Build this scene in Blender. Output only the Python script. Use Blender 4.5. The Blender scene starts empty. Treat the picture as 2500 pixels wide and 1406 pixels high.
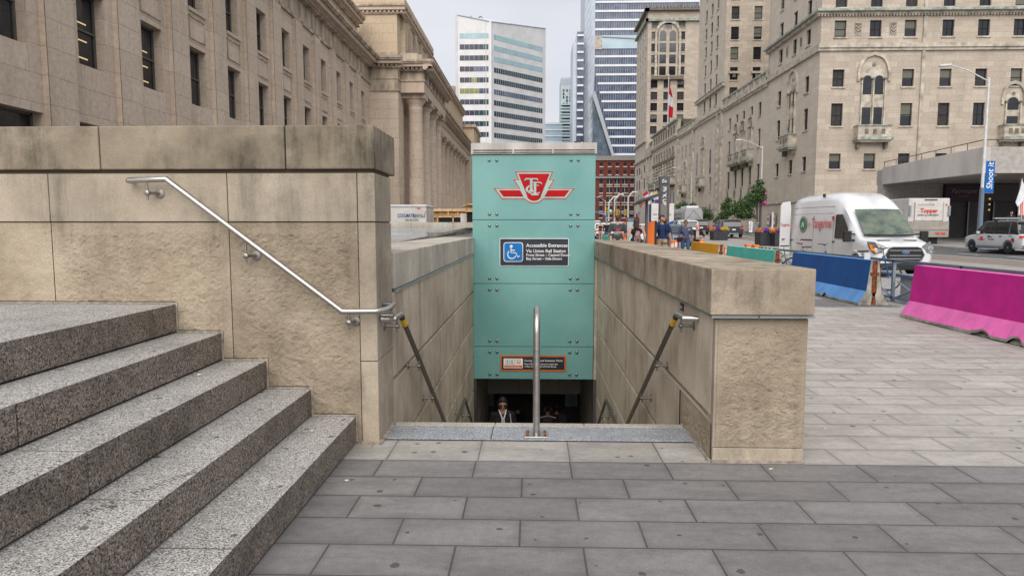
import bpy, bmesh, math, random
from mathutils import Vector, Matrix, noise
R = math.radians
random.seed(7)
scn = bpy.context.scene
C = scn.collection

# ---------------------------------------------------------------- camera
FPX, EYE = 1640.0, 1.62
YAW, PIT = R(1.75), math.atan(151 / FPX)
cam = bpy.data.cameras.new("camera"); co = bpy.data.objects.new("camera", cam); C.objects.link(co)
cam.sensor_width = 36; cam.lens = FPX / 2500 * 36; cam.clip_end = 3000; cam.clip_start = 0.05
co.location = (0, 0, EYE); co.rotation_euler = (R(90) - PIT, 0, YAW)
scn.camera = co

def ray(px, py):
    xc = (px - 1250) / FPX; yc = -(py - 703) / FPX
    a = math.cos(PIT) + yc * math.sin(PIT); z = -math.sin(PIT) + yc * math.cos(PIT)
    return xc * math.cos(YAW) - a * math.sin(YAW), a * math.cos(YAW) + xc * math.sin(YAW), z
def aY(px, py, Y):
    r = ray(px, py); t = Y / r[1]; return r[0] * t, EYE + r[2] * t
def aX(px, py, X):
    r = ray(px, py); t = X / r[0]; return r[1] * t, EYE + r[2] * t

# ---------------------------------------------------------------- world / light
SUN_EL, SUN_AZ = 42, 184     # azimuth measured clockwise from +Y; sun high behind the viewer's left
world = bpy.data.worlds.new("World"); scn.world = world; world.use_nodes = True
wn = world.node_tree; wn.nodes.clear()
sky = wn.nodes.new('ShaderNodeTexSky'); sky.sky_type = 'NISHITA'; sky.sun_disc = False
sky.sun_elevation = R(SUN_EL); sky.sun_rotation = R(SUN_AZ); sky.dust_density = 3; sky.ozone_density = 1
tc = wn.nodes.new('ShaderNodeTexCoord'); mp = wn.nodes.new('ShaderNodeMapping'); mp.inputs['Scale'].default_value = (1.2, 1.2, 3.2)
nz = wn.nodes.new('ShaderNodeTexNoise'); nz.inputs['Scale'].default_value = 1.6; nz.inputs['Detail'].default_value = 5
cr = wn.nodes.new('ShaderNodeValToRGB')
cr.color_ramp.elements[0].position = .3; cr.color_ramp.elements[0].color = (5.5, 5.68, 6.25, 1)
cr.color_ramp.elements[1].position = .72; cr.color_ramp.elements[1].color = (7.3, 7.42, 7.8, 1)
mx = wn.nodes.new('ShaderNodeMixRGB'); mx.inputs[0].default_value = .93
bg = wn.nodes.new('ShaderNodeBackground'); bg.inputs[1].default_value = .1
wo = wn.nodes.new('ShaderNodeOutputWorld')
L = wn.links.new
L(tc.outputs['Generated'], mp.inputs['Vector']); L(mp.outputs[0], nz.inputs['Vector']); L(nz.outputs[0], cr.inputs[0])
L(sky.outputs[0], mx.inputs[1]); L(cr.outputs[0], mx.inputs[2]); L(mx.outputs[0], bg.inputs[0]); L(bg.outputs[0], wo.inputs[0])
sl = bpy.data.lights.new("sun", 'SUN'); sl.energy = 2.5; sl.angle = R(62); sl.color = (1, .95, .88)
so = bpy.data.objects.new("sun", sl); C.objects.link(so)
az = R(SUN_AZ); el = R(SUN_EL)
sd = Vector((math.sin(az) * math.cos(el), math.cos(az) * math.cos(el), math.sin(el)))
so.rotation_euler = sd.to_track_quat('Z', 'Y').to_euler(); so.location = (0, -20, 60)
vs = scn.view_settings; vs.view_transform = 'Standard'; vs.look = 'None'; vs.exposure = .28; vs.gamma = 1; vs.use_curve_mapping = False

# ---------------------------------------------------------------- materials
MATS = {}
def nt(name):
    m = bpy.data.materials.new(name); m.use_nodes = True
    t = m.node_tree; b = t.nodes['Principled BSDF']; MATS[name] = m
    return m, t, b
def N(t, typ, **kw):
    n = t.nodes.new(typ)
    for k, v in kw.items():
        if k.startswith('i_'):
            key = k[2:]; key = int(key) if key.isdigit() else key.replace('_', ' ')
            n.inputs[key].default_value = v
        else: setattr(n, k, v)
    return n
def rgb(c): return (c[0], c[1], c[2], 1)
def ramp(t, src, stops):
    r = N(t, 'ShaderNodeValToRGB'); e = r.color_ramp.elements
    while len(e) < len(stops): e.new(.5)
    for i, (p, c) in enumerate(stops):
        e[i].position = p; e[i].color = rgb(c) if hasattr(c, '__len__') else (c, c, c, 1)
    t.links.new(src, r.inputs[0]); return r.outputs[0]
def mixc(t, f, a, b, typ='MIX'):
    m = N(t, 'ShaderNodeMixRGB', blend_type=typ)
    for i, v in ((0, f), (1, a), (2, b)):
        if hasattr(v, 'is_linked'): t.links.new(v, m.inputs[i])
        elif i == 0: m.inputs[0].default_value = v
        else: m.inputs[i].default_value = rgb(v)
    return m.outputs[0]
def mth(t, op, a, b=0.0):
    m = N(t, 'ShaderNodeMath', operation=op)
    for i, v in ((0, a), (1, b)):
        if hasattr(v, 'is_linked'): t.links.new(v, m.inputs[i])
        else: m.inputs[i].default_value = v
    return m.outputs[0]
def coords(t, scale=(1, 1, 1), kind='Object'):
    c = N(t, 'ShaderNodeTexCoord'); m = N(t, 'ShaderNodeMapping'); m.inputs['Scale'].default_value = scale
    t.links.new(c.outputs[kind], m.inputs[0]); return m.outputs[0]
def noi(t, v, s, d=4, r=.55):
    n = N(t, 'ShaderNodeTexNoise'); n.inputs['Scale'].default_value = s; n.inputs['Detail'].default_value = d; n.inputs['Roughness'].default_value = r
    t.links.new(v, n.inputs['Vector']); return n.outputs[0]
def bump(t, b, h, s, d):
    n = N(t, 'ShaderNodeBump'); n.inputs['Strength'].default_value = s; n.inputs['Distance'].default_value = d
    t.links.new(h, n.inputs['Height']); t.links.new(n.outputs[0], b.inputs['Normal']); return n
def flat(name, c, rough=.6, metal=0, var=.12, scale=3, bmp=0, spec=.4, streak=False, coat=0, emit=None):
    """painted / plain surface with uneven tone"""
    m, t, b = nt(name)
    v = coords(t, (1, 1, .25) if streak else (1, 1, 1))
    n = noi(t, v, scale, 5)
    lo = [x * (1 - var * 1.6) for x in c]; hi = [min(1, x * (1 + var)) for x in c]
    t.links.new(ramp(t, n, [(.3, lo), (.7, hi)]), b.inputs['Base Color'])
    b.inputs['Roughness'].default_value = rough; b.inputs['Metallic'].default_value = metal
    b.inputs['Specular IOR Level'].default_value = spec
    if coat: b.inputs['Coat Weight'].default_value = coat; b.inputs['Coat Roughness'].default_value = .08
    if bmp: bump(t, b, noi(t, coords(t), 60, 3), .5, bmp)
    if emit: b.inputs['Emission Color'].default_value = rgb(emit[0]); b.inputs['Emission Strength'].default_value = emit[1]
    return m
def ashlar(name, c1, c2, mort, w, h, ms=.012, stain=.35, staincol=(.09, .08, .065), bmp=.02, grain=0.25):
    m, t, b = nt(name)
    g = N(t, 'ShaderNodeNewGeometry'); s = N(t, 'ShaderNodeSeparateXYZ'); t.links.new(g.outputs['Position'], s.inputs[0])
    u = mth(t, 'ADD', s.outputs[0], s.outputs[1]); cb = N(t, 'ShaderNodeCombineXYZ')
    t.links.new(u, cb.inputs[0]); t.links.new(s.outputs[2], cb.inputs[1])
    br = N(t, 'ShaderNodeTexBrick'); t.links.new(cb.outputs[0], br.inputs['Vector'])
    br.inputs['Scale'].default_value = 1; br.inputs['Brick Width'].default_value = w; br.inputs['Row Height'].default_value = h
    br.inputs['Mortar Size'].default_value = ms; br.inputs['Mortar Smooth'].default_value = .2; br.inputs['Bias'].default_value = -.35
    br.inputs['Color1'].default_value = rgb(c1); br.inputs['Color2'].default_value = rgb(c2); br.inputs['Mortar'].default_value = rgb(mort)
    mp_ = N(t, 'ShaderNodeMapping'); mp_.inputs['Scale'].default_value = (.9, .9, .16); t.links.new(g.outputs['Position'], mp_.inputs[0])
    st = ramp(t, noi(t, mp_.outputs[0], .9, 6, .65), [(.5, 0.0), (.78, 1.0)])
    col = mixc(t, mth(t, 'MULTIPLY', st, stain), br.outputs[0], staincol)
    gr = ramp(t, noi(t, g.outputs['Position'], 5, 8, .75), [(.3, 1 - grain), (.7, 1 + grain * .5)])
    col = mixc(t, 1.0, col, gr, 'MULTIPLY')
    t.links.new(col, b.inputs['Base Color']); b.inputs['Roughness'].default_value = .9; b.inputs['Specular IOR Level'].default_value = .2
    bump(t, b, mth(t, 'SUBTRACT', noi(t, g.outputs['Position'], 20, 4), mth(t, 'MULTIPLY', br.outputs['Fac'], 2.0)), .6, bmp)
    return m
def sandstone(name, a, bcol, dark, dirt=.5, fine=.5, rand=True, bdist=.012, streaky=.3):
    """near weathered stone: tone patches, vertical grime, pores"""
    m, t, b = nt(name)
    g = N(t, 'ShaderNodeNewGeometry'); P = g.outputs['Position']
    n1 = noi(t, P, 1.7, 6, .62)
    col = ramp(t, n1, [(.32, a), (.66, bcol)])
    mp_ = N(t, 'ShaderNodeMapping'); mp_.inputs['Scale'].default_value = (5, 5, streaky * 2.4); t.links.new(P, mp_.inputs[0])
    s1 = ramp(t, noi(t, mp_.outputs[0], 1.1, 7, .7), [(.44, 0.0), (.66, 1.0)])
    s2 = ramp(t, noi(t, P, 1.5, 6, .66), [(.42, 0.0), (.62, 1.0)])
    col = mixc(t, mth(t, 'MULTIPLY', mth(t, 'MULTIPLY', s1, s2), dirt), col, dark)
    col = mixc(t, mth(t, 'MULTIPLY', s2, dirt * .42), col, dark)
    sp = ramp(t, noi(t, P, 90, 4, .8), [(.32, .55), (.5, 1.0), (.7, 1.18)])
    col = mixc(t, fine, col, mixc(t, 1.0, col, sp, 'MULTIPLY'))
    if rand:
        oi = N(t, 'ShaderNodeObjectInfo'); rr = ramp(t, oi.outputs['Random'], [(0, .86), (1, 1.1)])
        col = mixc(t, 1.0, col, rr, 'MULTIPLY')
    t.links.new(col, b.inputs['Base Color']); b.inputs['Roughness'].default_value = .92; b.inputs['Specular IOR Level'].default_value = .15
    h = mth(t, 'ADD', mth(t, 'MULTIPLY', noi(t, P, 28, 6, .7), 1.0), mth(t, 'MULTIPLY', noi(t, P, 130, 3, .7), .35))
    bump(t, b, h, .7, bdist)
    return m
def granite(name, lo, mid, hi, sc=150, dirt=(.05, .045, .04), dirtamt=.4, bd=.002, gum=0):
    m, t, b = nt(name)
    g = N(t, 'ShaderNodeNewGeometry'); P = g.outputs['Position']
    vo = N(t, 'ShaderNodeTexVoronoi'); vo.inputs['Scale'].default_value = sc; t.links.new(P, vo.inputs['Vector'])
    hsv = N(t, 'ShaderNodeSeparateColor'); t.links.new(vo.outputs['Color'], hsv.inputs[0])
    col = ramp(t, hsv.outputs[0], [(.12, lo), (.35, mid), (.7, mid), (.95, hi)])
    sp = ramp(t, noi(t, P, sc * .5, 5, .85), [(.36, .45), (.5, 1.0), (.62, 1.35)])
    col = mixc(t, 1.0, col, sp, 'MULTIPLY')
    d = ramp(t, noi(t, P, 2.2, 8, .7), [(.45, 0.0), (.7, 1.0)])
    col = mixc(t, mth(t, 'MULTIPLY', d, dirtamt), col, dirt)
    if gum: col = gums(t, P, col, gum)
    t.links.new(col, b.inputs['Base Color']); b.inputs['Roughness'].default_value = .75; b.inputs['Specular IOR Level'].default_value = .3
    bump(t, b, noi(t, P, 120, 4, .8), .6, bd)
    return m
def gums(t, P, col, dens, sc=5.0, dark=(.06, .06, .062)):
    """old trodden chewing gum spots"""
    mp_ = N(t, 'ShaderNodeMapping'); mp_.inputs['Scale'].default_value = (1, 1, 0); t.links.new(P, mp_.inputs[0])
    wob = N(t, 'ShaderNodeVectorMath', operation='ADD')
    nn = N(t, 'ShaderNodeTexNoise'); nn.inputs['Scale'].default_value = 30; t.links.new(P, nn.inputs['Vector'])
    sca = N(t, 'ShaderNodeVectorMath', operation='SCALE'); sca.inputs['Scale'].default_value = .03; t.links.new(nn.outputs['Color'], sca.inputs[0])
    t.links.new(mp_.outputs[0], wob.inputs[0]); t.links.new(sca.outputs[0], wob.inputs[1])
    vo = N(t, 'ShaderNodeTexVoronoi'); vo.voronoi_dimensions = '2D'; vo.inputs['Scale'].default_value = sc; t.links.new(wob.outputs[0], vo.inputs['Vector'])
    s = N(t, 'ShaderNodeSeparateColor'); t.links.new(vo.outputs['Color'], s.inputs[0])
    on = mth(t, 'LESS_THAN', s.outputs[0], dens)
    rad = mth(t, 'MULTIPLY', mth(t, 'ADD', s.outputs[1], .35), .075)
    dot = mth(t, 'MULTIPLY', mth(t, 'LESS_THAN', vo.outputs['Distance'], rad), on)
    return mixc(t, mth(t, 'MULTIPLY', dot, .8), col, dark)
def paver(name, c1, c2, mort, w, h, ms, x0=0, y0=0, gum=.2, grain=.3, bump_=.004):
    m, t, b = nt(name)
    g = N(t, 'ShaderNodeNewGeometry'); mp_ = N(t, 'ShaderNodeMapping'); mp_.inputs['Location'].default_value = (-x0, -y0, 0)
    t.links.new(g.outputs['Position'], mp_.inputs[0])
    br = N(t, 'ShaderNodeTexBrick'); t.links.new(mp_.outputs[0], br.inputs['Vector'])
    br.inputs['Scale'].default_value = 1; br.inputs['Brick Width'].default_value = w; br.inputs['Row Height'].default_value = h
    br.inputs['Mortar Size'].default_value = ms; br.inputs['Mortar Smooth'].default_value = .3; br.inputs['Bias'].default_value = -.1
    br.inputs['Color1'].default_value = rgb(c1); br.inputs['Color2'].default_value = rgb(c2); br.inputs['Mortar'].default_value = rgb(mort)
    P = g.outputs['Position']
    sp = ramp(t, noi(t, P, 170, 4, .8), [(.33, 1 - grain * 1.5), (.5, 1.0), (.67, 1 + grain)])
    col = mixc(t, 1.0, br.outputs[0], sp, 'MULTIPLY')
    col = mixc(t, 1.0, col, ramp(t, noi(t, P, 19, 5, .75), [(.3, .84), (.5, 1.0), (.7, 1.12)]), 'MULTIPLY')
    b2 = N(t, 'ShaderNodeTexBrick'); t.links.new(mp_.outputs[0], b2.inputs['Vector']); b2.inputs['Scale'].default_value = 1; b2.inputs['Brick Width'].default_value = w; b2.inputs['Row Height'].default_value = h; b2.inputs['Mortar Size'].default_value = .05; b2.inputs['Mortar Smooth'].default_value = 1
    col = mixc(t, mth(t, 'MULTIPLY', b2.outputs['Fac'], mth(t, 'MULTIPLY', noi(t, P, 6, 5, .7), .55)), col, tuple(x * .5 for x in c1))
    dz = N(t, 'ShaderNodeMapping'); dz.inputs['Scale'].default_value = (1.4, 4, 1); t.links.new(P, dz.inputs[0])
    d = ramp(t, noi(t, dz.outputs[0], 1.3, 8, .75), [(.44, 0.0), (.66, .5)])
    col = mixc(t, d, col, tuple(x * .45 for x in c1))
    pale = ramp(t, noi(t, P, .8, 5, .6), [(.5, 0.0), (.75, .22)])
    col = mixc(t, pale, col, tuple(min(1, x * 1.35) for x in c2))
    if gum: col = gums(t, P, col, gum, 4.2)
    t.links.new(col, b.inputs['Base Color']); b.inputs['Roughness'].default_value = .8; b.inputs['Specular IOR Level'].default_value = .25
    hh = mth(t, 'SUBTRACT', mth(t, 'MULTIPLY', noi(t, P, 150, 4, .8), .35), mth(t, 'MULTIPLY', br.outputs['Fac'], 1.5))
    bump(t, b, hh, .7, bump_)
    return m
def metal(name, c=(.55, .54, .52), rough=.28, var=.2):
    m, t, b = nt(name); v = coords(t, (4, 4, 60))
    n = noi(t, v, 3, 4)
    t.links.new(ramp(t, n, [(.3, [x * (1 - var) for x in c]), (.7, c)]), b.inputs['Base Color'])
    b.inputs['Metallic'].default_value = 1
    t.links.new(ramp(t, n, [(.3, rough), (.7, rough * 1.6)]), b.inputs['Roughness'])
    return m
def glassy(name, c=(.02, .025, .03), rough=.08, var=.6, scale=.4, c2=None, spec=.6):
    """window glazing seen from outside: dark room behind a reflecting pane"""
    m, t, b = nt(name); g = N(t, 'ShaderNodeNewGeometry')
    n = noi(t, g.outputs['Position'], scale, 3)
    t.links.new(ramp(t, n, [(.35, c), (.65, c2 or [x * (1 + var) for x in c])]), b.inputs['Base Color'])
    b.inputs['Roughness'].default_value = rough; b.inputs['Specular IOR Level'].default_value = spec
    bump(t, b, noi(t, g.outputs['Position'], scale * 2, 2), .3, .02)
    return m

# near stone
sandstone('wall_stone_smooth', (.36, .30, .23), (.48, .41, .325), (.14, .13, .105), dirt=.75, bdist=.005)
sandstone('wall_stone_rough', (.355, .285, .21), (.50, .42, .32), (.17, .135, .095), dirt=.6, bdist=.022)
sandstone('cap_stone', (.26, .215, .16), (.39, .33, .25), (.06, .053, .038), dirt=1.0, bdist=.006)
sandstone('parapet_cap_stone', (.345, .28, .21), (.48, .405, .315), (.115, .095, .07), dirt=.95, bdist=.008)
sandstone('cladding_stone', (.48, .41, .32), (.60, .53, .435), (.24, .18, .11), dirt=.6, fine=.35, bdist=.003, streaky=.12)
sandstone('pale_coping', (.42, .38, .32), (.56, .52, .45), (.2, .18, .15), dirt=.6, bdist=.006)
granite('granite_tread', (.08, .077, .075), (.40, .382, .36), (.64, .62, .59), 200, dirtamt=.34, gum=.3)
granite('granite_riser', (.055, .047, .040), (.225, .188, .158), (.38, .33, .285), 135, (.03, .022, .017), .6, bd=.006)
granite('granite_threshold', (.10, .11, .13), (.31, .325, .35), (.52, .54, .56), 230, dirtamt=.3)
granite('granite_edge', (.2, .18, .15), (.46, .42, .36), (.6, .56, .5), 230, dirtamt=.3)
flat('mortar', (.33, .29, .24), .95, var=.3, scale=20, bmp=.002)
flat('dark_joint', (.035, .03, .026), .95)
flat('joint_brown', (.10, .08, .055), .95)
paver('plaza_dark', (.19, .18, .177), (.235, .223, .218), (.07, .065, .062), .648, .310, .0055, x0=.261 - .648 * 20, y0=4.52 - .310 * 40, gum=.36, grain=.34)
paver('plaza_light', (.39, .362, .333), (.475, .442, .408), (.17, .16, .15), .62, .318, .0045, x0=.585, y0=4.52, gum=.22, grain=.34)
paver('plaza_threshold', (.33, .31, .285), (.42, .395, .365), (.11, .10, .09), .64, .44, .005, x0=-.696 - .64 * 4, y0=4.52 - .88, gum=.6, grain=.36)
paver('street_paver', (.34, .325, .31), (.42, .40, .38), (.16, .15, .14), .6, .3, .01, gum=.05)
paver('brick_paver', (.27, .225, .19), (.34, .285, .24), (.13, .11, .1), .22, .11, .01, gum=0)
flat('asphalt', (.105, .105, .112), .9, var=.2, scale=1.2, bmp=.006)
flat('kerb_stone', (.36, .34, .32), .85, var=.2, scale=4, bmp=.004)
flat('road_paint', (.62, .62, .6), .7, var=.2, scale=6)
# buildings
ashlar('station_stone', (.56, .455, .36), (.64, .53, .43), (.40, .32, .25), 2.7, .93, .010, stain=.45, staincol=(.30, .235, .18))
ashlar('station_stone_warm', (.56, .445, .32), (.62, .51, .385), (.42, .34, .25), 2.2, .93, .010, stain=.3, staincol=(.28, .21, .14))
flat('station_trim', (.45, .37, .285), .9, var=.35, scale=1.5, bmp=.006, streak=True)
flat('station_groove', (.20, .155, .11), .9, var=.2)
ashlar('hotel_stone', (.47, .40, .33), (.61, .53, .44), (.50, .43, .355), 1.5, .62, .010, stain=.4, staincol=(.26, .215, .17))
ashlar('hotel_stone_lit', (.60, .53, .44), (.68, .61, .52), (.56, .49, .41), 1.5, .62, .010, stain=.38, staincol=(.33, .285, .225))  # same stone for street-facing walls, their stronger light put into the colour
flat('hotel_trim', (.50, .45, .375), .9, var=.3, scale=1.2, bmp=.005)
flat('hotel_trim_dark', (.20, .165, .125), .9, var=.3, scale=2)
flat('copper_green', (.34, .37, .32), .8, var=.35, scale=2)
glassy('window_glass', (.012, .013, .017), .08, .9, .5)
glassy('window_glass_blue', (.02, .035, .05), .08, .9, .5)
flat('window_frame', (.018, .015, .018), .5)
flat('window_blind', (.15, .15, .12), .8, var=.2, scale=8)
flat('window_curtain', (.05, .045, .045), .85, var=.5, scale=14)
flat('station_window_frame', (.10, .09, .075), .6)
flat('interior_lamp', (.8, .6, .3), .5, emit=((1, .72, .35), .35))
flat('concrete', (.40, .375, .35), .9, var=.14, scale=3, bmp=.01)
flat('concrete_pale', (.54, .51, .48), .9, var=.12, scale=.8, bmp=.006, streak=True)
flat('concrete_old', (.36, .34, .29), .95, var=.35, scale=5, bmp=.02)
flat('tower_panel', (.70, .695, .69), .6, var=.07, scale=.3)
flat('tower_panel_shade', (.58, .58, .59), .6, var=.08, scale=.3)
glassy('ribbon_purple', (.035, .022, .055), .15, .9, .25, c2=(.05, .06, .09), spec=.35)
glassy('ribbon_yellow', (.22, .22, .03), .1, .9, .25, c2=(.15, .18, .03))
glassy('ribbon_teal', (.012, .055, .07), .15, .9, .22, c2=(.015, .025, .045), spec=.35)
glassy('ribbon_pale', (.22, .36, .40), .1, .3, .22)
glassy('tower_glass', (.03, .045, .09), .12, 1.0, .35, c2=(.10, .135, .21), spec=.4)
glassy('wedge_glass', (.08, .11, .14), .12, 1, .35, c2=(.16, .21, .25), spec=.4)
glassy('tower_glass_pale', (.30, .40, .46), .15, .3, .1)
flat('tower_white', (.72, .74, .78), .4, var=.06, scale=.3)
flat('tower_side', (.50, .56, .64), .35, var=.08, scale=.2)
flat('tower_beam', (.40, .44, .48), .5)
flat('condo_white', (.58, .66, .66), .6, var=.08, scale=.3)
ashlar('red_brick', (.20, .055, .04), (.25, .075, .055), (.17, .06, .05), .6, .2, .02, stain=.3, staincol=(.10, .03, .028))
flat('stone_grey', (.30, .28, .265), .85, var=.2)
flat('lime_sill', (.58, .5, .42), .85)
# metals and paints
metal('stainless', (.52, .50, .48), .3)
metal('galvanised', (.40, .44, .48), .42)
metal('bolt_steel', (.30, .29, .28), .3)
metal('bracket_steel', (.36, .34, .32), .34)
metal('dark_steel', (.23, .21, .2), .35)
metal('alu_flashing', (.46, .5, .5), .4)
metal('chrome', (.75, .75, .76), .12, .1)
flat('louvre_paint', (.50, .47, .44), .55, var=.2, scale=3, streak=True)
flat('louvre_dark', (.10, .07, .05), .9, var=.4, scale=12)
flat('grey_pole', (.62, .63, .64), .45)
flat('dark_pole', (.10, .085, .09), .6)
flat('black_plastic', (.018, .018, .02), .45)
flat('rubber', (.022, .022, .024), .85)
flat('yellow_tape', (.75, .47, .01), .5)
flat('rust', (.20, .06, .025), .9, var=.6, scale=25, bmp=.002)
flat('white_paint', (.70, .71, .73), .28, var=.03, scale=1, coat=.6)
flat('silver_paint', (.62, .64, .65), .3, metal=.1, var=.04, scale=1, coat=.6)
flat('dark_paint', (.035, .037, .045), .22, var=.1, coat=.8)
flat('blue_grey_paint', (.12, .16, .21), .25, var=.1, coat=.8)
flat('dull_white', (.60, .58, .55), .6, var=.1, scale=2)
flat('truck_alu', (.36, .33, .29), .6, var=.12, scale=2, metal=.2)
flat('bus_silver', (.40, .41, .42), .35, metal=.4, var=.06)
glassy('car_glass', (.014, .018, .02), .05, .8, 1.2, spec=.8)
glassy('windscreen', (.05, .075, .065), .06, 1.2, 3.0, c2=(.14, .17, .12), spec=.9)
flat('tail_red', (.55, .02, .02), .3, emit=((1, .05, .03), .25))
flat('lamp_orange', (.85, .28, .02), .3)
flat('lens_clear', (.20, .21, .22), .15, metal=.3)
def painted(name, c, grime=.35):
    m, t, b = nt(name); g = N(t, 'ShaderNodeNewGeometry'); P = g.outputs['Position']
    col = ramp(t, noi(t, P, 3, 5, .6), [(.3, [x * .82 for x in c]), (.7, [min(1, x * 1.12) for x in c])])
    mp_ = N(t, 'ShaderNodeMapping'); mp_.inputs['Scale'].default_value = (6, 6, .9); t.links.new(P, mp_.inputs[0])
    col = mixc(t, mth(t, 'MULTIPLY', ramp(t, noi(t, mp_.outputs[0], 1.2, 7, .72), [(.50, 0.0), (.70, 1.0)]), grime), col, tuple(x * .45 + .03 for x in c))
    col = mixc(t, ramp(t, noi(t, P, 34, 6, .8), [(.685, 0.0), (.70, 1.0)]), col, (.36, .33, .29))
    mp2 = N(t, 'ShaderNodeMapping'); mp2.inputs['Scale'].default_value = (2, 1.2, 22); t.links.new(P, mp2.inputs[0])
    col = mixc(t, ramp(t, noi(t, mp2.outputs[0], 2.2, 5, .8), [(.68, 0.0), (.72, .5)]), col, tuple(min(1, x * .6 + .22) for x in c))
    t.links.new(col, b.inputs['Base Color']); b.inputs['Roughness'].default_value = .62; b.inputs['Specular IOR Level'].default_value = .3
    bump(t, b, noi(t, P, 45, 6, .75), .7, .005)
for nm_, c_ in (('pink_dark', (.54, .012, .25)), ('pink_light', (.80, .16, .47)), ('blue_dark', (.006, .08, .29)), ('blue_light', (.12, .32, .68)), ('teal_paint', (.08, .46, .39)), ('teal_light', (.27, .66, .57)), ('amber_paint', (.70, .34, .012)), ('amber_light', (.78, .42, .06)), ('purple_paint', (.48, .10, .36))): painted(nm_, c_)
flat('orange_paint', (.80, .18, .02), .45, var=.08)
flat('sign_red', (.42, .001, .004), .4, var=.12, scale=5, spec=.2)
flat('sign_red_line', (.36, .012, .015), .4)
flat('sign_silver', (.36, .47, .43), .4)
flat('sign_white', (.78, .77, .76), .5)
flat('sign_navy', (.022, .026, .04), .45)
flat('sign_blue', (.0, .155, .47), .4)
flat('sign_orange', (.58, .135, .02), .5)
flat('sign_grey', (.085, .09, .10), .5)
flat('sign_green', (.02, .26, .12), .5)
flat('text_red', (.62, .035, .02), .5)
flat('text_blue', (.01, .11, .36), .5)
flat('text_black', (.012, .012, .014), .5)
flat('text_grey', (.30, .29, .28), .5)
flat('magenta_cloth', (.40, .01, .22), .8)
flat('blue_cloth', (.0, .12, .42), .8)
flat('red_cloth', (.60, .015, .04), .8)
flat('white_cloth', (.72, .72, .76), .8)
flat('yellow_cloth', (.75, .62, .18), .8)
flat('purple_cloth', (.20, .06, .42), .8)
flat('plywood', (.50, .29, .11), .8, var=.4, scale=9)
flat('lumber', (.62, .44, .27), .8, var=.2, scale=9)
flat('skin_tan', (.42, .235, .16), .6, var=.06)
flat('skin_brown', (.28, .14, .085), .6, var=.06)
flat('skin_pale', (.55, .34, .26), .6, var=.06)
flat('hair_black', (.012, .009, .009), .6)
flat('hair_brown', (.055, .03, .02), .6, var=.4, scale=30)
flat('hair_grey', (.3, .28, .27), .7)
flat('cloth_navy', (.012, .028, .10), .9, var=.15)
flat('cloth_slate', (.055, .07, .135), .9, var=.15)
flat('cloth_charcoal', (.062, .066, .078), .9, var=.15)
flat('cloth_black', (.010, .009, .013), .9)
flat('cloth_khaki', (.40, .30, .18), .9, var=.1)
flat('cloth_jeans', (.04, .085, .17), .9, var=.2)
flat('cloth_pinkbag', (.30, .18, .18), .9, var=.7, scale=22)
flat('cloth_beige', (.45, .37, .29), .9)
flat('bark', (.11, .09, .07), .9, var=.3, scale=12, bmp=.01)
flat('leaf_dark', (.04, .08, .028), .7, var=.3)
flat('leaf_mid', (.075, .15, .045), .7, var=.3)
flat('leaf_light', (.14, .24, .075), .7, var=.3)
flat('petal_purple', (.16, .05, .42), .7)
flat('petal_yellow', (.75, .5, .04), .7)
flat('petal_orange', (.72, .22, .07), .7)
flat('planter_black', (.030, .031, .038), .55, var=.15)
flat('soil', (.05, .035, .025), .95)
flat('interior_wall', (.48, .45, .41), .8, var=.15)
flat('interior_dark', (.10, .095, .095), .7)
flat('maroon_fascia', (.045, .010, .022), .5)
flat('tank_tan', (.36, .3, .24), .8)
# frosted teal glass
m, t, b = nt('teal_glass'); g = N(t, 'ShaderNodeNewGeometry'); P = g.outputs['Position']
n1 = noi(t, P, .9, 4); mpn = N(t, 'ShaderNodeMapping'); mpn.inputs['Scale'].default_value = (9, 9, .25); t.links.new(P, mpn.inputs[0])
c1 = ramp(t, n1, [(.35, (.135, .315, .30)), (.65, (.185, .385, .365))])
c2 = mixc(t, ramp(t, noi(t, mpn.outputs[0], 1.5, 5, .7), [(.6, 0.0), (.72, .35)]), c1, (.28, .48, .44))
c2 = mixc(t, ramp(t, noi(t, P, 60, 3, .8), [(.70, 0.0), (.76, .35)]), c2, (.05, .16, .14))
t.links.new(c2, b.inputs['Base Color']); b.inputs['Roughness'].default_value = .32; b.inputs['Specular IOR Level'].default_value = .45
# skylight glazing
m, t, b = nt('skylight_glass'); b.inputs['Base Color'].default_value = (.08, .10, .115, 1); b.inputs['Roughness'].default_value = .04; b.inputs['Specular IOR Level'].default_value = .9
g = N(t, 'ShaderNodeNewGeometry'); bump(t, b, noi(t, g.outputs['Position'], 2.5, 3), .25, .01)

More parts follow.
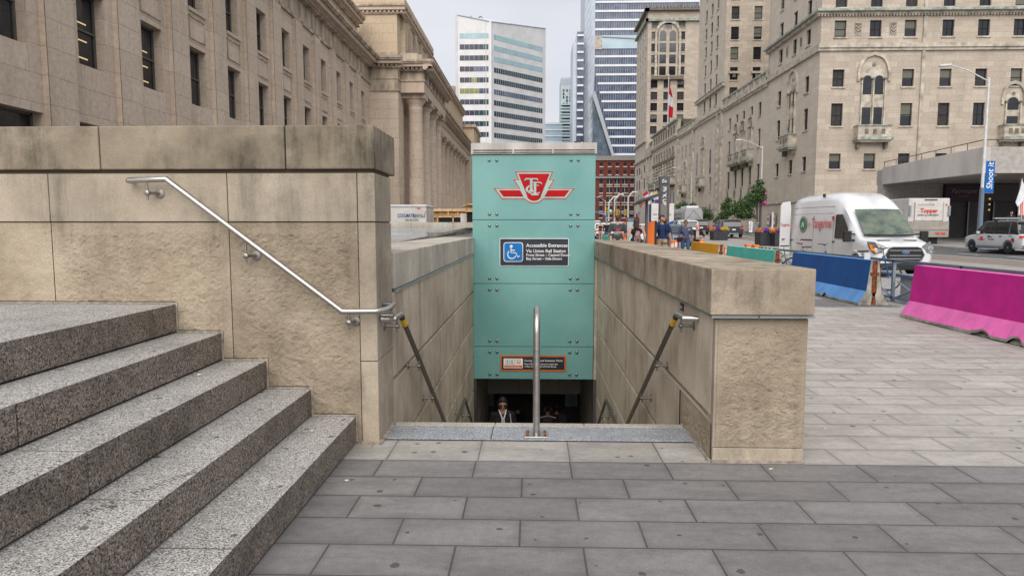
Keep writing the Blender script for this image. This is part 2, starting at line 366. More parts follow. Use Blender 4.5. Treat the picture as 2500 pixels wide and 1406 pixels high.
# ---------------------------------------------------------------- mesh helpers
class MB:
    def __init__(s): s.v = []; s.f = []; s.m = []; s.names = []
    def mi(s, name):
        if name not in s.names: s.names.append(name)
        return s.names.index(name)
    def add(s, vs, fs, mat):
        o = len(s.v); s.v += [tuple(v) for v in vs]; i = s.mi(mat)
        for f in fs: s.f.append(tuple(o + k for k in f)); s.m.append(i)
        return s
    def box(s, x0, x1, y0, y1, z0, z1, mat):
        return s.add([(x0,y0,z0),(x1,y0,z0),(x1,y1,z0),(x0,y1,z0),(x0,y0,z1),(x1,y0,z1),(x1,y1,z1),(x0,y1,z1)],
                     [(3,2,1,0),(4,5,6,7),(0,1,5,4),(1,2,6,5),(2,3,7,6),(3,0,4,7)], mat)
    def quad(s, a, b_, c, d, mat): return s.add([a, b_, c, d], [(0, 1, 2, 3)], mat)
    def poly(s, pts, mat): return s.add(pts, [tuple(range(len(pts)))], mat)
    def prism(s, pts, off, mat):
        """polygon pts (3d) extruded by vector off"""
        n = len(pts); q = [tuple(Vector(p) + Vector(off)) for p in pts]
        fs = [tuple(range(n))[::-1], tuple(range(n, 2 * n))] + [(i, (i + 1) % n, n + (i + 1) % n, n + i) for i in range(n)]
        return s.add(list(pts) + q, fs, mat)
    def tube(s, pts, r, mat, seg=12, caps=True):
        pts = [Vector(p) for p in pts]; n = len(pts); rr = r if hasattr(r, '__len__') else [r] * n
        vs = []; prev = None
        for i, p in enumerate(pts):
            d = (pts[min(i + 1, n - 1)] - pts[max(i - 1, 0)]).normalized()
            if i and i < n - 1:
                d = ((pts[i + 1] - p).normalized() + (p - pts[i - 1]).normalized()).normalized()
            if prev is None:
                u = d.orthogonal().normalized()
            else:
                u = prev - d * prev.dot(d); u.normalize()
            prev = u; w = d.cross(u)
            for k in range(seg):
                a = 2 * math.pi * k / seg; vs.append(p + (u * math.cos(a) + w * math.sin(a)) * rr[i])
        fs = [(i*seg+k, i*seg+(k+1) % seg, (i+1)*seg+(k+1) % seg, (i+1)*seg+k) for i in range(n-1) for k in range(seg)]
        if caps: fs += [tuple(range(seg))[::-1], tuple((n-1)*seg + k for k in range(seg))]
        return s.add(vs, fs, mat)
    def lathe(s, c, axis, prof, mat, seg=20):
        """prof: list of (distance along axis, radius)"""
        a = Vector(axis).normalized(); u = a.orthogonal().normalized(); w = a.cross(u); c = Vector(c); vs = []
        for (h, r) in prof:
            for k in range(seg):
                t_ = 2 * math.pi * k / seg; vs.append(c + a * h + (u * math.cos(t_) + w * math.sin(t_)) * r)
        n = len(prof)
        fs = [(i*seg+k, i*seg+(k+1) % seg, (i+1)*seg+(k+1) % seg, (i+1)*seg+k) for i in range(n-1) for k in range(seg)]
        fs += [tuple(range(seg))[::-1], tuple((n-1)*seg + k for k in range(seg))]
        return s.add(vs, fs, mat)
    def ball(s, c, r, mat, seg=12, rings=8):
        r = r if hasattr(r, '__len__') else (r, r, r); vs = [(c[0], c[1], c[2] + r[2])]
        for i in range(1, rings):
            p = math.pi * i / rings
            for k in range(seg):
                a = 2 * math.pi * k / seg
                vs.append((c[0] + r[0]*math.sin(p)*math.cos(a), c[1] + r[1]*math.sin(p)*math.sin(a), c[2] + r[2]*math.cos(p)))
        vs.append((c[0], c[1], c[2] - r[2])); fs = [(0, 1 + k, 1 + (k + 1) % seg) for k in range(seg)]
        for i in range(rings - 2):
            o = 1 + i * seg
            fs += [(o + k, o + seg + k, o + seg + (k+1) % seg, o + (k+1) % seg) for k in range(seg)]
        o = 1 + (rings - 2) * seg; fs += [(o + k, len(vs) - 1, o + (k + 1) % seg) for k in range(seg)]
        return s.add(vs, fs, mat)
    def build(s, name, parent=None, bevel=0, smooth=None, seg=2, fix=True):
        me = bpy.data.meshes.new(name); me.from_pydata(s.v, [], s.f)
        for n_ in s.names: me.materials.append(MATS[n_])
        me.polygons.foreach_set('material_index', s.m); me.update()
        if fix:
            bm = bmesh.new(); bm.from_mesh(me); bmesh.ops.recalc_face_normals(bm, faces=bm.faces); bm.to_mesh(me); bm.free()
        o = bpy.data.objects.new(name, me); C.objects.link(o)
        if parent: o.parent = parent
        if smooth:
            me.polygons.foreach_set('use_smooth', [True] * len(me.polygons)); me.set_sharp_from_angle(angle=R(smooth))
        if bevel:
            b_ = o.modifiers.new('bevel', 'BEVEL'); b_.width = bevel; b_.segments = seg; b_.limit_method = 'ANGLE'; b_.angle_limit = R(35)
        return o
def thing(name, label, cat, loc=(0, 0, 0), rz=0, group=None):
    o = bpy.data.objects.new(name, None); C.objects.link(o); o.location = loc; o.rotation_euler = (0, 0, rz)
    o.empty_display_size = .2
    o['label'] = label; o['category'] = cat
    if group: o['group'] = group
    return o
def tag(o, label, cat, group=None):
    o['label'] = label; o['category'] = cat
    if group: o['group'] = group
    return o
def struct(o): o['kind'] = 'structure'; return o
def stuff(o): o['kind'] = 'stuff'; return o
def copy_thing(root, loc, rz, label, group=None):
    r = root.copy(); C.objects.link(r); r.location = loc; r.rotation_euler = (0, 0, rz); r['label'] = label
    if group: r['group'] = group
    for ch in list(root.children):
        c = ch.copy(); C.objects.link(c); c.parent = r
        for g_ in ch.children:
            d = g_.copy(); C.objects.link(d); d.parent = c
    return r
class Fr:
    def __init__(s, o, u, n): s.o = Vector(o); s.u = Vector(u); s.n = Vector(n)
    def p(s, u, v, d=0): return tuple(s.o + s.u * u + Vector((0, 0, v)) + s.n * d)
def fbox(mb, fr, u0, u1, v0, v1, d0, d1, mat):
    P = [fr.p(u, v, d) for v in (v0, v1) for d in (d0, d1) for u in (u0, u1)]
    return mb.add(P, [(0,1,3,2),(4,6,7,5),(0,4,5,1),(2,3,7,6),(0,2,6,4),(1,5,7,3)], mat)
def fpoly(mb, fr, pts, d, mat, thick=0):
    P = [fr.p(u, v, d) for u, v in pts]
    if thick: mb.prism(P, fr.n * thick, mat)
    else: mb.poly(P, mat)
def wall_holes(mb, fr, u0, u1, v0, v1, holes, mat, depth=.3, jamb=None):
    us = sorted({u0, u1, *[h[0] for h in holes], *[h[1] for h in holes]}); vs_ = sorted({v0, v1, *[h[2] for h in holes], *[h[3] for h in holes]})
    us = [u for u in us if u0 <= u <= u1]; vs_ = [v for v in vs_ if v0 <= v <= v1]
    for a, b_ in zip(us, us[1:]):
        for c, d in zip(vs_, vs_[1:]):
            mu, mv = (a + b_) / 2, (c + d) / 2
            if any(h[0] < mu < h[1] and h[2] < mv < h[3] for h in holes): continue
            mb.quad(fr.p(a, c), fr.p(b_, c), fr.p(b_, d), fr.p(a, d), mat)
    for (a, b_, c, d) in [h[:4] for h in holes]:
        q = jamb or mat
        mb.quad(fr.p(a, c), fr.p(a, d), fr.p(a, d, -depth), fr.p(a, c, -depth), q)
        mb.quad(fr.p(b_, c), fr.p(b_, d), fr.p(b_, d, -depth), fr.p(b_, c, -depth), q)
        mb.quad(fr.p(a, c), fr.p(b_, c), fr.p(b_, c, -depth), fr.p(a, c, -depth), q)
        mb.quad(fr.p(a, d), fr.p(b_, d), fr.p(b_, d, -depth), fr.p(a, d, -depth), q)
FONTC = {}
def text(name, s, size, loc, rot, mat, parent=None, ext=.002, align='LEFT', sx=1.0, shear=0, bold=0, local=None):
    cu = bpy.data.curves.new(name, 'FONT'); cu.body = s; cu.size = size; cu.extrude = ext; cu.align_x = align
    cu.shear = shear; cu.offset = bold; cu.resolution_u = 4
    o = bpy.data.objects.new(name, cu); C.objects.link(o)
    dg = bpy.context.evaluated_depsgraph_get(); me = bpy.data.meshes.new_from_object(o.evaluated_get(dg))
    bpy.data.objects.remove(o); bpy.data.curves.remove(cu)
    q = bpy.data.objects.new(name, me); me.name = name; C.objects.link(q); me.materials.clear(); me.materials.append(MATS[mat])
    q.location = loc; q.rotation_euler = rot; q.scale = (sx, 1, 1)
    if parent: q.parent = parent
    return q
FACE_CAM = (R(90), 0, 0)          # reads when looking along +Y
FACE_PLAZA = (R(90), 0, R(-90))   # reads when looking along +X
def gz(y): return max(0.0, min(.02 * (y - 45), .8))
def rough_panel(mb, o, u, w, h, n, mat, step=.012, amp=.012, margin=.03, seed=0):
    """pitched stone face: grid displaced along n, smooth margins"""
    nu = max(2, int(w / step)); nv = max(2, int(h / step)); vs = []; o = Vector(o); u = Vector(u); n = Vector(n)
    for j in range(nv + 1):
        for i in range(nu + 1):
            a = w * i / nu; b_ = h * j / nv
            e = min(a, w - a, b_, h - b_); k = max(0, min(1, (e - margin) / .04))
            p = Vector((a * 13 + seed, b_ * 17, seed * 1.7))
            q = p + noise.noise_vector(p * .8) * .7
            d = .35 * noise.noise(q * .9) + .55 * (1 - abs(noise.noise(q * 2.6)) * 2) * .5 + .42 * abs(noise.noise(q * 5.3)) + .28 * noise.noise(q * 9.5)
            vs.append(o + u * a + Vector((0, 0, b_)) + n * (d * amp * 2.0 * k + .002))
    W = nu + 1
    mb.add(vs, [(j*W+i, j*W+i+1, (j+1)*W+i+1, (j+1)*W+i) for j in range(nv) for i in range(nu)], mat)

# ================================================================ GROUND
def sheet(name, x0, x1, y0, y1, z, mat, hole=None, extra=None):
    mb = MB(); ys = sorted({y0, y1, *[y for y in (45, 85) if y0 < y < y1], *( [hole[2], hole[3]] if hole else [])})
    ys = [y for y in ys if y0 <= y <= y1]; xs = sorted({x0, x1, *(hole[:2] if hole else [])})
    for a, b_ in zip(xs, xs[1:]):
        for c, d in zip(ys, ys[1:]):
            if hole and hole[0] <= (a+b_)/2 <= hole[1] and hole[2] <= (c+d)/2 <= hole[3]: continue
            mb.quad((a, c, z + gz(c)), (b_, c, z + gz(c)), (b_, d, z + gz(d)), (a, d, z + gz(d)), mat)
    return struct(mb.build(name))
WELL = (-1.2, 1.3, 5.40, 13.6)
sheet('ground', -900, 900, -60, 1400, -.02, 'asphalt', hole=WELL)
sheet('plaza_pavement', -8, 7.4, -6, 4.52, 0, 'plaza_dark')
sheet('plaza_path', 1.86, 7.4, 4.52, 13.6, 0, 'plaza_light')
sheet('threshold_pavement', -1.33, 1.86, 4.52, 5.39, 0, 'plaza_threshold')
sheet('street_pavement', 1.87, 7.4, 13.6, 19.0, .0, 'plaza_dark')
mb = MB(); pz = [(15, .003), (21, .17), (45, .18), (85, .82), (170, .82)]
for (ya, za), (yb, zb_) in zip(pz, pz[1:]): mb.quad((-1.9 if ya > 15 else 1.9, ya, za), (6.45, ya, za), (6.45, yb, zb_), (-1.9 if ya > 15 else 1.9, yb, zb_), 'street_paver'); mb.quad((6.45, ya, 0), (6.45, yb, gz(yb)), (6.45, yb, zb_), (6.45, ya, za), 'kerb_stone')
struct(mb.build('plaza_walkway'))
sheet('street_surface', 7.4, 19.4, -6, 170, .0, 'street_paver')
sheet('parking_strip', 19.4, 22.9, -6, 170, .0, 'brick_paver')
mb = MB()
for y0, y1 in ((20, 45), (45, 85), (85, 140)):
    mb.quad((22.9, y0, .006 + gz(y0)), (23.05, y0, .006 + gz(y0)), (23.05, y1, .006 + gz(y1)), (22.9, y1, .006 + gz(y1)), 'road_paint')
for k in range(14):
    y = 26 + k * 4.2; mb.quad((25.0, y, .006 + gz(y)), (25.25, y, .006 + gz(y)), (25.25, y + 1.9, .006 + gz(y + 1.9)), (25.0, y + 1.9, .006 + gz(y + 1.9)), 'road_paint')
struct(mb.build('road_marking'))
mb = MB()   # far kerb and raised sidewalk in front of the hotel
for y0, y1 in ((-6, 45), (45, 85), (85, 170)):
    a, b_ = gz(y0), gz(y1)
    mb.add([(28.9,y0,a-.02),(29.2,y0,a-.02),(29.2,y1,b_-.02),(28.9,y1,b_-.02),(28.9,y0,a+.15),(29.2,y0,a+.15),(29.2,y1,b_+.15),(28.9,y1,b_+.15)],
           [(4,5,6,7),(0,4,7,3),(1,2,6,5),(0,1,5,4),(3,7,6,2)], 'kerb_stone')
    mb.quad((29.2, y0, a+.146), (70, y0, a+.146), (70, y1, b_+.146), (29.2, y1, b_+.146), 'street_paver')
struct(mb.build('sidewalk'))

# ================================================================ GRANITE STEPS (left)
RX = [-1.314, -1.645, -1.975, -2.305, -2.64]; RZ = [.207, .413, .623, .831, 1.044]
steps = thing('granite_steps', 'five speckled granite steps climbing away left of the subway stairs', 'steps')
def slab(x0, x1, y0, y1, z0, z1):
    mb = MB(); v = [(x0,y0,z0),(x1,y0,z0),(x1,y1,z0),(x0,y1,z0),(x0,y0,z1),(x1,y0,z1),(x1,y1,z1),(x0,y1,z1)]
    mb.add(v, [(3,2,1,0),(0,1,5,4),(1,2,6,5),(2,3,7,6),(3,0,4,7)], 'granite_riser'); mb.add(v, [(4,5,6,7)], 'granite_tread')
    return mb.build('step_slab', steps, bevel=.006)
for i, (x, z) in enumerate(zip(RX, RZ)):
    zl = RZ[i-1] if i else 0.0
    xb = RX[i+1] - .03 if i < 4 else -8.5
    cuts = [-3.2, .62 + .03 * i, 2.80 + .025 * i, 4.862]
    for a, b_ in zip(cuts, cuts[1:]):
        slab(xb, x, a + .004, b_ - .004, zl + .012, z)
    mbk = MB(); mbk.box(xb, x - .02, -3.15, 4.85, zl - .05 if i else -.03, z - .02, 'dark_joint'); mbk.build('joint_bed', steps)
# scratched lettering on the fourth tread from the top
text('scratched_writing', 'FREE', .075, (-1.86, 2.66, .4135), (0, 0, R(68)), 'joint_brown', steps, ext=.0004, bold=-.0012)
text('scratched_writing', 'PALESTINE', .07, (-1.79, 2.88, .4135), (0, 0, R(62)), 'joint_brown', steps, ext=.0004, bold=-.0012)

# ================================================================ LEFT WALL
lw = thing('stone_wall', 'tall tan stone wall with thick dark-stained cap beside the granite steps', 'wall')
mb = MB(); mb.box(-8.5, -1.16, 4.885, 5.44, -.05, 2.03, 'joint_brown'); mb.build('wall_core', lw)
capx = [-8.6, -7.22, -5.86, -4.50, -3.14, -1.78, -1.135]
for a, b_ in zip(capx, capx[1:]):
    mb = MB(); mb.box(a + .004, b_ - .004 if b_ < -1.2 else b_, 4.845, 5.56, 2.028, 2.338, 'cap_stone'); mb.build('cap_stone', lw, bevel=.008)
upx = [-8.5, -7.5, -6.2, -4.9, -3.55, -2.222, -1.27]
for a, b_ in zip(upx, upx[1:]):
    mb = MB(); mb.box(a + .003, b_ - .003, 4.865, 5.0, 1.652, 2.0, 'wall_stone_smooth'); mb.build('stone_block', lw, bevel=.004)
for k, (a, b_) in enumerate(zip(upx, upx[1:])):
    mb = MB(); rough_panel(mb, (a + .003, 4.872, .0), (1, 0, 0), b_ - a - .006, 1.644, (0, -1, 0), 'wall_stone_rough', step=.0095 if a > -3.6 else .03, amp=.0092, margin=.045, seed=k * 3.1)
    mb.build('stone_block', lw, smooth=40, fix=False)
# pier at the corner, returning along the stair
for z0, z1, mt in ((.0, .62, 'wall_stone_smooth'), (.626, 1.644, 'wall_stone_smooth'), (1.652, 2.0, 'wall_stone_smooth')):
    mb = MB(); mb.box(-1.267, -1.14, 4.862, 5.40, z0, z1, mt); mb.build('corner_stone', lw, bevel=.005)
mb = MB(); mb.box(-1.27, -1.13, 4.835, 5.42, -.01, .022, 'mortar'); mb.tube([(-1.128, 4.84, .006), (-1.126, 5.40, .01)], .012, 'mortar', 6); mb.build('mortar_strip', lw)
mb = MB()   # pale sealant stepping along the treads
for i in range(5):
    xr = RX[i]; xl = RX[i+1] if i < 4 else -8.4; zl = RZ[i-1] if i else 0
    mb.box(xl + .004, xr + .014, 4.856, 4.866, RZ[i] + .002, RZ[i] + .016, 'mortar')
    mb.box(xr + .002, xr + .014, 4.856, 4.866, zl + .016, RZ[i] + .002, 'mortar')
    mb.box(xl + .004, xr - .002, 4.861, 4.867, RZ[i] + .016, RZ[i] + .021, 'dark_joint')
mb.build('sealant_strip', lw)

# ================================================================ STAIR WELL walls
def inner_wall(X, s, ys, rail_off, lab, capx0, capx1, capz, cy0, cy1, start_cap):
    """s=+1: wall lies at +X side (face looks to -X)"""
    w = thing('parapet_wall', lab, 'wall'); cst = 4.74 if s > 0 else cy0 + .02
    zb = [1.0, .29, -.36, -1.01, -1.66, -2.31, -2.96, -3.61, -4.4]
    if s < 0: zb = [1.075, .36, -.28, -.93, -1.58, -2.23, -2.88, -3.53, -4.4]
    mb = MB(); xa, xb = sorted((X + s * .055, X + s * .60)); mb.box(xa, xb, cst, 13.6, -4.5, zb[0] + .02, 'concrete_old'); mb.build('wall_core', w)
    for k in range(len(zb) - 1):
        z1 = zb[k] - (.0 if k == 0 else .022); z0 = zb[k+1] + .022
        j = sorted({ys[0], ys[1], *[y for y in [ys[0] + .42 + 1.41 * n + (.7 if k % 2 else 0) for n in range(-1, 8)] if ys[0] + .2 < y < ys[1] - .15]})
        for a, b_ in zip(j, j[1:]):
            mb = MB(); xa, xb = sorted((X, X + s * .05)); mb.box(xa, xb, a + .0022, b_ - .0022, z0, z1, 'cladding_stone'); mb.build('cladding_panel', w, bevel=.003)
        mb = MB(); xa, xb = sorted((X + s * .028, X + s * .052)); mb.box(xa, xb, ys[0], ys[1], zb[k+1] - .022, zb[k+1] + .022, 'mortar')
        if k < 7: mb.build('groove', w)
    n = start_cap; c = [cy0] + [start_cap + 1.41 * i for i in range(0, 7) if start_cap + 1.41 * i < cy1 - .3] + [cy1]
    for a, b_ in zip(c, c[1:]):
        mb = MB(); mb.box(capx0, capx1, a + .003, b_ - .003, capz[0], capz[1], 'parapet_cap_stone' if s > 0 else 'pale_coping'); mb.build('cap_stone', w, bevel=.008)
    xa, xb = sorted((X - s * .018, X + s * .06)); mb = MB(); mb.box(xa, xb, cy0 + .06, 12.86, zb[0] + .001, capz[0] - .004, 'alu_flashing')
    mb.build('flashing', w)
    return w
rw = inner_wall(1.24, 1, (4.62, 12.88), 0, 'low stone parapet wall with rough-faced end pier right of the stairs', 1.185, 1.87, (1.03, 1.338), 4.47, 13.5, 5.60)
lw2 = inner_wall(-1.14, -1, (5.42, 12.88), 0, 'low stone parapet wall with pale coping left of the stairwell', -1.80, -1.125, (1.105, 1.405), 5.46, 13.5, 6.1)
# pier facing the viewer
mb = MB(); rough_panel(mb, (1.262, 4.558, .105), (1, 0, 0), .60, .885, (0, -1, 0), 'wall_stone_rough', step=.0085, amp=.0085, margin=.015, seed=21)
mb.build('pier_face', rw, smooth=40, fix=False)
mb = MB(); mb.box(1.242, 1.262, 4.556, 4.70, .1, .99, 'wall_stone_smooth'); mb.box(1.262, 1.8448, 4.56, 4.70, .1, .995, 'wall_stone_smooth')
mb.box(1.845, 1.8635, 4.559, 13.45, .0, 1.0, 'wall_stone_smooth'); mb.build('pier_body', rw, bevel=.004)
mb = MB(); mb.box(1.244, 1.862, 4.550, 4.72, .012, .098, 'wall_stone_smooth'); mb.build('pier_plinth', rw, bevel=.003)
mb = MB(); mb.box(1.236, 1.87, 4.53, 4.56, -.01, .014, 'mortar'); mb.box(1.215, 1.238, 4.56, 5.42, -.01, .012, 'mortar'); mb.build('mortar_strip', rw)
mb = MB(); mb.box(1.20, 1.885, 4.50, 4.56, 1.006, 1.024, 'alu_flashing'); mb.box(1.51, 1.52, 4.497, 4.5, 1.0, 1.026, 'dark_steel'); mb.build('flashing', rw)
mb = MB(); rough_panel(mb, (1.236, 5.52, -.6), (0, -1, 0), .94, .86, (-1, 0, 0), 'wall_stone_rough', step=.012, amp=.011, margin=.03, seed=5)
mb.box(1.2305, 1.237, 5.53, 5.55, -.3, .26, 'dark_joint'); mb.build('rough_block', rw, smooth=40, fix=False)
mb = MB(); mb.box(1.229, 1.238, 5.50, 5.60, .925, .985, 'sign_navy'); mb.build('number_plate', rw)
text('plate_number', '0T3 125', .026, (1.2275, 5.595, .945), FACE_PLAZA, 'sign_white', rw, ext=.0005, sx=.9)

# ================================================================ SUBWAY STAIRS
st = thing('subway_stairs', 'stone stairs descending between the parapets under the teal glass kiosk', 'stairs')
mb = MB(); mb.box(-1.13, 1.235, 4.975, 5.31, -.03, .007, 'granite_threshold'); mb.build('threshold', st, bevel=.004)
for a, b_ in ((-1.125, -.305), (-.30, .42), (.425, 1.23)):
    mb = MB(); mb.box(a, b_, 5.315, 5.405, -.18, .009, 'granite_edge'); mb.build('nosing_stone', st, bevel=.004)
mb = MB(); mb.box(-1.13, 1.24, 4.955, 4.975, -.02, .002, 'dark_joint'); mb.box(-.315, -.309, 4.98, 5.31, .0, .0085, 'dark_joint'); mb.build('joint', st)
y, z = 5.42, 0.0
def flight(y, z, n, rise, run):
    for i in range(n):
        z -= rise; mb = MB(); mb.box(-1.13, 1.23, y - .02, y + run, z - .3, z, 'granite_edge'); mb.build('step', st, bevel=.004); y += run
    return y, z
y, z = flight(5.42, 0, 11, .177, .278)
mb = MB(); mb.box(-1.13, 1.23, y - .02, 10.4, z - .3, z, 'granite_edge'); mb.build('landing', st)
y, z = flight(10.4, z, 12, .18, .282); FLZ = z
FLOORY = y
pas = thing('subway_passage', 'dark underground passage seen beneath the teal glass kiosk', 'passage')
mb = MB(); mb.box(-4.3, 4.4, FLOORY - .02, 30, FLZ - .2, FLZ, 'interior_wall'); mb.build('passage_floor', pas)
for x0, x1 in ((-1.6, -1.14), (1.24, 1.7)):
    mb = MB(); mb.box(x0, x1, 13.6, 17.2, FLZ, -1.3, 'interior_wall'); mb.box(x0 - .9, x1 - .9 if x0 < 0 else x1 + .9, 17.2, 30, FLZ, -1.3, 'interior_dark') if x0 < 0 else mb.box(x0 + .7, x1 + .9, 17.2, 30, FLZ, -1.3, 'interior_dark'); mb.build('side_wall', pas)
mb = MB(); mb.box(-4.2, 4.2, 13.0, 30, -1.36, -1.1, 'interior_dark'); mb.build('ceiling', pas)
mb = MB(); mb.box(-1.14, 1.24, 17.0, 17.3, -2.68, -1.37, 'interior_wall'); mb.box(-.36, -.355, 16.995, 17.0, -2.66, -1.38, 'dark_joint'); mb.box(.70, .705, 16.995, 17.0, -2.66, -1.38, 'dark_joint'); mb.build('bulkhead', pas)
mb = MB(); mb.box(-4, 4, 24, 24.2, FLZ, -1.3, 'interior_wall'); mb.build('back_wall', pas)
mb = MB(); mb.box(1.05, 1.45, 21.0, 21.06, -4.1, -2.9, 'sign_silver'); mb.build('poster', pas)
mb = MB(); mb.box(-1.5, -1.22, 21.0, 21.06, -4.1, -2.9, 'sign_silver'); mb.build('poster', pas)
for x in (-1.125, 1.205):
    mb = MB(); mb.box(x, x + .03, 12.95, 13.15, FLZ, -1.36, 'dark_steel'); mb.build('door_track', pas)

# ================================================================ GLASS KIOSK
kio = thing('subway_entrance_kiosk', 'tall teal frosted glass subway entrance box with red winged emblem', 'kiosk')
KY = 12.9; KX0, KX1 = -1.15, 1.185
zs = [2.967, 1.737, .517, -.709, -1.352]
bx = [aY(p, 500, KY)[0] for p in (1195, 1213, 1393.5, 1411)]
by = [(392, 523), (551, 679.5), (707, 832), (859, 913)]
for i in range(4):
    mb = MB(); w_ = .003 * i; mb.box(KX0 + w_, KX1 - w_, KY - .012, KY, zs[i+1] + .006, zs[i] - .006, 'teal_glass')
    gp = mb.build('glass_panel', kio, bevel=.002)
    for py in by[i]:
        zz = aY(1250, py, KY)[1]
        for xx in bx:
            mb = MB(); mb.lathe((xx, KY - .012, zz), (0, -1, 0), [(0, .028), (.006, .030), (.014, .026), (.021, .015), (.023, .005)], 'bolt_steel', 16)
            mb.build('bolt', gp, smooth=50)
for x in (KX0, KX1 - .012):
    mb = MB(); mb.box(x, x + .012, KY + .003, 15.6, -.0, 2.96, 'teal_glass'); mb.build('side_glass', kio)
mb = MB(); mb.box(KX0 + .03, KX1 - .03, KY + .02, KY + .08, -1.35, 2.95, 'dark_steel')
mb.box(KX0 + .05, KX1 - .05, 15.5, 15.6, 0, 2.95, 'teal_glass'); mb.build('frame', kio)
mb = MB(); mb.box(KX0 - .02, KX1 + .02, KY - .05, 15.7, 2.975, 3.178, 'louvre_paint'); lh = mb.build('louvre_head', kio, bevel=.004)
for a, b_ in ((KX0 + .02, -.385), (-.355, .365), (.395, KX1 - .02)):
    for z0, z1 in ((3.030, 3.052), (2.990, 3.010)): mb = MB(); mb.box(a, b_, KY - .0525, KY - .04, z0, z1, 'louvre_dark'); mb.build('slot', lh)
mb = MB(); mb.lathe((.89, 13.6, 3.17), (0, 0, 1), [(0, .07), (.12, .07)], 'louvre_dark', 16); mb.build('roof_vent', kio)
mb = MB(); mb.box(1.19, 1.30, KY + .02, KY + .3, -1.36, 1.32, 'cladding_stone'); mb.box(-1.21, -1.155, KY + .02, KY + .3, -1.36, 1.38, 'cladding_stone'); mb.box(1.19, 1.30, KY + .02, KY + .3, FLZ, -1.362, 'dark_pole'); mb.box(-1.21, -1.13, KY + .02, KY + .3, FLZ, -1.362, 'dark_pole'); mb.build('side_jamb', kio)
# -- emblem
def kp(px, py, d=0): x, z_ = aY(px, py, KY); return (x, z_)
KF = Fr((0, KY - .012, 0), (1, 0, 0), (0, -1, 0))
def offs(pts, t_):
    n = len(pts); ar = sum(pts[i][0]*pts[(i+1) % n][1] - pts[(i+1) % n][0]*pts[i][1] for i in range(n)); sgn = 1 if ar > 0 else -1; out = []
    for i in range(n):
        a, p, c = Vector(pts[i-1]), Vector(pts[i]), Vector(pts[(i+1) % n]); d1 = (p - a).normalized(); d2 = (c - p).normalized()
        n1 = Vector((-d1.y, d1.x)) * sgn; n2 = Vector((-d2.y, d2.x)) * sgn; k = max(.35, 1 + n1.dot(n2)); out.append(tuple(p + (n1 + n2) * (t_ / k)))
    return out
def cz(x, y): return kp(1250 + x / 12.782, 400 + y / 12.782)
half = [(690, 240), (1285, 240), (1190, 485), (1340, 485), (1165, 762), (1950, 762)]
wing = [(1950, 762), (1700, 1108), (985, 1108)]
cxm = 688
def mirror(p): return (2 * cxm - p[0], p[1])
arc = [(cxm + 330 * math.cos(a), 960 + 285 * math.sin(a)) for a in [R(31 + 118 * i / 14) for i in range(15)]]
outer = [(1285, 240), (1190, 485), (1340, 485), (1165, 762), (1955, 762), (1690, 1108), (985, 1108)] + arc[1:-1] + [mirror(p) for p in [(985, 1108), (1690, 1108), (1955, 762), (1165, 762), (1340, 485), (1190, 485), (1285, 240)]]
outer = [cz(*p) for p in outer]
emb = thing('x', '', ''); bpy.data.objects.remove(emb)
mb = MB(); fpoly(mb, KF, offs(outer, -.008), .001, 'sign_silver', .003); e0 = mb.build('emblem', kio)
mb = MB(); fpoly(mb, KF, outer, .0045, 'sign_red_line', .002); mb.build('red_outline', e0)
mb = MB(); fpoly(mb, KF, offs(outer, .016), .007, 'sign_silver', .002); mb.build('silver_field', e0)
sh = [(200, 318), (1172, 318), (905, 1000)] + [(cxm + 225 * math.cos(a), 985 + 175 * math.sin(a)) for a in [R(18 + 144 * i / 12) for i in range(13)]] + [(470, 1000)]
mb = MB(); fpoly(mb, KF, [cz(*p) for p in sh], .0095, 'sign_red', .002); mb.build('red_shield', e0)
for q in ([(1120, 828), (1790, 828), (1640, 1030), (1012, 1030)],):
    mb = MB(); fpoly(mb, KF, [cz(*p) for p in q], .0095, 'sign_red', .002); mb.build('red_wing', e0)
    mb = MB(); fpoly(mb, KF, [cz(*mirror(p)) for p in q], .0095, 'sign_red', .002); mb.build('red_wing', e0)
T1 = [(425, 455), (785, 455), (830, 525), (815, 535), (760, 495), (640, 495), (640, 800), (665, 845), (715, 850), (715, 880), (490, 880), (490, 850), (540, 845), (562, 800), (562, 495), (445, 495), (390, 535), (375, 525)]
T2 = [(640, 568), (890, 568), (945, 630), (930, 645), (880, 605), (755, 605), (755, 900), (775, 945), (828, 955), (828, 985), (600, 985), (600, 955), (655, 945), (680, 900), (680, 605), (640, 605)]
Cc = [(688 + a_ * math.cos(t_), 800 + b2 * math.sin(t_)) for a_, b2, rng in ((262, 150, range(-52, -320, -12)),) for t_ in [R(q) for q in rng]]
Ci = [(700 + 205 * math.cos(t_), 800 + 125 * math.sin(t_)) for t_ in [R(q) for q in range(-320, -52, 12)]]
for pts, d in ((Cc + Ci, .0118), (T2, .0140), (T1, .0162)):
    pp = [cz(*p) for p in pts]
    mb = MB(); fpoly(mb, KF, offs(pp, -.004), d, 'sign_red_line', .001); fpoly(mb, KF, pp, d + .0012, 'sign_silver', .001); mb.build('letter', e0)
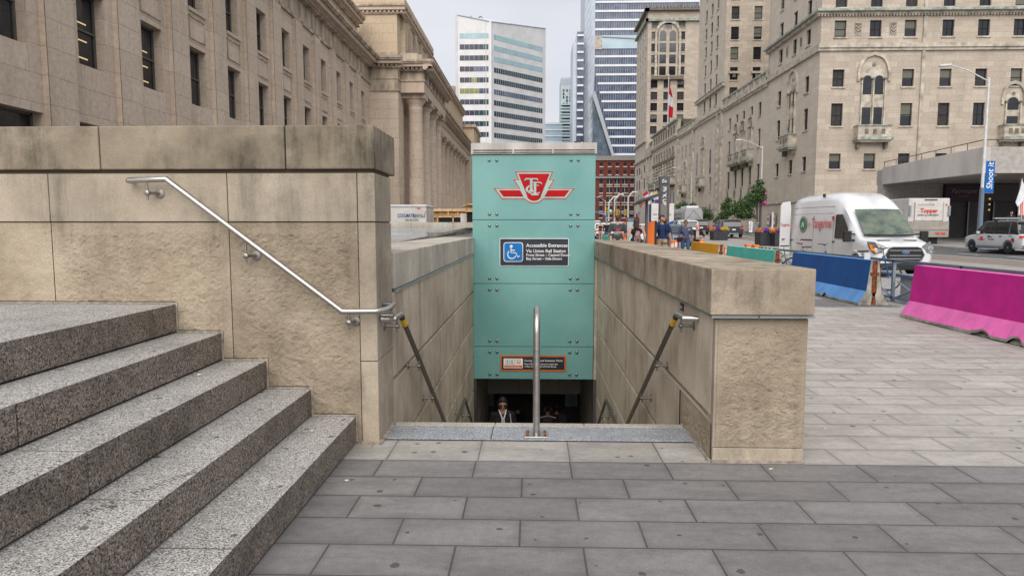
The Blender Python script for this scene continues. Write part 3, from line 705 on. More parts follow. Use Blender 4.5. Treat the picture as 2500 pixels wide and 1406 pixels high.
# -- accessible entrances sign
def krect(mb, x0, y0, x1, y1, d, mat, th=.003, rad=0):
    a = kp(x0, y0); b_ = kp(x1, y1)
    if rad:
        pts = []
        for cx_, cy_, s0 in ((b_[0]-rad, a[1]-rad, 0), (a[0]+rad, a[1]-rad, 90), (a[0]+rad, b_[1]+rad, 180), (b_[0]-rad, b_[1]+rad, 270)):
            pts += [(cx_ + rad*math.cos(R(s0+t_)), cy_ + rad*math.sin(R(s0+t_))) for t_ in (0, 30, 60, 90)]
        fpoly(mb, KF, pts, d, mat, th)
    else: fbox(mb, KF, a[0], b_[0], b_[1], a[1], d, d + th, mat)
def ktext(s, px, py, size, d, mat, parent, **kw):
    x, z_ = kp(px, py); return text('lettering', s, size, (x, KY - .012 - d, z_), FACE_CAM, mat, parent, ext=.001, **kw)
mb = MB(); krect(mb, 1220, 582, 1388, 649.5, .001, 'sign_white', .012, .02); krect(mb, 1221.3, 583.3, 1386.7, 648.2, .013, 'sign_navy', .002, .015); sg = mb.build('wheelchair_sign', kio)
mb = MB(); krect(mb, 1229.5, 591.5, 1277, 639, .0155, 'sign_white', .0015, .05); krect(mb, 1231, 593, 1275.5, 637.5, .017, 'sign_blue', .0015, .045)
def kpt(x, y): X, Z = kp(1200 + x / 12.5, 570 + y / 12.5); return (X, KY - .012 - .021, Z)
W = 'sign_white'
hx, hz = kp(1200 + 604/12.5, 570 + 395/12.5); mb.lathe((hx, KY - .031, hz), (0, -1, 0), [(0, .028), (.004, .028)], W, 18)
for pts in ([(593, 450), (600, 592), (740, 592), (800, 720), (865, 690)], [(600, 520), (715, 520)]): mb.tube([kpt(*p) for p in pts], .0115, W, 8)
mb.tube([kpt(620 + 125 * math.cos(R(a)), 645 + 125 * math.sin(R(a))) for a in range(18, 245, 12)], .011, W, 8); mb.build('wheelchair_symbol', sg)
for s, px, py, sz, bl in (('Accessible Entrances', 1284.5, 603, .094, .0015), ('Via Union Rail Station', 1284.5, 616.2, .086, .0012), ('Front Street \u2013 Central Doors', 1284.5, 625.3, .070, .001), ('Bay Street \u2013 Side Doors', 1284.5, 634.2, .070, .001)):
    ktext(s, px, py, sz, .0165, W, sg, bold=bl)
mb = MB(); krect(mb, 1221.5, 866.5, 1381.5, 906, .001, 'sign_orange', .012, .02); krect(mb, 1225, 870, 1377.5, 902, .013, 'sign_navy', .002); sg = mb.build('streetcar_notice', kio)
mb = MB(); krect(mb, 1229.5, 874, 1276.5, 898, .0155, 'sign_white', .0015, .015); krect(mb, 1231, 890.5, 1275, 896.5, .0172, 'sign_orange', .001); mb.build('route_badge', sg)
mb = MB(); krect(mb, 1262, 877, 1271, 885, .0172, 'sign_orange', .001, .01); krect(mb, 1263.3, 878.3, 1269.7, 882.5, .0183, 'sign_white', .001); krect(mb, 1262.6, 885, 1264.5, 888, .0172, 'sign_orange', .001); krect(mb, 1268.4, 885, 1270.3, 888, .0172, 'sign_orange', .001)
krect(mb, 1235, 876.6, 1257.8, 888.6, .0172, 'text_black', .0005); krect(mb, 1235.6, 877.2, 1257.2, 888, .0178, 'sign_white', .0006); mb.build('bus_symbol', sg)
ktext('310', 1236.6, 886.3, .085, .0190, 'text_black', sg); ktext('Streetcar Replacement Bus', 1232.2, 894.8, .026, .0186, W, sg, bold=.0004)
for s, py, sz in (('During Overhead Streetcar Work', 881.3, .0535), ('Board Blue Night buses on west side', 889.2, .043), ('of Bay Street, south of Front Street', 895.3, .043)):
    ktext(s, 1280.5, py, sz, .0165, W, sg, bold=.0006)

# ================================================================ HANDRAILS
def bracket(parent, wallp, n, railp):
    mb = MB(); w_ = Vector(wallp); n = Vector(n); p = Vector(railp); mid = Vector((p.x, p.y, w_.z)) if abs(n.z) < .5 else p
    mb.lathe(w_, n, [(0, .034), (.006, .034), (.008, .028), (.010, .014)], 'bracket_steel', 20)
    mb.tube([w_, mid], .011, 'bracket_steel', 12); mb.lathe(mid - n * .016, n, [(0, .012), (.004, .019), (.03, .019), (.034, .012)], 'bracket_steel', 14)
    mb.tube([mid + Vector((0, 0, -.05)), Vector((p.x, p.y, p.z - .02))], .008, 'bracket_steel', 10)
    return mb.build('bracket', parent, smooth=45)
hr = thing('handrail', 'stainless steel handrail sloping down the tall stone wall beside the granite steps', 'handrail')
RY = 4.775
pts = [(-2.905, 4.84, 1.945), (-2.905, RY + .02, 1.945), (-2.885, RY, 1.945), (-2.62, RY, 1.953), (-1.372, RY, 1.005), (-1.13, RY, 1.008), (-1.07, 4.82, 1.015), (-1.05, 4.88, 1.02), (-1.05, 5.02, 1.03), (-1.13, 5.04, 1.03)]
mb = MB(); mb.tube(pts, .0215, 'stainless', 18); mb.build('rail', hr, smooth=40)
bracket(hr, (-2.72, 4.862, 1.855), (0, -1, 0), (-2.76, RY, 1.945)); bracket(hr, (-2.02, 4.862, 1.405), (0, -1, 0), (-2.06, RY, 1.515)); bracket(hr, (-1.30, 4.862, .925), (0, -1, 0), (-1.325, RY, 1.0))
bracket(hr, (-1.14, 4.95, .955), (1, 0, 0), (-1.05, 4.95, 1.02))
def stairrail(name, lab, X, s, y0, z0):
    h = thing('handrail', lab, 'handrail', group=None); dy = .2
    p = [(X + s*.10, y0 - .28, z0), (X, y0 - .25, z0), (X, y0, z0), (X, y0 + 3.35, z0 - 3.35 * .637)]
    mb = MB(); mb.tube(p, .0215, 'dark_steel', 16); mb.tube([(X + s*.10, y0 - .28, z0), (X, y0 - .25, z0), (X, y0 + .01, z0)], .0218, 'stainless', 16); mb.build('rail', h, smooth=40)
    a = Vector((X, y0 + .04, z0 - .04 * .637)); d = Vector((0, 1, -.637)).normalized()
    mb = MB(); mb.tube([a + d * .02, a + d * .15], .0235, 'yellow_tape', 16); mb.tube([a, a + d * .02], .024, 'black_plastic', 16); mb.tube([a + d * .15, a + d * .175], .024, 'black_plastic', 16); mb.build('tape', h, smooth=40)
    for k in (.0, .8, 1.6, 2.5):
        yy = y0 - .15 if k == 0 else y0 + k; zz = z0 if k == 0 else z0 - k * .637
        bracket(h, (X + s * .10, yy, zz - .07), (-s, 0, 0), (X, yy, zz))
    return h
stairrail('handrail', 'dark steel stair handrail with yellow tape on the left stairwell wall', -1.04, -1, 5.24, .925)
stairrail('handrail', 'dark steel stair handrail with yellow tape on the right stairwell wall', 1.14, 1, 5.29, .93)
for X, s, lab in ((-1.04, -1, 'lower steel landing handrail on the left stairwell wall'), (1.14, 1, 'lower steel landing handrail on the right stairwell wall')):
    h = thing('handrail', lab, 'handrail'); mb = MB(); zl = -1.05
    mb.tube([(X, 8.7, zl - .02), (X, 10.2, zl), (X, 13.2, zl - 3.0 * .637)], .0215, 'dark_steel', 14); mb.build('rail', h, smooth=40)
    bracket(h, (X + s*.10, 9.7, zl - .08), (-s, 0, 0), (X, 9.7, zl - .01)); bracket(h, (X + s*.10, 10.7, zl - .4), (-s, 0, 0), (X, 10.7, zl - .31))
ch = thing('handrail', 'upright central steel handrail post curving over the top of the stairs', 'handrail')
mb = MB(); cy = 5.08
p = [(.034, cy, .012), (.034, cy, .80)] + [(.034, cy + .17 * (1 - math.cos(t_)), .80 + .17 * math.sin(t_)) for t_ in [R(k) for k in (15, 30, 45, 60, 75, 90, 105, 120)]]
lx = p[-1]; p += [(.034, lx[1] + 3.3, lx[2] - 3.3 * .637)]
mb.tube(p, .0255, 'stainless', 20); mb.tube([(.034, 8.7, -1.95), (.034, 8.7, -1.2)], .0255, 'stainless', 16); mb.build('rail', ch, smooth=50)
mb = MB(); a = Vector(lx); d = Vector((0, 1, -.637)).normalized(); mb.tube([a + d*.05, a + d*.2], .0275, 'yellow_tape', 16); mb.build('tape', ch)
mb = MB(); mb.box(-.06, .125, 5.015, 5.155, .007, .017, 'stainless'); mb.build('base_plate', ch, bevel=.004)
for x in (-.035, .1):
    for y_ in (5.04, 5.13): mb = MB(); mb.lathe((x, y_, .017), (0, 0, 1), [(0, .014), (.003, .014), (.0035, .010), (.014, .010)], 'rust', 6); mb.build('bolt', ch)

# ================================================================ LITTER
def butt(x, y, z, r, lab):
    mb = MB(); d = Vector((math.cos(r), math.sin(r), 0)) * .014; c = Vector((x, y, z + .004)); mb.tube([c - d, c + d * .2], .0042, 'sign_white', 8); mb.tube([c + d * .2, c + d], .0042, 'lumber', 8)
    return tag(mb.build('cigarette_butt'), lab, 'cigarette butt', 'cigarette butts dropped on the steps and paving')
butt(-1.18, 4.13, 0, .1, 'cigarette butt on the dark paving beside the lowest granite step')
butt(-1.52, 4.5, .207, .7, 'cigarette butt on the lowest granite tread')
butt(-2.75, 2.95, .63, 1.3, 'cigarette butt on the middle granite tread near a slab joint')
butt(-2.22, 4.35, .63, .4, 'cigarette butt on the middle granite tread near the stone wall')
butt(1.6, 4.42, 0, .3, 'cigarette butt on the dark paving in front of the right pier')
butt(2.35, 5.35, 0, 2.2, 'cigarette butt on the pale paving right of the pier')

# ================================================================ STATION (left)
sta = thing('railway_station', 'long classical limestone railway station with tall windows and a row of columns', 'building')
SX = -16.0
F = Fr((SX, 0, 0), (0, 1, 0), (1, 0, 0))     # u along the street, d towards the street
B0, BS = 19.91, 3.936
rowsB = [(2.4, 5.29, .45), (7.33, 10.0, .0), (11.75, 14.2, .0)]
holes = []; wins = []
for i in range(-2, 12):
    u = B0 + BS * i
    if u > 64.5: break
    for k, (z0, z1, ex) in enumerate(rowsB):
        wd = 1.55 if k < 2 else 1.45
        holes.append((u - ex, u + wd + ex, z0, z1)); wins.append((u - ex, u + wd + ex, z0, z1))
mb = MB(); wall_holes(mb, F, 6, 66.8, -.1, 15.5, holes, 'station_stone', .45, 'station_stone')
mb.quad((SX, 6, 15.5), (SX, 66.8, 15.5), (SX, 66.8, 17.1), (SX, 6, 17.1), 'station_trim')
mb.box(SX - 14, SX - .9, 6, 66.8, 0, 17, 'interior_dark'); mb.build('wall', sta)
for (a, b_, c, d) in wins:
    mb = MB(); fbox(mb, F, a + .06, b_ - .06, c + .05, d - .05, -.44, -.42, 'window_glass')
    for q in ((a, a + .09, c, d), (b_ - .09, b_, c, d), (a, b_, c, c + .08), (a, b_, d - .08, d)): fbox(mb, F, *q, -.45, -.36, 'station_window_frame')
    fbox(mb, F, a + .05, b_ - .05, (c + d) / 2 - .03, (c + d) / 2 + .04, -.43, -.34, 'station_window_frame')
    if 24 < b_ < 33 and 7 < c < 8:
        for k in range(3): fbox(mb, F, a + .5, a + 1.1, c + .35 + k * .62, c + .40 + k * .62, -.415, -.41, 'interior_lamp')
    mb.build('window', sta)
for i in range(-3, 12):
    u0 = B0 + BS * i + 2.06; u1 = u0 + 1.42
    if u1 > 66.5: break
    mb = MB(); fbox(mb, F, u0, u1, 0, 15.35, 0, .2, 'station_stone'); fbox(mb, F, u0 + .0, u0 + .02, 0, 15.3, .2, .215, 'station_groove'); mb.build('pilaster', sta)
    u = B0 + BS * (i + 1)
    if u < 64:
        mb = MB()
        for q in ((u, u + 1.5, 11.35, 11.42), (u, u + 1.5, 10.35, 10.41), (u, u + .06, 10.4, 11.4), (u + 1.44, u + 1.5, 10.4, 11.4)): fbox(mb, F, *q, .0, .05, 'station_trim')
        fbox(mb, F, u - .05, u + 1.6, 11.6, 11.76, 0, .1, 'station_stone')
        mb.build('sunk_panel', sta)
def cornice(F, u0, u1, z, proj, mats=('station_trim', 'station_stone'), dent=True, h=.85):
    mb = MB(); fbox(mb, F, u0, u1, z - .12, z, 0, proj * .35, mats[0])
    if dent:
        n = int((u1 - u0) / .42)
        for k in range(n): fbox(mb, F, u0 + k * .42, u0 + k * .42 + .22, z, z + .2, 0, proj * .5, mats[1])
    fbox(mb, F, u0, u1, z + .2, z + .5, 0, proj * .8, mats[1]); fbox(mb, F, u0, u1, z + .5, z + h * .75, 0, proj, mats[0]); fbox(mb, F, u0, u1, z + h * .75, z + h, 0, proj * 1.08, mats[0])
    return mb
mb = MB(); fbox(mb, F, 6, 66.8, 15.42, 15.62, 0, .16, 'station_trim'); mb.build('string_course', sta)
cornice(F, 6, 66.8, 17.05, 1.15).build('cornice', sta)
mb = MB(); mb.box(SX - 9, SX - 1.1, 6, 66.8, 17.8, 21.0, 'station_stone_warm'); mb.build('attic_wall', sta)
F2 = Fr((SX - 1.1, 0, 0), (0, 1, 0), (1, 0, 0)); cornice(F2, 6, 66.8, 20.9, .8).build('attic_cornice', sta)
# end pavilion
PX = -13.2
mb = MB(); mb.box(SX - 4, PX, 66.8, 69.6, 0, 14.8, 'station_stone'); mb.box(SX - 4, PX, 66.75, 69.6, 14.8, 17.05, 'station_trim'); mb.box(SX - 4, PX + .1, 66.65, 69.7, 14.75, 14.95, 'station_trim'); mb.box(SX - 4, PX + .08, 66.68, 69.6, 15.9, 16.0, 'station_trim')
mb.box(SX, SX + .5, 69.6, 100, 0, 14.8, 'station_stone'); mb.build('pavilion', sta)
FP = Fr((0, 66.8, 0), (1, 0, 0), (0, -1, 0))
cornice(FP, SX - .3, PX + .5, 17.05, 1.0).build('cornice', sta)
mb = MB(); mb.box(SX - 1.5, PX - .1, 67.4, 86, 17.8, 18.6, 'station_trim'); mb.box(SX - 4, PX - .15, 67.6, 86, 18.6, 23.0, 'station_stone_warm'); mb.box(PX - .15, PX + .25, 69.5, 86, 18.6, 23, 'station_stone_warm')
for k in range(4): mb.box(PX + .25, PX + .5, 70.2 + 4.0 * k, 71.4 + 4.0 * k, 18.6, 22.2, 'station_trim')
mb.build('attic_pavilion', sta)
cornice(Fr((0, 67.6, 0), (1, 0, 0), (0, -1, 0)), SX - 4.5, PX + .7, 22.4, .5, h=.7).build('attic_cornice', sta)
cornice(Fr((PX + .2, 0, 0), (0, 1, 0), (1, 0, 0)), 67.4, 86.4, 22.4, .5, h=.7).build('attic_cornice', sta)
mb = MB(); mb.box(SX - 4, PX + .7, 67.2, 86.4, 23.1, 23.7, 'station_stone_warm'); mb.build('parapet', sta)
mb = MB(); mb.box(PX - .2, PX + 2.2, 68.2, 74, 17.9, 18.55, 'station_trim'); mb.box(PX - .1, PX + 1.7, 68.4, 73.6, 18.55, 18.75, 'concrete'); mb.build('portico_block', sta)
# portico entablature
ex0, ex1 = -13.3, -10.85
mb = MB(); mb.box(ex0, ex1, 68.2, 84.8, 14.85, 15.95, 'station_stone'); mb.box(ex0, ex1 + .1, 68.1, 84.9, 15.95, 16.1, 'station_trim'); mb.box(ex0, ex1 - .05, 68.3, 84.7, 16.1, 17.1, 'station_trim')
for k in range(6): mb.box(ex1 - .05, ex1 + .03, 69.3 + k * 2.6, 70.2 + k * 2.6, 16.12, 17.05, 'station_groove')
mb.build('entablature', sta)
cornice(Fr((0, 68.2, 0), (1, 0, 0), (0, -1, 0)), ex0, ex1 + .9, 17.05, .9).build('cornice', sta)
cornice(Fr((ex1, 0, 0), (0, 1, 0), (1, 0, 0)), 67.4, 85.6, 17.05, 1.0).build('cornice', sta)
# main colonnade behind and beyond
mb = MB(); mb.box(-15.6, -13.0, 84.8, 141, 14.85, 15.95, 'station_stone'); mb.box(-15.6, -12.9, 84.8, 141, 15.95, 16.1, 'station_trim'); mb.box(-15.6, -13.05, 84.8, 141, 16.1, 17.1, 'station_stone_warm'); mb.build('entablature', sta)
cornice(Fr((-13.0, 0, 0), (0, 1, 0), (1, 0, 0)), 85, 141, 17.05, 1.0).build('cornice', sta)
mb = MB(); mb.box(-22, -15.0, 88, 146, 17.8, 25.2, 'station_stone_warm'); mb.build('attic_wall', sta)
cornice(Fr((-15.0, 0, 0), (0, 1, 0), (1, 0, 0)), 88, 146, 25.0, .7, h=.8).build('attic_cornice', sta)
mb = MB(); mb.box(-22, -16.6, 84, 160, 0, 15, 'station_trim'); mb.build('rear_wall', sta)
mb = MB(); mb.box(-17, -12.9, 138.5, 145, 0, 17.9, 'station_stone'); mb.box(-17, -11.9, 146, 162, 0, 17.0, 'station_stone'); mb.box(-17.5, -11.2, 145.6, 162.4, 17.0, 17.9, 'station_trim')
mb.box(-17, -12.6, 146, 162, 17.9, 22.6, 'station_stone_warm'); mb.box(-17.4, -12.2, 145.6, 162.4, 22.6, 23.2, 'station_trim')
for k in range(4): mb.box(-12.6, -12.35, 147 + 4 * k, 148.2 + 4 * k, 18, 22.2, 'station_trim')
mb.build('pavilion', sta)
def column(x, y, r=.78, zt=14.85):
    mb = MB(); mb.lathe((x, y, 0), (0, 0, 1), [(0, r * 1.12), (.3, r * 1.08), (6, r * 1.02), (zt - 1.5, r * .88), (zt - 1.42, r * .93), (zt - 1.3, r * .88), (zt - 1.05, r * .9), (zt - .55, r * 1.35), (zt - .45, r * 1.4)], 'station_stone', 28)
    mb.box(x - r * 1.45, x + r * 1.45, y - r * 1.45, y + r * 1.45, zt - .46, zt, 'station_trim')
    return mb.build('column', sta, smooth=35)
for x, y in ((-12.0, 69.8), (-12.0, 74.6), (-12.0, 79.4), (-12.0, 84.0)): column(x, y)
for k in range(10): column(-14.1, 89.0 + 4.95 * k, .80)
tank = MB(); tank.lathe((-29.5, 240, 0), (0, 0, 1), [(0, 6), (48, 6), (49.5, 5)], 'tank_tan', 20); tag(tank.build('water_tank', smooth=40), 'round tan rooftop tank showing above the station roof far away', 'tank')

# ================================================================ HOTEL (right)
hot = thing('stone_hotel', 'large pale stone hotel with gothic arches, balconies and three towers across the street', 'building')
HX = 32.0
FS = Fr((HX, 0, 0), (0, 1, 0), (-1, 0, 0))       # street side
FN = Fr((0, 78, 0), (1, 0, 0), (0, -1, 0))       # near facade
WIN = []     # (size, Fr, u0,u1,z0,z1, depth)
def win(F, u, w, z0, z1, d=0.0): WIN.append((w * (z1 - z0) / ((F.o + F.u * u).length + 60 * (abs(F.n.x) > .5)), F, u - w / 2, u + w / 2, z0, z1, d))
LV = [(8.05, 9.75), (12.8, 15.3), (17.1, 19.0), (22.5, 24.3), (25.7, 27.6)]
LV += [(29.2 + 3.35 * k, 31.0 + 3.35 * k) for k in range(5)]
mb = MB()
# near block
nearx = [aY(p, 300, 78)[0] for p in (2042, 2127, 2211, 2302, 2388, 2474)] ; nearx += [nearx[-1] + 3.9 * k for k in (1, 2, 3)]
hN = []
for j, (z0, z1) in enumerate(LV):
    for i, x in enumerate(nearx):
        if i == 1 and j in (1, 2): continue
        if i == 5 and j == 1: hN.append((x - .75, x + .35, z0, z1)); continue
        hN.append((x - .64, x + .64, z0, z1))
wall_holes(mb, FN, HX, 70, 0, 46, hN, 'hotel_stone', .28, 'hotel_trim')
ysA = [81.4, 85.6, 90.2]
hA = [(y - .6, y + .6, z0, z1) for y in ysA for j, (z0, z1) in enumerate(LV) if not (y == 85.6 and j in (1, 2))]
wall_holes(mb, FS, 78, 94.6, 0, 46, hA, 'hotel_stone_lit', .28, 'hotel_trim')
mb.box(HX + .4, 69.5, 78.5, 94.4, 0, 45.8, 'hotel_trim_dark'); mb.box(HX - .05, 70, 94.3, 94.6, 22, 46, 'hotel_stone')
# projecting right bay of the near facade
bx0 = aY(2243, 300, 78)[0]
mb.build('wall', hot)
for h in hN: WIN.append((9 + (h[1]-h[0]), FN, *h, -.28))
for h in hA: WIN.append((3, FS, *h, -.28))
mb = MB(); fbox(mb, FN, bx0 - .1, bx0 + .25, 4, 46, 0, .18, 'hotel_trim')
mb.build('corner_strip', hot)
mb = MB(); fbox(mb, FN, HX - .3, 70, 21.0, 21.3, 0, .25, 'hotel_trim'); fbox(mb, FN, HX - .3, 70, 21.3, 21.75, 0, .4, 'hotel_trim'); fbox(mb, FS, 78.01, 94.6, 21.0, 21.75, 0, .3, 'hotel_trim')
mb.build('belt_course', hot)
mb = MB(); fbox(mb, FN, HX - .6, 70, 24.9, 25.15, 0, .35, 'hotel_trim')
for k in range(110): fbox(mb, FN, HX - .5 + k * .34, HX - .5 + k * .34 + .18, 24.72, 24.9, 0, .3, 'hotel_trim')
fbox(mb, FN, HX - .75, 70, 25.15, 25.4, 0, .75, 'copper_green'); fbox(mb, FS, 78.01, 94.9, 24.8, 25.15, 0, .4, 'hotel_trim'); fbox(mb, FS, 78.01, 94.9, 25.15, 25.4, 0, .75, 'copper_green'); mb.build('cornice', hot)
for x in [(nearx[0] + nearx[1]) / 2, (nearx[1] + nearx[2]) / 2]:
    mb = MB(); fbox(mb, FN, x - .42, x + .42, 22.7, 24.1, 0, .05, 'hotel_trim')
    fbox(mb, FN, x - .34, x + .34, 22.82, 23.98, .05, .055, 'hotel_trim_dark')
    for k in range(3): fpoly(mb, FN, [(x - .26, 23.8 - .35*k), (x, 23.55 - .35*k), (x + .26, 23.8 - .35*k), (x + .26, 23.65 - .35*k), (x, 23.4 - .35*k), (x - .26, 23.65 - .35*k)], .056, 'hotel_trim', .04)
    mb.build('carved_panel', hot)
for y in (83.5, 87.9): mb = MB(); fbox(mb, FS, y - .4, y + .4, 22.7, 24.1, 0, .05, 'hotel_trim'); fbox(mb, FS, y - .26, y + .26, 22.9, 23.9, .05, .07, 'hotel_trim_dark'); mb.build('carved_panel', hot)
for F, u0, u1 in ((FN, HX, 70), (FS, 78, 182)): mb = MB(); fbox(mb, F, u0, u1, 4.5, 4.75, 0, .14, 'hotel_trim'); fbox(mb, F, u0, u1, -.1, 1.1, 0, .12, 'hotel_trim'); mb.build('belt_course', hot)

def arch_pts(u, z, w, zs_, zt, n=9, pointed=True):
    """outline from bottom-left round the arch to bottom-right; springing zs_, crown zt"""
    L_ = [(u - w, z), (u - w, zs_)]; up = []
    for k in range(1, n):
        t_ = k / n
        if pointed: x = w * (1 - t_) ** .62 * 1.0; x = w * math.cos(math.asin(min(1, t_)) * .93) if t_ < 1 else 0
        else: x = w * math.cos(t_ * math.pi / 2)
        h = (math.sin(t_ * math.pi / 2) if not pointed else t_) * (zt - zs_)
        up.append((x, zs_ + h))
    return L_ + [(u - x, h) for x, h in up] + [(u, zt)] + [(u + x, h) for x, h in up[::-1]] + [(u + w, zs_), (u + w, z)]
def arched(F, u, w, z0, zs_, zt, lights=2, balcony=True, big=True, mats='hotel_trim'):
    mb = MB(); o = arch_pts(u, zs_ - (.2 if big else 0), w + .55, zs_ + .3, zt + .95); i_ = arch_pts(u, zs_ - (.2 if big else 0), w + .28, zs_ + .3, zt + .6)
    n = len(o)
    for k in range(n - 1):
        P = [F.p(*o[k], .0), F.p(*o[k+1], .0), F.p(*i_[k+1], .0), F.p(*i_[k], .0)]; mb.prism(P, F.n * .22, mats)
    mb.build('arch_moulding', hot)
    mb = MB(); fpoly(mb, F, arch_pts(u, z0, w, zs_, zt, pointed=False), .012, mats); 
    for s_ in (-1, 1):
        fbox(mb, F, u + s_ * w - .07, u + s_ * w + .07, z0, zs_ + .1, .0, .22, mats); fbox(mb, F, u + s_ * w - .13, u + s_ * w + .13, zs_ - .1, zs_ + .15, .0, .26, 'hotel_trim_dark')
    if lights == 2: fbox(mb, F, u - .08, u + .08, z0, zs_ + .1, .0, .22, mats); fbox(mb, F, u - .14, u + .14, zs_ - .1, zs_ + .15, .0, .26, 'hotel_trim_dark')
    mb.lathe(F.p(u, zt - .42, .01), F.n, [(0, .2), (.05, .2), (.06, .12)], 'hotel_trim_dark', 12)
    mb.build('arch_niche', hot)
    ws = [(u - w * .5, w * .38), (u + w * .5, w * .38)] if lights == 2 else [(u, w * .8)]
    for uc, hw in ws:
        m2 = MB(); a = z0 + (zs_ - z0) * .40
        fbox(m2, F, uc - hw, uc + hw, z0, a, .015, .03, 'window_glass'); fbox(m2, F, uc - hw, uc + hw, z0 + (a - z0) * .5, z0 + (a - z0) * .5 + .05, .03, .05, 'window_frame'); m2.build('window', hot)
        m2 = MB(); b_ = z0 + (zs_ - z0) * .68; fpoly(m2, F, arch_pts(uc, b_, hw, zs_ - .1, zs_ + hw * .9, pointed=False), .015, 'window_glass', .02); fbox(m2, F, uc - hw, uc + hw, b_ + .6, b_ + .65, .03, .05, 'window_frame'); m2.build('window', hot)
    if balcony:
        m2 = MB(); q = w + .55; fbox(m2, F, u - q, u + q, z0 - 1.35, z0 - .1, 0, .95, mats); fbox(m2, F, u - q - .1, u + q + .1, z0 - .12, z0 + .02, -.0, 1.05, 'copper_green')
        fbox(m2, F, u - q - .15, u + q + .15, z0 - 1.65, z0 - 1.33, 0, 1.15, 'copper_green'); fbox(m2, F, u - q, u + q, z0 - 1.85, z0 - 1.63, 0, .9, mats)
        for s_ in (-1, 1):
            fpoly(m2, F, [(0, 0)] * 0 or [(u + s_*(q - .3) - .16, z0 - 1.85), (u + s_*(q - .3) + .16, z0 - 1.85), (u + s_*(q - .3) + .16, z0 - 2.5), (u + s_*(q - .3) - .16, z0 - 2.5)], .0, 'hotel_trim_dark', .55)
        for k in (-1, 0, 1): fbox(m2, F, u + k * q * .5 - .2, u + k * q * .5 + .2, z0 - 1.0, z0 - .45, .95, .98, 'hotel_trim_dark')
        m2.build('balcony', hot)
arched(FN, nearx[1], 1.28, 12.8, 17.9, 19.9); arched(FN, nearx[5] - .2, .8, 12.8, 15.3, 16.7, lights=1)
arched(FS, 85.6, 1.1, 12.8, 17.9, 19.9)
# low wing A
mb = MB(); ysL = [97.7, 101.3, 105, 108.4, 112.2]
hL = [(y - .55, y + .55, z0, z1) for y in ysL for z0, z1 in ((17.1, 19.0),)] + [(y - .55, y + .55, 12.8, 15.3) for y in (ysL[0], ysL[-1])]
hL += [(y - .65, y + .65, a, c) for y in ysL for a, c in ((3.2, 5.6), (7.6, 10.4))]
wall_holes(mb, FS, 94.6, 116, 0, 21, hL, 'hotel_stone_lit', .28, 'hotel_trim'); mb.box(HX + .4, 60, 94.6, 116, 0, 20.9, 'hotel_trim_dark'); mb.quad((HX, 94.6, 21), (60, 94.6, 21), (60, 116, 21), (HX, 116, 21), 'hotel_trim'); mb.build('wall', hot)
for h in hL: WIN.append((2, FS, *h, -.28))
for y in ysL: mb = MB(); fbox(mb, FS, y - .6, y + .6, 5.65, 7.55, -.1, .06, 'hotel_trim'); fbox(mb, FS, y - .35, y + .35, 6.0, 7.2, .06, .1, 'hotel_trim_dark'); mb.build('carved_panel', hot)
for y in ysL[1:4]: arched(FS, y, .75, 12.8, 16.0, 16.9)
def balustrade(F, u0, u1, z):
    mb = MB(); fbox(mb, F, u0, u1, z, z + .45, 0, .45, 'hotel_trim'); fbox(mb, F, u0, u1, z + 1.55, z + 1.78, -.1, .35, 'copper_green')
    n = int((u1 - u0) / 2.6)
    for k in range(n + 1): c = u0 + (u1 - u0) * k / n; fbox(mb, F, c - .3, c + .3, z + .45, z + 1.6, -.1, .3, 'hotel_trim')
    m_ = int((u1 - u0) / .38)
    for k in range(m_): fbox(mb, F, u0 + k * .38, u0 + k * .38 + .16, z + .45, z + 1.55, .0, .2, 'hotel_trim')
    for k in range(int((u1 - u0) / .7)): fbox(mb, F, u0 + k * .7, u0 + k * .7 + .35, z - .35, z, 0, .35, 'hotel_trim')
    mb.build('balustrade', hot)
balustrade(FS, 94.6, 116, 20.9)
# tower B
FB = Fr((0, 116, 0), (1, 0, 0), (0, -1, 0)); mb = MB()
xb = [aY(p, 300, 116)[0] for p in (1788, 1843)]; xb += [xb[1] + 3.9 * k for k in (1, 2, 3, 4)]
LB = [(22.6 + 3.27 * k, 24.7 + 3.27 * k) for k in range(11)]
hB = [(x - .65, x + .65, a, c) for x in xb for a, c in LB]
wall_holes(mb, FB, HX, 60, 20, 60, hB, 'hotel_stone', .25, 'hotel_trim')
ysB = [121.2, 125, 129]; hB2 = [(y - .6, y + .6, a, c) for y in ysB for a, c in LB] + [(y - .6, y + .6, 22.3 - 5.2, 19.0) for y in ysB[::2]]
wall_holes(mb, FS, 116, 134.5, 20, 60, [h for h in hB2 if h[2] > 20], 'hotel_stone_lit', .25, 'hotel_trim'); mb.box(HX + .4, 59, 116.4, 134, 0, 60, 'hotel_trim_dark')
mb.build('tower_wall', hot)
for h in hB: WIN.append((1.8, FB, *h, -.25))
for h in hB2:
    if h[2] > 20: WIN.append((1.2, FS, *h, -.25))
for x in xb[:3]: mb = MB(); fbox(mb, FB, x - .9, x + .9, 26.9, 27.25, 0, .4, 'hotel_trim'); fbox(mb, FB, x - .25, x + .25, 26.3, 26.9, 0, .25, 'hotel_trim_dark'); mb.build('window_hood', hot)
mb = MB(); fbox(mb, FS, 115.6, 134.8, 24.9, 25.5, 0, .5, 'hotel_trim'); fbox(mb, FS, 115.6, 134.8, 25.4, 25.55, 0, .6, 'copper_green'); fbox(mb, FS, 115.6, 134.8, 21.2, 21.6, 0, .5, 'hotel_trim')
for k in range(27): fbox(mb, FS, 116 + k * .7, 116.35 + k * .7, 20.7, 21.2, 0, .4, 'hotel_trim')
mb.build('cornice', hot)
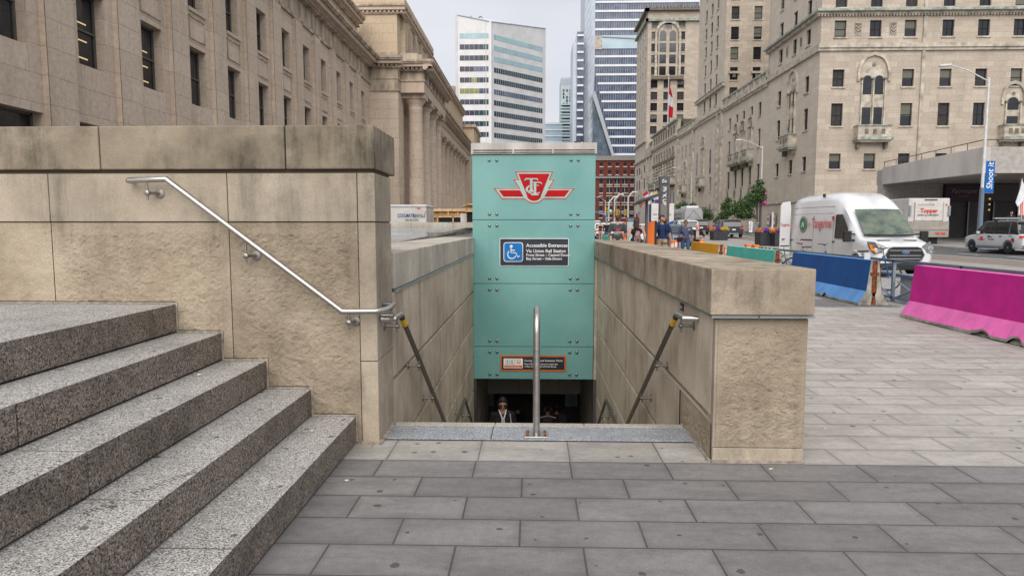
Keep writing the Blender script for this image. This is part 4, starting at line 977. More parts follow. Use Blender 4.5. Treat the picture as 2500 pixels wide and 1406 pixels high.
# wing below tower B, to the arcade block
mb = MB(); hC = []
for y in (123.5, 134.0): hC += [(y - .55, y + .55, 7.8, 10.4), (y - .55, y + .55, 3.2, 5.6)]
for y in (140, 143.5, 147): hC += [(y - .5, y + .5, 16.2, 18.4), (y - .5, y + .5, 7.6, 10.2), (y - .5, y + .5, 3.2, 5.8)]
hC += [(139.6, 140.4, 11.2, 14.2), (146.6, 147.4, 11.2, 14.2)]
fbox(mb, FS, 134.6, 151, 19.99, 21.2, -.3, -.001, 'hotel_stone_lit'); wall_holes(mb, FS, 116, 151, 0, 19.98, hC, 'hotel_stone_lit', .28, 'hotel_trim'); mb.box(HX + .4, 60, 134.2, 150.9, 0, 21.1, 'hotel_trim_dark'); mb.build('wall', hot)
for h in hC: WIN.append((1.6, FS, *h, -.28))
arched(FS, 129, .95, 10.6, 16.0, 17.6); arched(FS, 143.5, .8, 10.2, 13.4, 14.4, lights=1)
for y, z0 in ((123.8, 11.0), (133.8, 11.4)):
    mb = MB(); fpoly(mb, FS, arch_pts(y, z0, .45, z0 + 3.6, z0 + 4.4, pointed=False), .01, 'window_glass', .03); mb.build('window', hot)
balustrade(FS, 134.5, 151, 20.9)
for y in (136.8, 150.2, 116.5, 119): mb = MB(); fbox(mb, FS, y - .5, y + .5, 0, 20.9, 0, .35, 'hotel_trim'); mb.build('pilaster', hot)
# arcade block
mb = MB(); fbox(mb, FS, 151, 182, 0, 10.5, -.4, .3, 'hotel_stone_lit'); fbox(mb, FS, 151, 153.2, 10.5, 25, -.4, .3, 'hotel_stone_lit'); fbox(mb, FS, 179.8, 182, 10.5, 25, -.4, .3, 'hotel_stone_lit'); fbox(mb, FS, 153.2, 179.8, 19.6, 25, -.4, .3, 'hotel_stone_lit')
fbox(mb, FS, 151, 182, 10.5, 21, -1.0, -.4, 'hotel_trim_dark'); mb.box(HX + 1, 60, 151, 194, 0, 25, 'hotel_trim_dark'); mb.build('wall', hot)
for k in range(8):
    c = 153.2 + 3.325 * (k + .5)
    mb = MB(); fbox(mb, FS, c - .85, c + .85, 12.8, 16.3, -.42, -.38, 'window_glass'); fpoly(mb, FS, arch_pts(c, 16.9, .95, 17.2, 18.7, pointed=False), -.38, 'window_glass', .04); mb.build('window', hot)
    o = arch_pts(c, 16.6, 1.6, 17.2, 20.4); i_ = arch_pts(c, 16.6, 1.25, 17.2, 19.7); mb = MB()
    for q in range(len(o) - 1): mb.prism([FS.p(*o[q], .05), FS.p(*o[q+1], .05), FS.p(*i_[q+1], .05), FS.p(*i_[q], .05)], FS.n * .4, 'hotel_trim')
    mb.build('arch_moulding', hot)
for k in range(9):
    c = 153.2 + 3.325 * k
    mb = MB(); mb.tube([FS.p(c + .08 * math.cos(t_ * 1.3), 12.8 + t_ * .16, .25 + .08 * math.sin(t_ * 1.3)) for t_ in range(26)], [.26 + .05 * math.sin(t_ * 1.3) for t_ in range(26)], 'hotel_trim', 8)
    fbox(mb, FS, c - .45, c + .45, 16.6, 17.3, -.2, .6, 'hotel_trim_dark'); mb.build('twisted_column', hot)
mb = MB(); fbox(mb, FS, 152.4, 180.6, 11.0, 12.5, .3, 1.5, 'hotel_trim'); fbox(mb, FS, 152.2, 180.8, 12.5, 12.7, .3, 1.65, 'copper_green'); fbox(mb, FS, 152.2, 180.8, 10.75, 11.0, .3, 1.65, 'hotel_trim_dark')
for k in range(17): fbox(mb, FS, 153 + k * 1.65, 154.1 + k * 1.65, 11.3, 12.2, 1.5, 1.53, 'hotel_trim_dark')
mb.build('balcony', hot)
mb = MB(); fbox(mb, FS, 150.6, 182.4, 21.3, 21.8, .3, .9, 'hotel_trim'); fbox(mb, FS, 150.6, 182.4, 24.7, 25.1, .3, .9, 'copper_green')
for k in range(40): fbox(mb, FS, 151 + k * .78, 151.4 + k * .78, 20.9, 21.3, .3, .8, 'hotel_trim')
for k in range(9): fbox(mb, FS, 153.6 + k * 3, 155.2 + k * 3, 22.3, 24.0, .3, .36, 'hotel_trim_dark')
mb.build('cornice', hot)
for k in range(9):
    hh = (152.9 + 3.3 * k, 154.3 + 3.3 * k, 3.4, 9.2); mb = MB(); fbox(mb, FS, *hh, .3, .34, 'window_glass'); fbox(mb, FS, (hh[0]+hh[1])/2 - .05, (hh[0]+hh[1])/2 + .05, 3.4, 9.2, .34, .4, 'window_frame'); mb.build('window', hot)
# end part under tower C
mb = MB(); fbox(mb, FS, 182, 194, 0, 21.2, -.4, -.001, 'hotel_stone_lit'); fbox(mb, FS, 194, 214, 0, 19.99, -.4, -.001, 'hotel_stone_lit'); fbox(mb, FS, 182, 214, 20.4, 21.0, 0, .5, 'hotel_trim'); fbox(mb, FS, 193.6, 214, 25.3, 25.8, 0, .5, 'hotel_trim'); fbox(mb, FS, 182, 194, 21.2, 23, 0, .3, 'hotel_trim')
for y in (186, 190.5): fbox(mb, FS, y - .5, y + .5, 0, 20.4, 0, .4, 'hotel_trim')
mb.build('wall', hot)
arched(FS, 200, .9, 10.6, 15.8, 17.2); arched(FS, 188.3, .8, 10.2, 13.4, 14.6, lights=1)
for y in (195.5, 204.5, 209):
    for a, c in ((3.2, 5.8), (7.8, 10.6), (12.4, 15.2), (17, 18.9)):
        WIN.append((.7, FS, y - .5, y + .5, a, c, .01))
# tower C
FC = Fr((0, 194, 0), (1, 0, 0), (0, -1, 0)); mb = MB(); xc = [aY(p, 200, 194)[0] for p in (1597, 1662)]; xm = aY(1628.5, 200, 194)[0]
rc = [aY(1600, p, 194)[1] for p in (60, 88, 117, 145, 173.5, 206, 234.6, 261.7, 290, 318)]
hC = [(x - .95, x + .95, z - 1.1, z + 1.1) for x in xc for z in rc] + [(xm - .95, xm + .95, z - 1.1, z + 1.1) for k, z in enumerate(rc) if k in (0, 5, 6, 7, 8, 9)]
wall_holes(mb, FC, HX, 60, 20, 61, hC, 'hotel_stone', .3, 'hotel_trim')
ysC = [197.5, 202, 206.5, 210.5]; hC2 = [(y - .55, y + .55, z - 1.1, z + 1.1) for y in ysC for z in rc]
wall_holes(mb, FS, 194, 214, 20, 61, hC2, 'hotel_stone_lit', .3, 'hotel_trim'); mb.box(HX + .5, 59, 194.5, 213.5, 0, 60.5, 'hotel_trim_dark'); mb.build('tower_wall', hot)
for h in hC: WIN.append((1.0, FC, *h, -.3))
for h in hC2: WIN.append((.5, FS, *h, -.3))
mb = MB(); fbox(mb, FC, HX - .7, 60, 58.2, 58.9, 0, .7, 'copper_green'); fbox(mb, FC, HX - 1, 60, 61, 61.6, -.2, 1.0, 'hotel_trim_dark'); fbox(mb, FS, 193.3, 214.5, 58.2, 58.9, 0, .7, 'copper_green'); fbox(mb, FS, 193, 214.5, 61, 61.6, -.2, 1.0, 'hotel_trim_dark')
for k in range(30): mb.box(HX - .8 + k * .95, HX - .4 + k * .95, 192.9, 193.3, 61.6, 62.1, 'hotel_trim_dark')
mb.build('cornice', hot)
for s_ in (-1, 1):
    for k in (1, 2, 3, 4):
        z = rc[k]; m2 = MB(); c = xm + s_ * 1.35
        if k == 1: fpoly(m2, FC, arch_pts(c, z - 1.4, .9, z + .4, z + 1.4, pointed=False), .02, 'window_glass', .04)
        else: fbox(m2, FC, c - .9, c + .9, z - 1.2, z + 1.2, .02, .06, 'window_glass')
        m2.build('window', hot)
o = arch_pts(xm, rc[4] - 1.6, 3.6, rc[1] + .2, rc[1] + 4.2, pointed=False); i_ = arch_pts(xm, rc[4] - 1.6, 3.0, rc[1] + .2, rc[1] + 3.4, pointed=False); mb = MB()
for q in range(len(o) - 1): mb.prism([FC.p(*o[q], .0), FC.p(*o[q+1], .0), FC.p(*i_[q+1], .0), FC.p(*i_[q], .0)], FC.n * .5, 'hotel_trim')
fbox(mb, FC, xm - 4.4, xm + 4.4, rc[4] - 2.5, rc[4] - 1.6, 0, 1.0, 'hotel_trim_dark'); mb.build('arch_moulding', hot)
# windows of the hotel: the largest 100 as parts, the small rest as one
rng = random.Random(3)
def draw_win(mb, F, a, b_, c, d, dep):
    w, h = b_ - a, d - c
    fbox(mb, F, a, b_, c, d, dep - .02, dep + .02, 'window_glass')
    k = rng.random(); e = .07
    if k < .3: fbox(mb, F, a + e, b_ - e, c + h * rng.choice((.12, .25, .45)), d - e, dep + .02, dep + .03, 'window_blind')
    elif k < .65: fbox(mb, F, a + e, b_ - e * 1.5, c + e, d - e, dep + .02, dep + .03, 'window_curtain')
    for q in ((a, a + e, c, d), (b_ - e, b_, c, d), (a, b_, c, c + e), (a, b_, d - e, d), (a, b_, (c + d) / 2 - .035, (c + d) / 2 + .035)): fbox(mb, F, *q, dep + .02, dep + .08, 'window_frame')
    if k > .55: fbox(mb, F, (a + b_) / 2 - .02, (a + b_) / 2 + .02, c, d, dep + .02, dep + .07, 'window_frame')
    fbox(mb, F, a - .12, b_ + .12, c - .16, c - .001, -.05 if dep < 0 else .0, .12, 'hotel_trim')
WIN = [w for w in WIN if w[4] < 42 or w[1] in (FB, FC)]
def inview(w):
    p = w[1].o + w[1].u * w[2]; x = p.x; y_ = p.y
    if y_ <= 0: return False
    px = 1300 + 1640 * x / y_; top = 552 - (w[4] - 1.62) / y_ * 1640
    return px < 2500 and top > 0
vis = sorted([w for w in WIN if inview(w)], key=lambda w: -w[0]); rest = [w for w in WIN if not inview(w)]
for w in vis[:62]: mb = MB(); draw_win(mb, *w[1:]); mb.build('window', hot)
mb = MB()
for w in vis[62:] + rest: draw_win(mb, *w[1:])
stuff(mb.build('window', hot))

# porte cochere
pc = thing('concrete_canopy', 'board-marked concrete entrance canopy with thin top railing in front of the hotel', 'canopy')
mb = MB(); mb.prism([(32.4, 50, 5.42), (32.4, 64, 5.46), (32.4, 64, 7.0), (32.4, 50, 7.28)], (.5, 0, 0), 'concrete_pale'); mb.box(32.9, 62, 50, 50.5, 5.42, 7.28, 'concrete'); mb.build('fascia', pc)
mb = MB(); mb.box(32.9, 62, 50.5, 66, 5.5, 6.9, 'concrete'); mb.build('roof_slab', pc)
mb = MB(); mb.box(36.2, 39.2, 50.3, 51.6, .1, 5.42, 'concrete'); mb.build('pillar', pc)
mb = MB(); mb.box(32.5, 38.0, 64, 65, 0, 5.5, 'concrete'); mb.box(38.0, 62, 64.5, 65, 0, 5.5, 'interior_dark'); mb.build('entrance_wall', pc)
mb = MB(); mb.box(38.0, 41.5, 63.6, 63.9, 3.9, 5.42, 'maroon_fascia'); mb.box(41.5, 61, 63.6, 63.9, 3.9, 5.42, 'interior_dark'); mb.build('sign_fascia', pc)
text('hotel_name', 'Fairmont', .62, (38.5, 63.58, 4.62), FACE_CAM, 'text_grey', pc, shear=.35, bold=-.002); text('hotel_name', 'ROYAL YORK', .15, (39.2, 63.58, 4.3), FACE_CAM, 'text_grey', pc)
text('hotel_name', 'Fairmont', .75, (44.6, 63.58, 4.62), FACE_CAM, 'text_grey', pc, shear=.35); text('hotel_name', 'ROYAL YORK', .17, (45.6, 63.58, 4.25), FACE_CAM, 'text_grey', pc)
for x in (38.2, 40.5, 42.8, 45.1, 47.4): mb = MB(); mb.box(x, x + .12, 64.2, 64.4, .15, 3.9, 'dark_steel'); mb.build('door_frame', pc)
for x in (34.6, 35.3): mb = MB(); mb.lathe((x, 53, 5.49), (0, 0, -1), [(0, .12), (.03, .12)], 'interior_lamp', 12); mb.build('ceiling_light', pc)
for z in (4.2, 4.7, 3.7): mb = MB(); mb.ball((41.9, 63.4, z - .6), .09, 'interior_lamp', 8, 6); mb.build('wall_light', pc)
mb = MB()
mb.tube([(32.5, 64, 7.5), (32.5, 50.1, 7.8), (62, 50.1, 7.8)], .035, 'dark_pole', 6)
for k in range(8): mb.tube([(32.5, 63.9 - k * 1.98, 7.0 + .02 * k), (32.5, 63.9 - k * 1.98, 7.52 + .04 * k)], .03, 'dark_pole', 5)
for k in range(6): mb.tube([(34.5 + 4 * k, 50.1, 7.2), (34.5 + 4 * k, 50.1, 7.8)], .03, 'dark_pole', 5)
mb.build('railing', pc)
text('hotel_name', 'Fairmont', .1, (36.9, 50.28, 3.0), FACE_CAM, 'text_grey', pc); mb = MB(); mb.box(36.7, 37.35, 50.26, 50.29, 2.6, 3.45, 'dull_white'); mb.build('wall_notice', pc)
mb = MB(); mb.box(32, 36, 45.6, 50, 0, .85, 'street_paver'); struct(mb.build('entrance_terrace'))

# ================================================================ FAR TOWERS
def band_face(par, a, b_, zt0, zt1, z0, n, first, step, h, mats, panel, segs=1, nm='window_band', mull=0):
    """vertical face from a to b (xy); ribbons every step"""
    a = Vector((*a, 0)); b_ = Vector((*b_, 0)); u = (b_ - a); Lg = u.length; u.normalize(); nrm = Vector((u.y, -u.x, 0))
    f = Fr(a, u, nrm); mb = MB(); mb.poly([f.p(0, z0), f.p(Lg, z0), f.p(Lg, zt1), f.p(0, zt0)], panel); mb.build('facade', par)
    for k in range(n):
        z = first - step * k; mb = MB(); ms = mats[min(k, len(mats) - 1)]
        m0 = ms if isinstance(ms, (list, tuple)) else (ms,)
        for q, mt in enumerate(m0): fbox(mb, f, .06 * Lg + .88 * Lg * q / len(m0), .06 * Lg + .88 * Lg * (q + 1) / len(m0), z - h, z, .0, .06, mt)
        if mull:
            for q in range(1, mull): x = .06 * Lg + .88 * Lg * q / mull; fbox(mb, f, x - .03, x + .03, z - h, z, .06, .12, panel)
        mb.build(nm, par)
    return f, Lg
t1 = thing('office_tower', 'white panelled office tower with horizontal ribbon windows and slanted roofline', 'building')
p0 = aY(1117, 37, 230); p1 = aY(1197, 53, 230); end = (4.5, 249)
mats1 = ['ribbon_pale', ('ribbon_purple', 'ribbon_teal'), ('ribbon_purple', 'ribbon_teal'), ('ribbon_purple', 'tower_glass'), ('ribbon_purple', 'ribbon_purple', 'ribbon_yellow', 'ribbon_teal', 'ribbon_teal'), ('ribbon_yellow', 'ribbon_yellow', 'tower_glass'), ('ribbon_purple', 'ribbon_purple', 'ribbon_teal'), ('ribbon_purple', 'ribbon_teal')]
zf = aY(1150, 82, 230)[1]; stp = 25.6 / 1640 * 230
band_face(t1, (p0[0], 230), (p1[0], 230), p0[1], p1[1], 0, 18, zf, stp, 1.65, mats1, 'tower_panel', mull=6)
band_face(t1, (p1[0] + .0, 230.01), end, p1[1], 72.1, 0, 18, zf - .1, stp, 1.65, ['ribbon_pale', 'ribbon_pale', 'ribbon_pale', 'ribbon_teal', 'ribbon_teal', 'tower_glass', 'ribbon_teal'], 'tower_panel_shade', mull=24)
mb = MB(); mb.prism([(p0[0] - .8, 229.9, 0), (p0[0], 229.9, 0), (p0[0], 229.9, p0[1]), (p0[0] - .8, 229.9, p0[1] + .2)], (0, 20, 0), 'tower_panel_shade')
mb.box(p1[0] - .35, p1[0] + .35, 229.7, 230.4, 0, p1[1], 'tower_panel'); mb.box(p1[0] - 1.6, p1[0] - 1.4, 229.9, 229.98, 0, p1[1], 'tower_panel_shade')
mb.poly([(p0[0], 230, p0[1]), (p1[0], 230, p1[1]), (end[0], end[1], 72.1), (p0[0], 262, p0[1])], 'tower_panel')
mb.tube([(p0[0], 229.9, p0[1]), (p1[0], 229.9, p1[1]), (end[0], end[1] - .1, 72.15)], .22, 'tower_side', 6)
for px in (1147, 1170): q = aY(px, 42, 230); mb.tube([(q[0] - .8, 230.5, q[1] - .8), (q[0] + .3, 230.5, q[1] + .3), (q[0] + 1, 230.5, q[1] - .2)], .18, 'dark_steel', 6)
mb.build('edge_trim', t1)
# glass tower with white spandrels
t2 = thing('glass_office_tower', 'tall blue glass office tower with white floor bands and folded diagonal corner', 'building')
Y2 = 300; GX = lambda p, Y=300: aY(p, 300, Y)[0]
mb = MB(); zt = 135
mb.poly([(GX(1450), Y2, 0), (GX(1700), Y2, 0), (GX(1700), Y2, zt), (GX(1450), Y2, zt)], 'tower_glass'); mb.build('facade', t2)
def lx2(z):
    y = 552 - (z - 1.62) * 1640 / Y2
    return GX(1450) if y < 180 else GX(1450 + 47 * (y - 180) / 200)
stz = 20.75 / 1640 * Y2; z = aY(1500, 5, Y2)[1] + stz * 8
k = 0
while z > 20:
    if z < zt - 2 and not (aY(1500, 118, Y2)[1] < z < aY(1500, 92, Y2)[1]):
        mb = MB(); mb.box(lx2(z), GX(1700), Y2 - .35, Y2 - .02, z - .6, z + .3, 'tower_white')
        mb.build('floor_band', t2)
    z -= stz
rg = random.Random(5); mb = MB()
for q in range(46):
    x = GX(1450) + q * 1.02
    mb.box(x, x + .09, Y2 - .1, Y2 - .02, 20, zt, 'tower_beam')
mb.build('mullions', t2)
q0, q1 = aY(1450, 88, Y2), aY(1500, 124, Y2)
mb = MB(); mb.box(GX(1450), GX(1700), Y2 - .45, Y2 - .03, aY(1500, 120, Y2)[1], q0[1], 'tower_glass_pale'); mb.box(GX(1450), GX(1467), Y2 - .6, Y2 - .4, aY(1500, 122, Y2)[1], q0[1], 'hotel_trim'); mb.tube([(GX(1468), Y2 - .6, q0[1] - .6), (GX(1700), Y2 - .6, q0[1] - 3)], .3, 'tower_beam', 6); mb.build('sky_lobby', t2)
mb = MB(); L0 = GX(1425)
zA, zB = aY(1450, 180, Y2)[1], aY(1497, 380, Y2)[1]
mb.poly([(L0, Y2 - 1, 0), (GX(1441), Y2 - 3, 0), (GX(1448), Y2 - 3, zA - 14), (GX(1450), Y2 - .5, zA), (GX(1450), Y2 - .5, zt), (L0, Y2 - 1, zt)], 'tower_side')
for k in range(34):
    z = 8 + k * 4.1; mb.tube([(L0, Y2 - 1.3, z), (GX(1444), Y2 - 3.3, z + 11)], .12, 'tower_white', 4)
mb.build('folded_face', t2)
mb = MB(); zq = aY(1448, 245, Y2)[1]; mb.poly([(GX(1446), Y2 - 3.2, zq), (GX(1446), Y2 - 3.2, 20), (GX(1500), Y2 - 2.2, 20), (GX(1497), Y2 - 2.2, zB)], 'wedge_glass'); mb.build('lower_glass', t2)
mb = MB(); mb.prism([(GX(1443), Y2 - 4, zA - 10), (GX(1450), Y2 - 4, zA - 8), (GX(1500), Y2 - 4, zB - 1), (GX(1493), Y2 - 4, zB - 1)], (0, 1, 0), 'tower_beam'); mb.build('diagonal_beam', t2)
mb = MB(); mb.box(L0 + .3, GX(1700), Y2 + .6, Y2 + 30, 0, zt - .2, 'tower_side'); mb.build('core', t2)
# three more
t3 = thing('slim_tower', 'slim dark navy tower with pale floor slabs left of the glass tower', 'building')
mb = MB(); x0, x1 = aY(1409, 100, 290)[0], aY(1425, 100, 290)[0]; zt3 = aY(1415, 78, 290)[1]; mb.box(x0, x1, 290, 310, 0, zt3, 'tower_glass'); mb.box(x0 - 1.6, x0, 290.5, 310, 0, zt3 - 4, 'tower_side'); mb.build('shaft', t3)
for k in range(24): mb = MB(); z = zt3 - 1.2 - k * 3.4; mb.box(x0 + .1, x1, 289.5, 290.02, z - .8, z, 'tower_white'); mb.build('floor_slab', t3)
t4 = thing('apartment_tower', 'pale apartment tower with stacked balconies between the office towers', 'building')
x0, x1 = aY(1369, 300, 360)[0], aY(1403, 300, 360)[0]; zt4 = aY(1385, 190, 360)[1]
mb = MB(); mb.box(x0, x1, 360, 380, 0, zt4, 'condo_white'); mb.box(x0 + .1, x1 - .1, 359.9, 360.02, zt4 - 3.4, zt4 - .6, 'tower_side'); mb.build('shaft', t4)
for r_ in range(8):
    for c_ in range(4):
        if (r_ * 3 + c_) % 5 == 4: continue
        mb = MB(); x = x0 + 1 + c_ * 1.75; z = zt4 - 6 - r_ * 1.0 * 1.75; mb.box(x, x + .8, 359.85, 360.02, z - 1.2, z, 'window_glass_blue'); mb.build('window', t4)
for k in range(22): mb = MB(); z = aY(1385, 255, 360)[1] - k * 1.62; mb.box(x0 - .5, x1, 358.8, 360, z - .62, z, 'condo_white'); mb.box(x0 + .8, x1 - .8, 359.6, 360.05, z - 1.45, z - .66, 'tower_glass_pale' if k % 2 else 'window_glass_blue'); mb.build('balcony', t4)
t5 = thing('low_glass_building', 'low pale blue glass building behind the kiosk roof', 'building')
x0, x1 = aY(1320, 300, 330)[0], aY(1372, 300, 330)[0]; z5 = aY(1350, 300, 330)[1]
mb = MB(); mb.box(x0, x1, 330, 350, 0, z5, 'tower_glass_pale'); mb.build('shaft', t5)
for k in range(5): mb = MB(); z = z5 - .3 - k * 2.9; mb.box(x0, x1, 329.7, 330, z - .5, z, 'tower_white'); mb.build('floor_slab', t5)
# red brick warehouse
br = thing('brick_warehouse', 'red brick warehouse with arched and square windows at the end of the street', 'building')
YB = 250; FBk = Fr((0, YB, 0), (1, 0, 0), (0, -1, 0)); bxs = [aY(p, 450, YB)[0] for p in (1440, 1560)]
zz = lambda p: aY(1500, p, YB)[1]
colx = [aY(p, 450, YB)[0] for p in (1467.7, 1488, 1506.5, 1525.5, 1543, 1449)]
hb = []
for i, x in enumerate(colx):
    nw = .56 if i in (0, 4, 5) else .95
    for a, c in ((398, 406), (416.5, 426)): hb.append((x - .55, x + .55, zz(c), zz(a)))
    for a, c in ((437.5, 449.5), (457, 470.5), (480, 493.5), (502, 515), (523, 531)): hb.append((x - nw, x + nw, zz(c), zz(a)))
mb = MB(); wall_holes(mb, FBk, bxs[0], bxs[1], 0, zz(392), hb, 'red_brick', .35, 'red_brick'); mb.box(bxs[0], bxs[1], YB + .5, YB + 40, 0, zz(392), 'red_brick'); mb.build('wall', br)
mb = MB(); fbox(mb, FBk, bxs[0], bxs[1], zz(392), zz(381), -.5, .4, 'stone_grey'); mb.build('cornice', br)
mb = MB(); fbox(mb, FBk, bxs[0], bxs[1], zz(436), zz(431), -.1, .5, 'stone_grey'); mb.build('belt_course', br)
mb = MB(); fbox(mb, FBk, bxs[0], bxs[1], zz(519.5), zz(516.5), -.1, .3, 'stone_grey'); mb.build('belt_course', br)
for (a, b_, c, d) in hb:
    mb = MB(); fbox(mb, FBk, a, b_, c, d, -.33, -.3, 'window_glass_blue')
    if b_ - a > 1.5: fbox(mb, FBk, (a + b_)/2 - .07, (a + b_)/2 + .07, c, d, -.3, -.15, 'lime_sill')
    fbox(mb, FBk, a - .15, b_ + .15, c - .4, c - .01, -.05, .12, 'lime_sill')
    if d < zz(455): fbox(mb, FBk, a - .15, b_ + .15, d + .01, d + .35, -.05, .1, 'lime_sill')
    mb.build('window', br)

# ================================================================ BEHIND THE LEFT PARAPET
sk = thing('glass_skylight', 'low sloping glazed skylight reflecting the station behind the left parapet', 'skylight')
mb = MB(); mb.prism([(-12, 6.6, 1.33), (-1.95, 6.6, 1.33), (-1.95, 21.5, 1.60), (-12, 21.5, 1.60)], (0, 0, -.05), 'skylight_glass'); mb.build('glazing', sk)
for y in (9.5, 12.5, 15.5, 18.5): mb = MB(); z = 1.33 + (y - 6.6) * .27 / 14.9; mb.box(-12, -1.95, y, y + .05, z - .03, z + .012, 'galvanised'); mb.build('glazing_bar', sk)
mb = MB(); mb.box(-12, -1.9, 6.4, 6.6, 1.0, 1.345, 'dark_pole'); mb.box(-1.95, -1.85, 6.4, 21.5, 1.0, 1.38, 'galvanised'); mb.build('frame', sk)
mw = thing('moat_wall', 'weathered concrete wall behind the glass skylight', 'wall')
mb = MB()
for k in range(9): mb.box(-12 + k * 1.35, -12 + k * 1.35 + 1.34, 21.6, 22.3, 1.56, 1.74, 'pale_coping')
mb.build('coping', mw); mb = MB(); mb.box(-12, -.05, 21.7, 22.2, 0, 1.56, 'concrete_old'); mb.build('wall_body', mw)
tr = thing('rental_trailer', 'white box trailer lettered COOLMATERENTALS beside the station columns', 'trailer')
mb = MB(); mb.box(-9.2, -4.74, 30, 32.2, .55, 2.57, 'dull_white'); mb.build('box', tr, bevel=.05)
mb = MB(); mb.box(-9.22, -4.72, 29.98, 32.22, 2.46, 2.50, 'galvanised'); mb.box(-9.0, -4.75, 29.97, 30, .6, .66, 'dark_steel'); mb.build('trim', tr)
mb = MB(); mb.box(-5.15, -5.0, 29.96, 29.98, 2.40, 2.43, 'tail_red'); mb.box(-4.80, -4.77, 29.96, 29.98, 2.18, 2.28, 'tail_red'); mb.build('marker_light', tr)
for x in (-8, -5.8): mb = MB(); mb.lathe((x, 29.9, .38), (0, 1, 0), [(0, .38), (.25, .38)], 'rubber', 16); mb.build('wheel', tr)
text('lettering', 'COOLMATE', .215, (-6.03, 29.97, 2.02), FACE_CAM, 'text_blue', tr, sx=.64, bold=.002); text('lettering', 'RENTALS', .215, (-5.33, 29.97, 2.0), FACE_CAM, 'text_black', tr, sx=.62)
text('lettering', '1.855.505.COOL', .13, (-5.73, 29.97, 1.85), FACE_CAM, 'text_black', tr, sx=.72); text('lettering', 'www.coolmaterentals.com', .10, (-5.88, 29.97, 1.74), FACE_CAM, 'text_blue', tr, sx=.8)
text('lettering', 'COOLMATE', .12, (-4.72, 30.35, 2.35), (R(90), R(90), R(90)), 'text_black', tr, sx=.8)
hd = thing('plywood_hoarding', 'plywood and black panel hoarding beside the white rental trailer', 'hoarding')
mb = MB(); mb.box(-4.6, -2.2, 31.4, 31.5, .2, 2.42, 'plywood'); mb.build('panel', hd)
mb = MB(); mb.box(-4.35, -3.05, 31.3, 31.34, .3, 2.04, 'cloth_black'); mb.build('dark_panel', hd)
for x in (-4.45, -3.72, -3.07): mb = MB(); mb.box(x, x + .05, 31.26, 31.36, .3, 2.06 if x != -3.72 else 2.06, 'lumber'); mb.build('stud', hd)
for x in (-3.95, -3.5): mb = MB(); mb.box(x, x + .05, 31.3, 31.38, 2.06, 2.3, 'lumber'); mb.build('stud', hd)
mb = MB(); mb.box(-4.6, -3.0, 31.26, 31.36, 2.02, 2.07, 'lumber'); mb.box(-4.6, -3.0, 31.26, 31.36, 2.3, 2.42, 'lumber'); mb.build('rail', hd)
mb = MB(); mb.box(-2.8, .6, 28.7, 28.8, .2, 2.26, 'cloth_black'); mb.build('dark_panel', hd)
mb = MB(); mb.box(-2.86, .6, 28.66, 28.78, 2.26, 2.36, 'plywood'); mb.box(-2.86, .6, 28.6, 28.7, 2.22, 2.26, 'lumber'); mb.build('rail', hd)
mb = MB(); mb.box(-3.1, -2.85, 29, 29.1, .4, 2.15, 'dull_white'); mb.build('notice_board', hd)
for k in range(3): mb = MB(); mb.tube([(-3.1 + .1 * k, 30 - .2 * k, 2.50 + .03 * k), (-.9 + .12 * k, 30.1, 2.46 + .02 * k)], .04, 'plywood', 5); mb.build('timber_pole', hd)

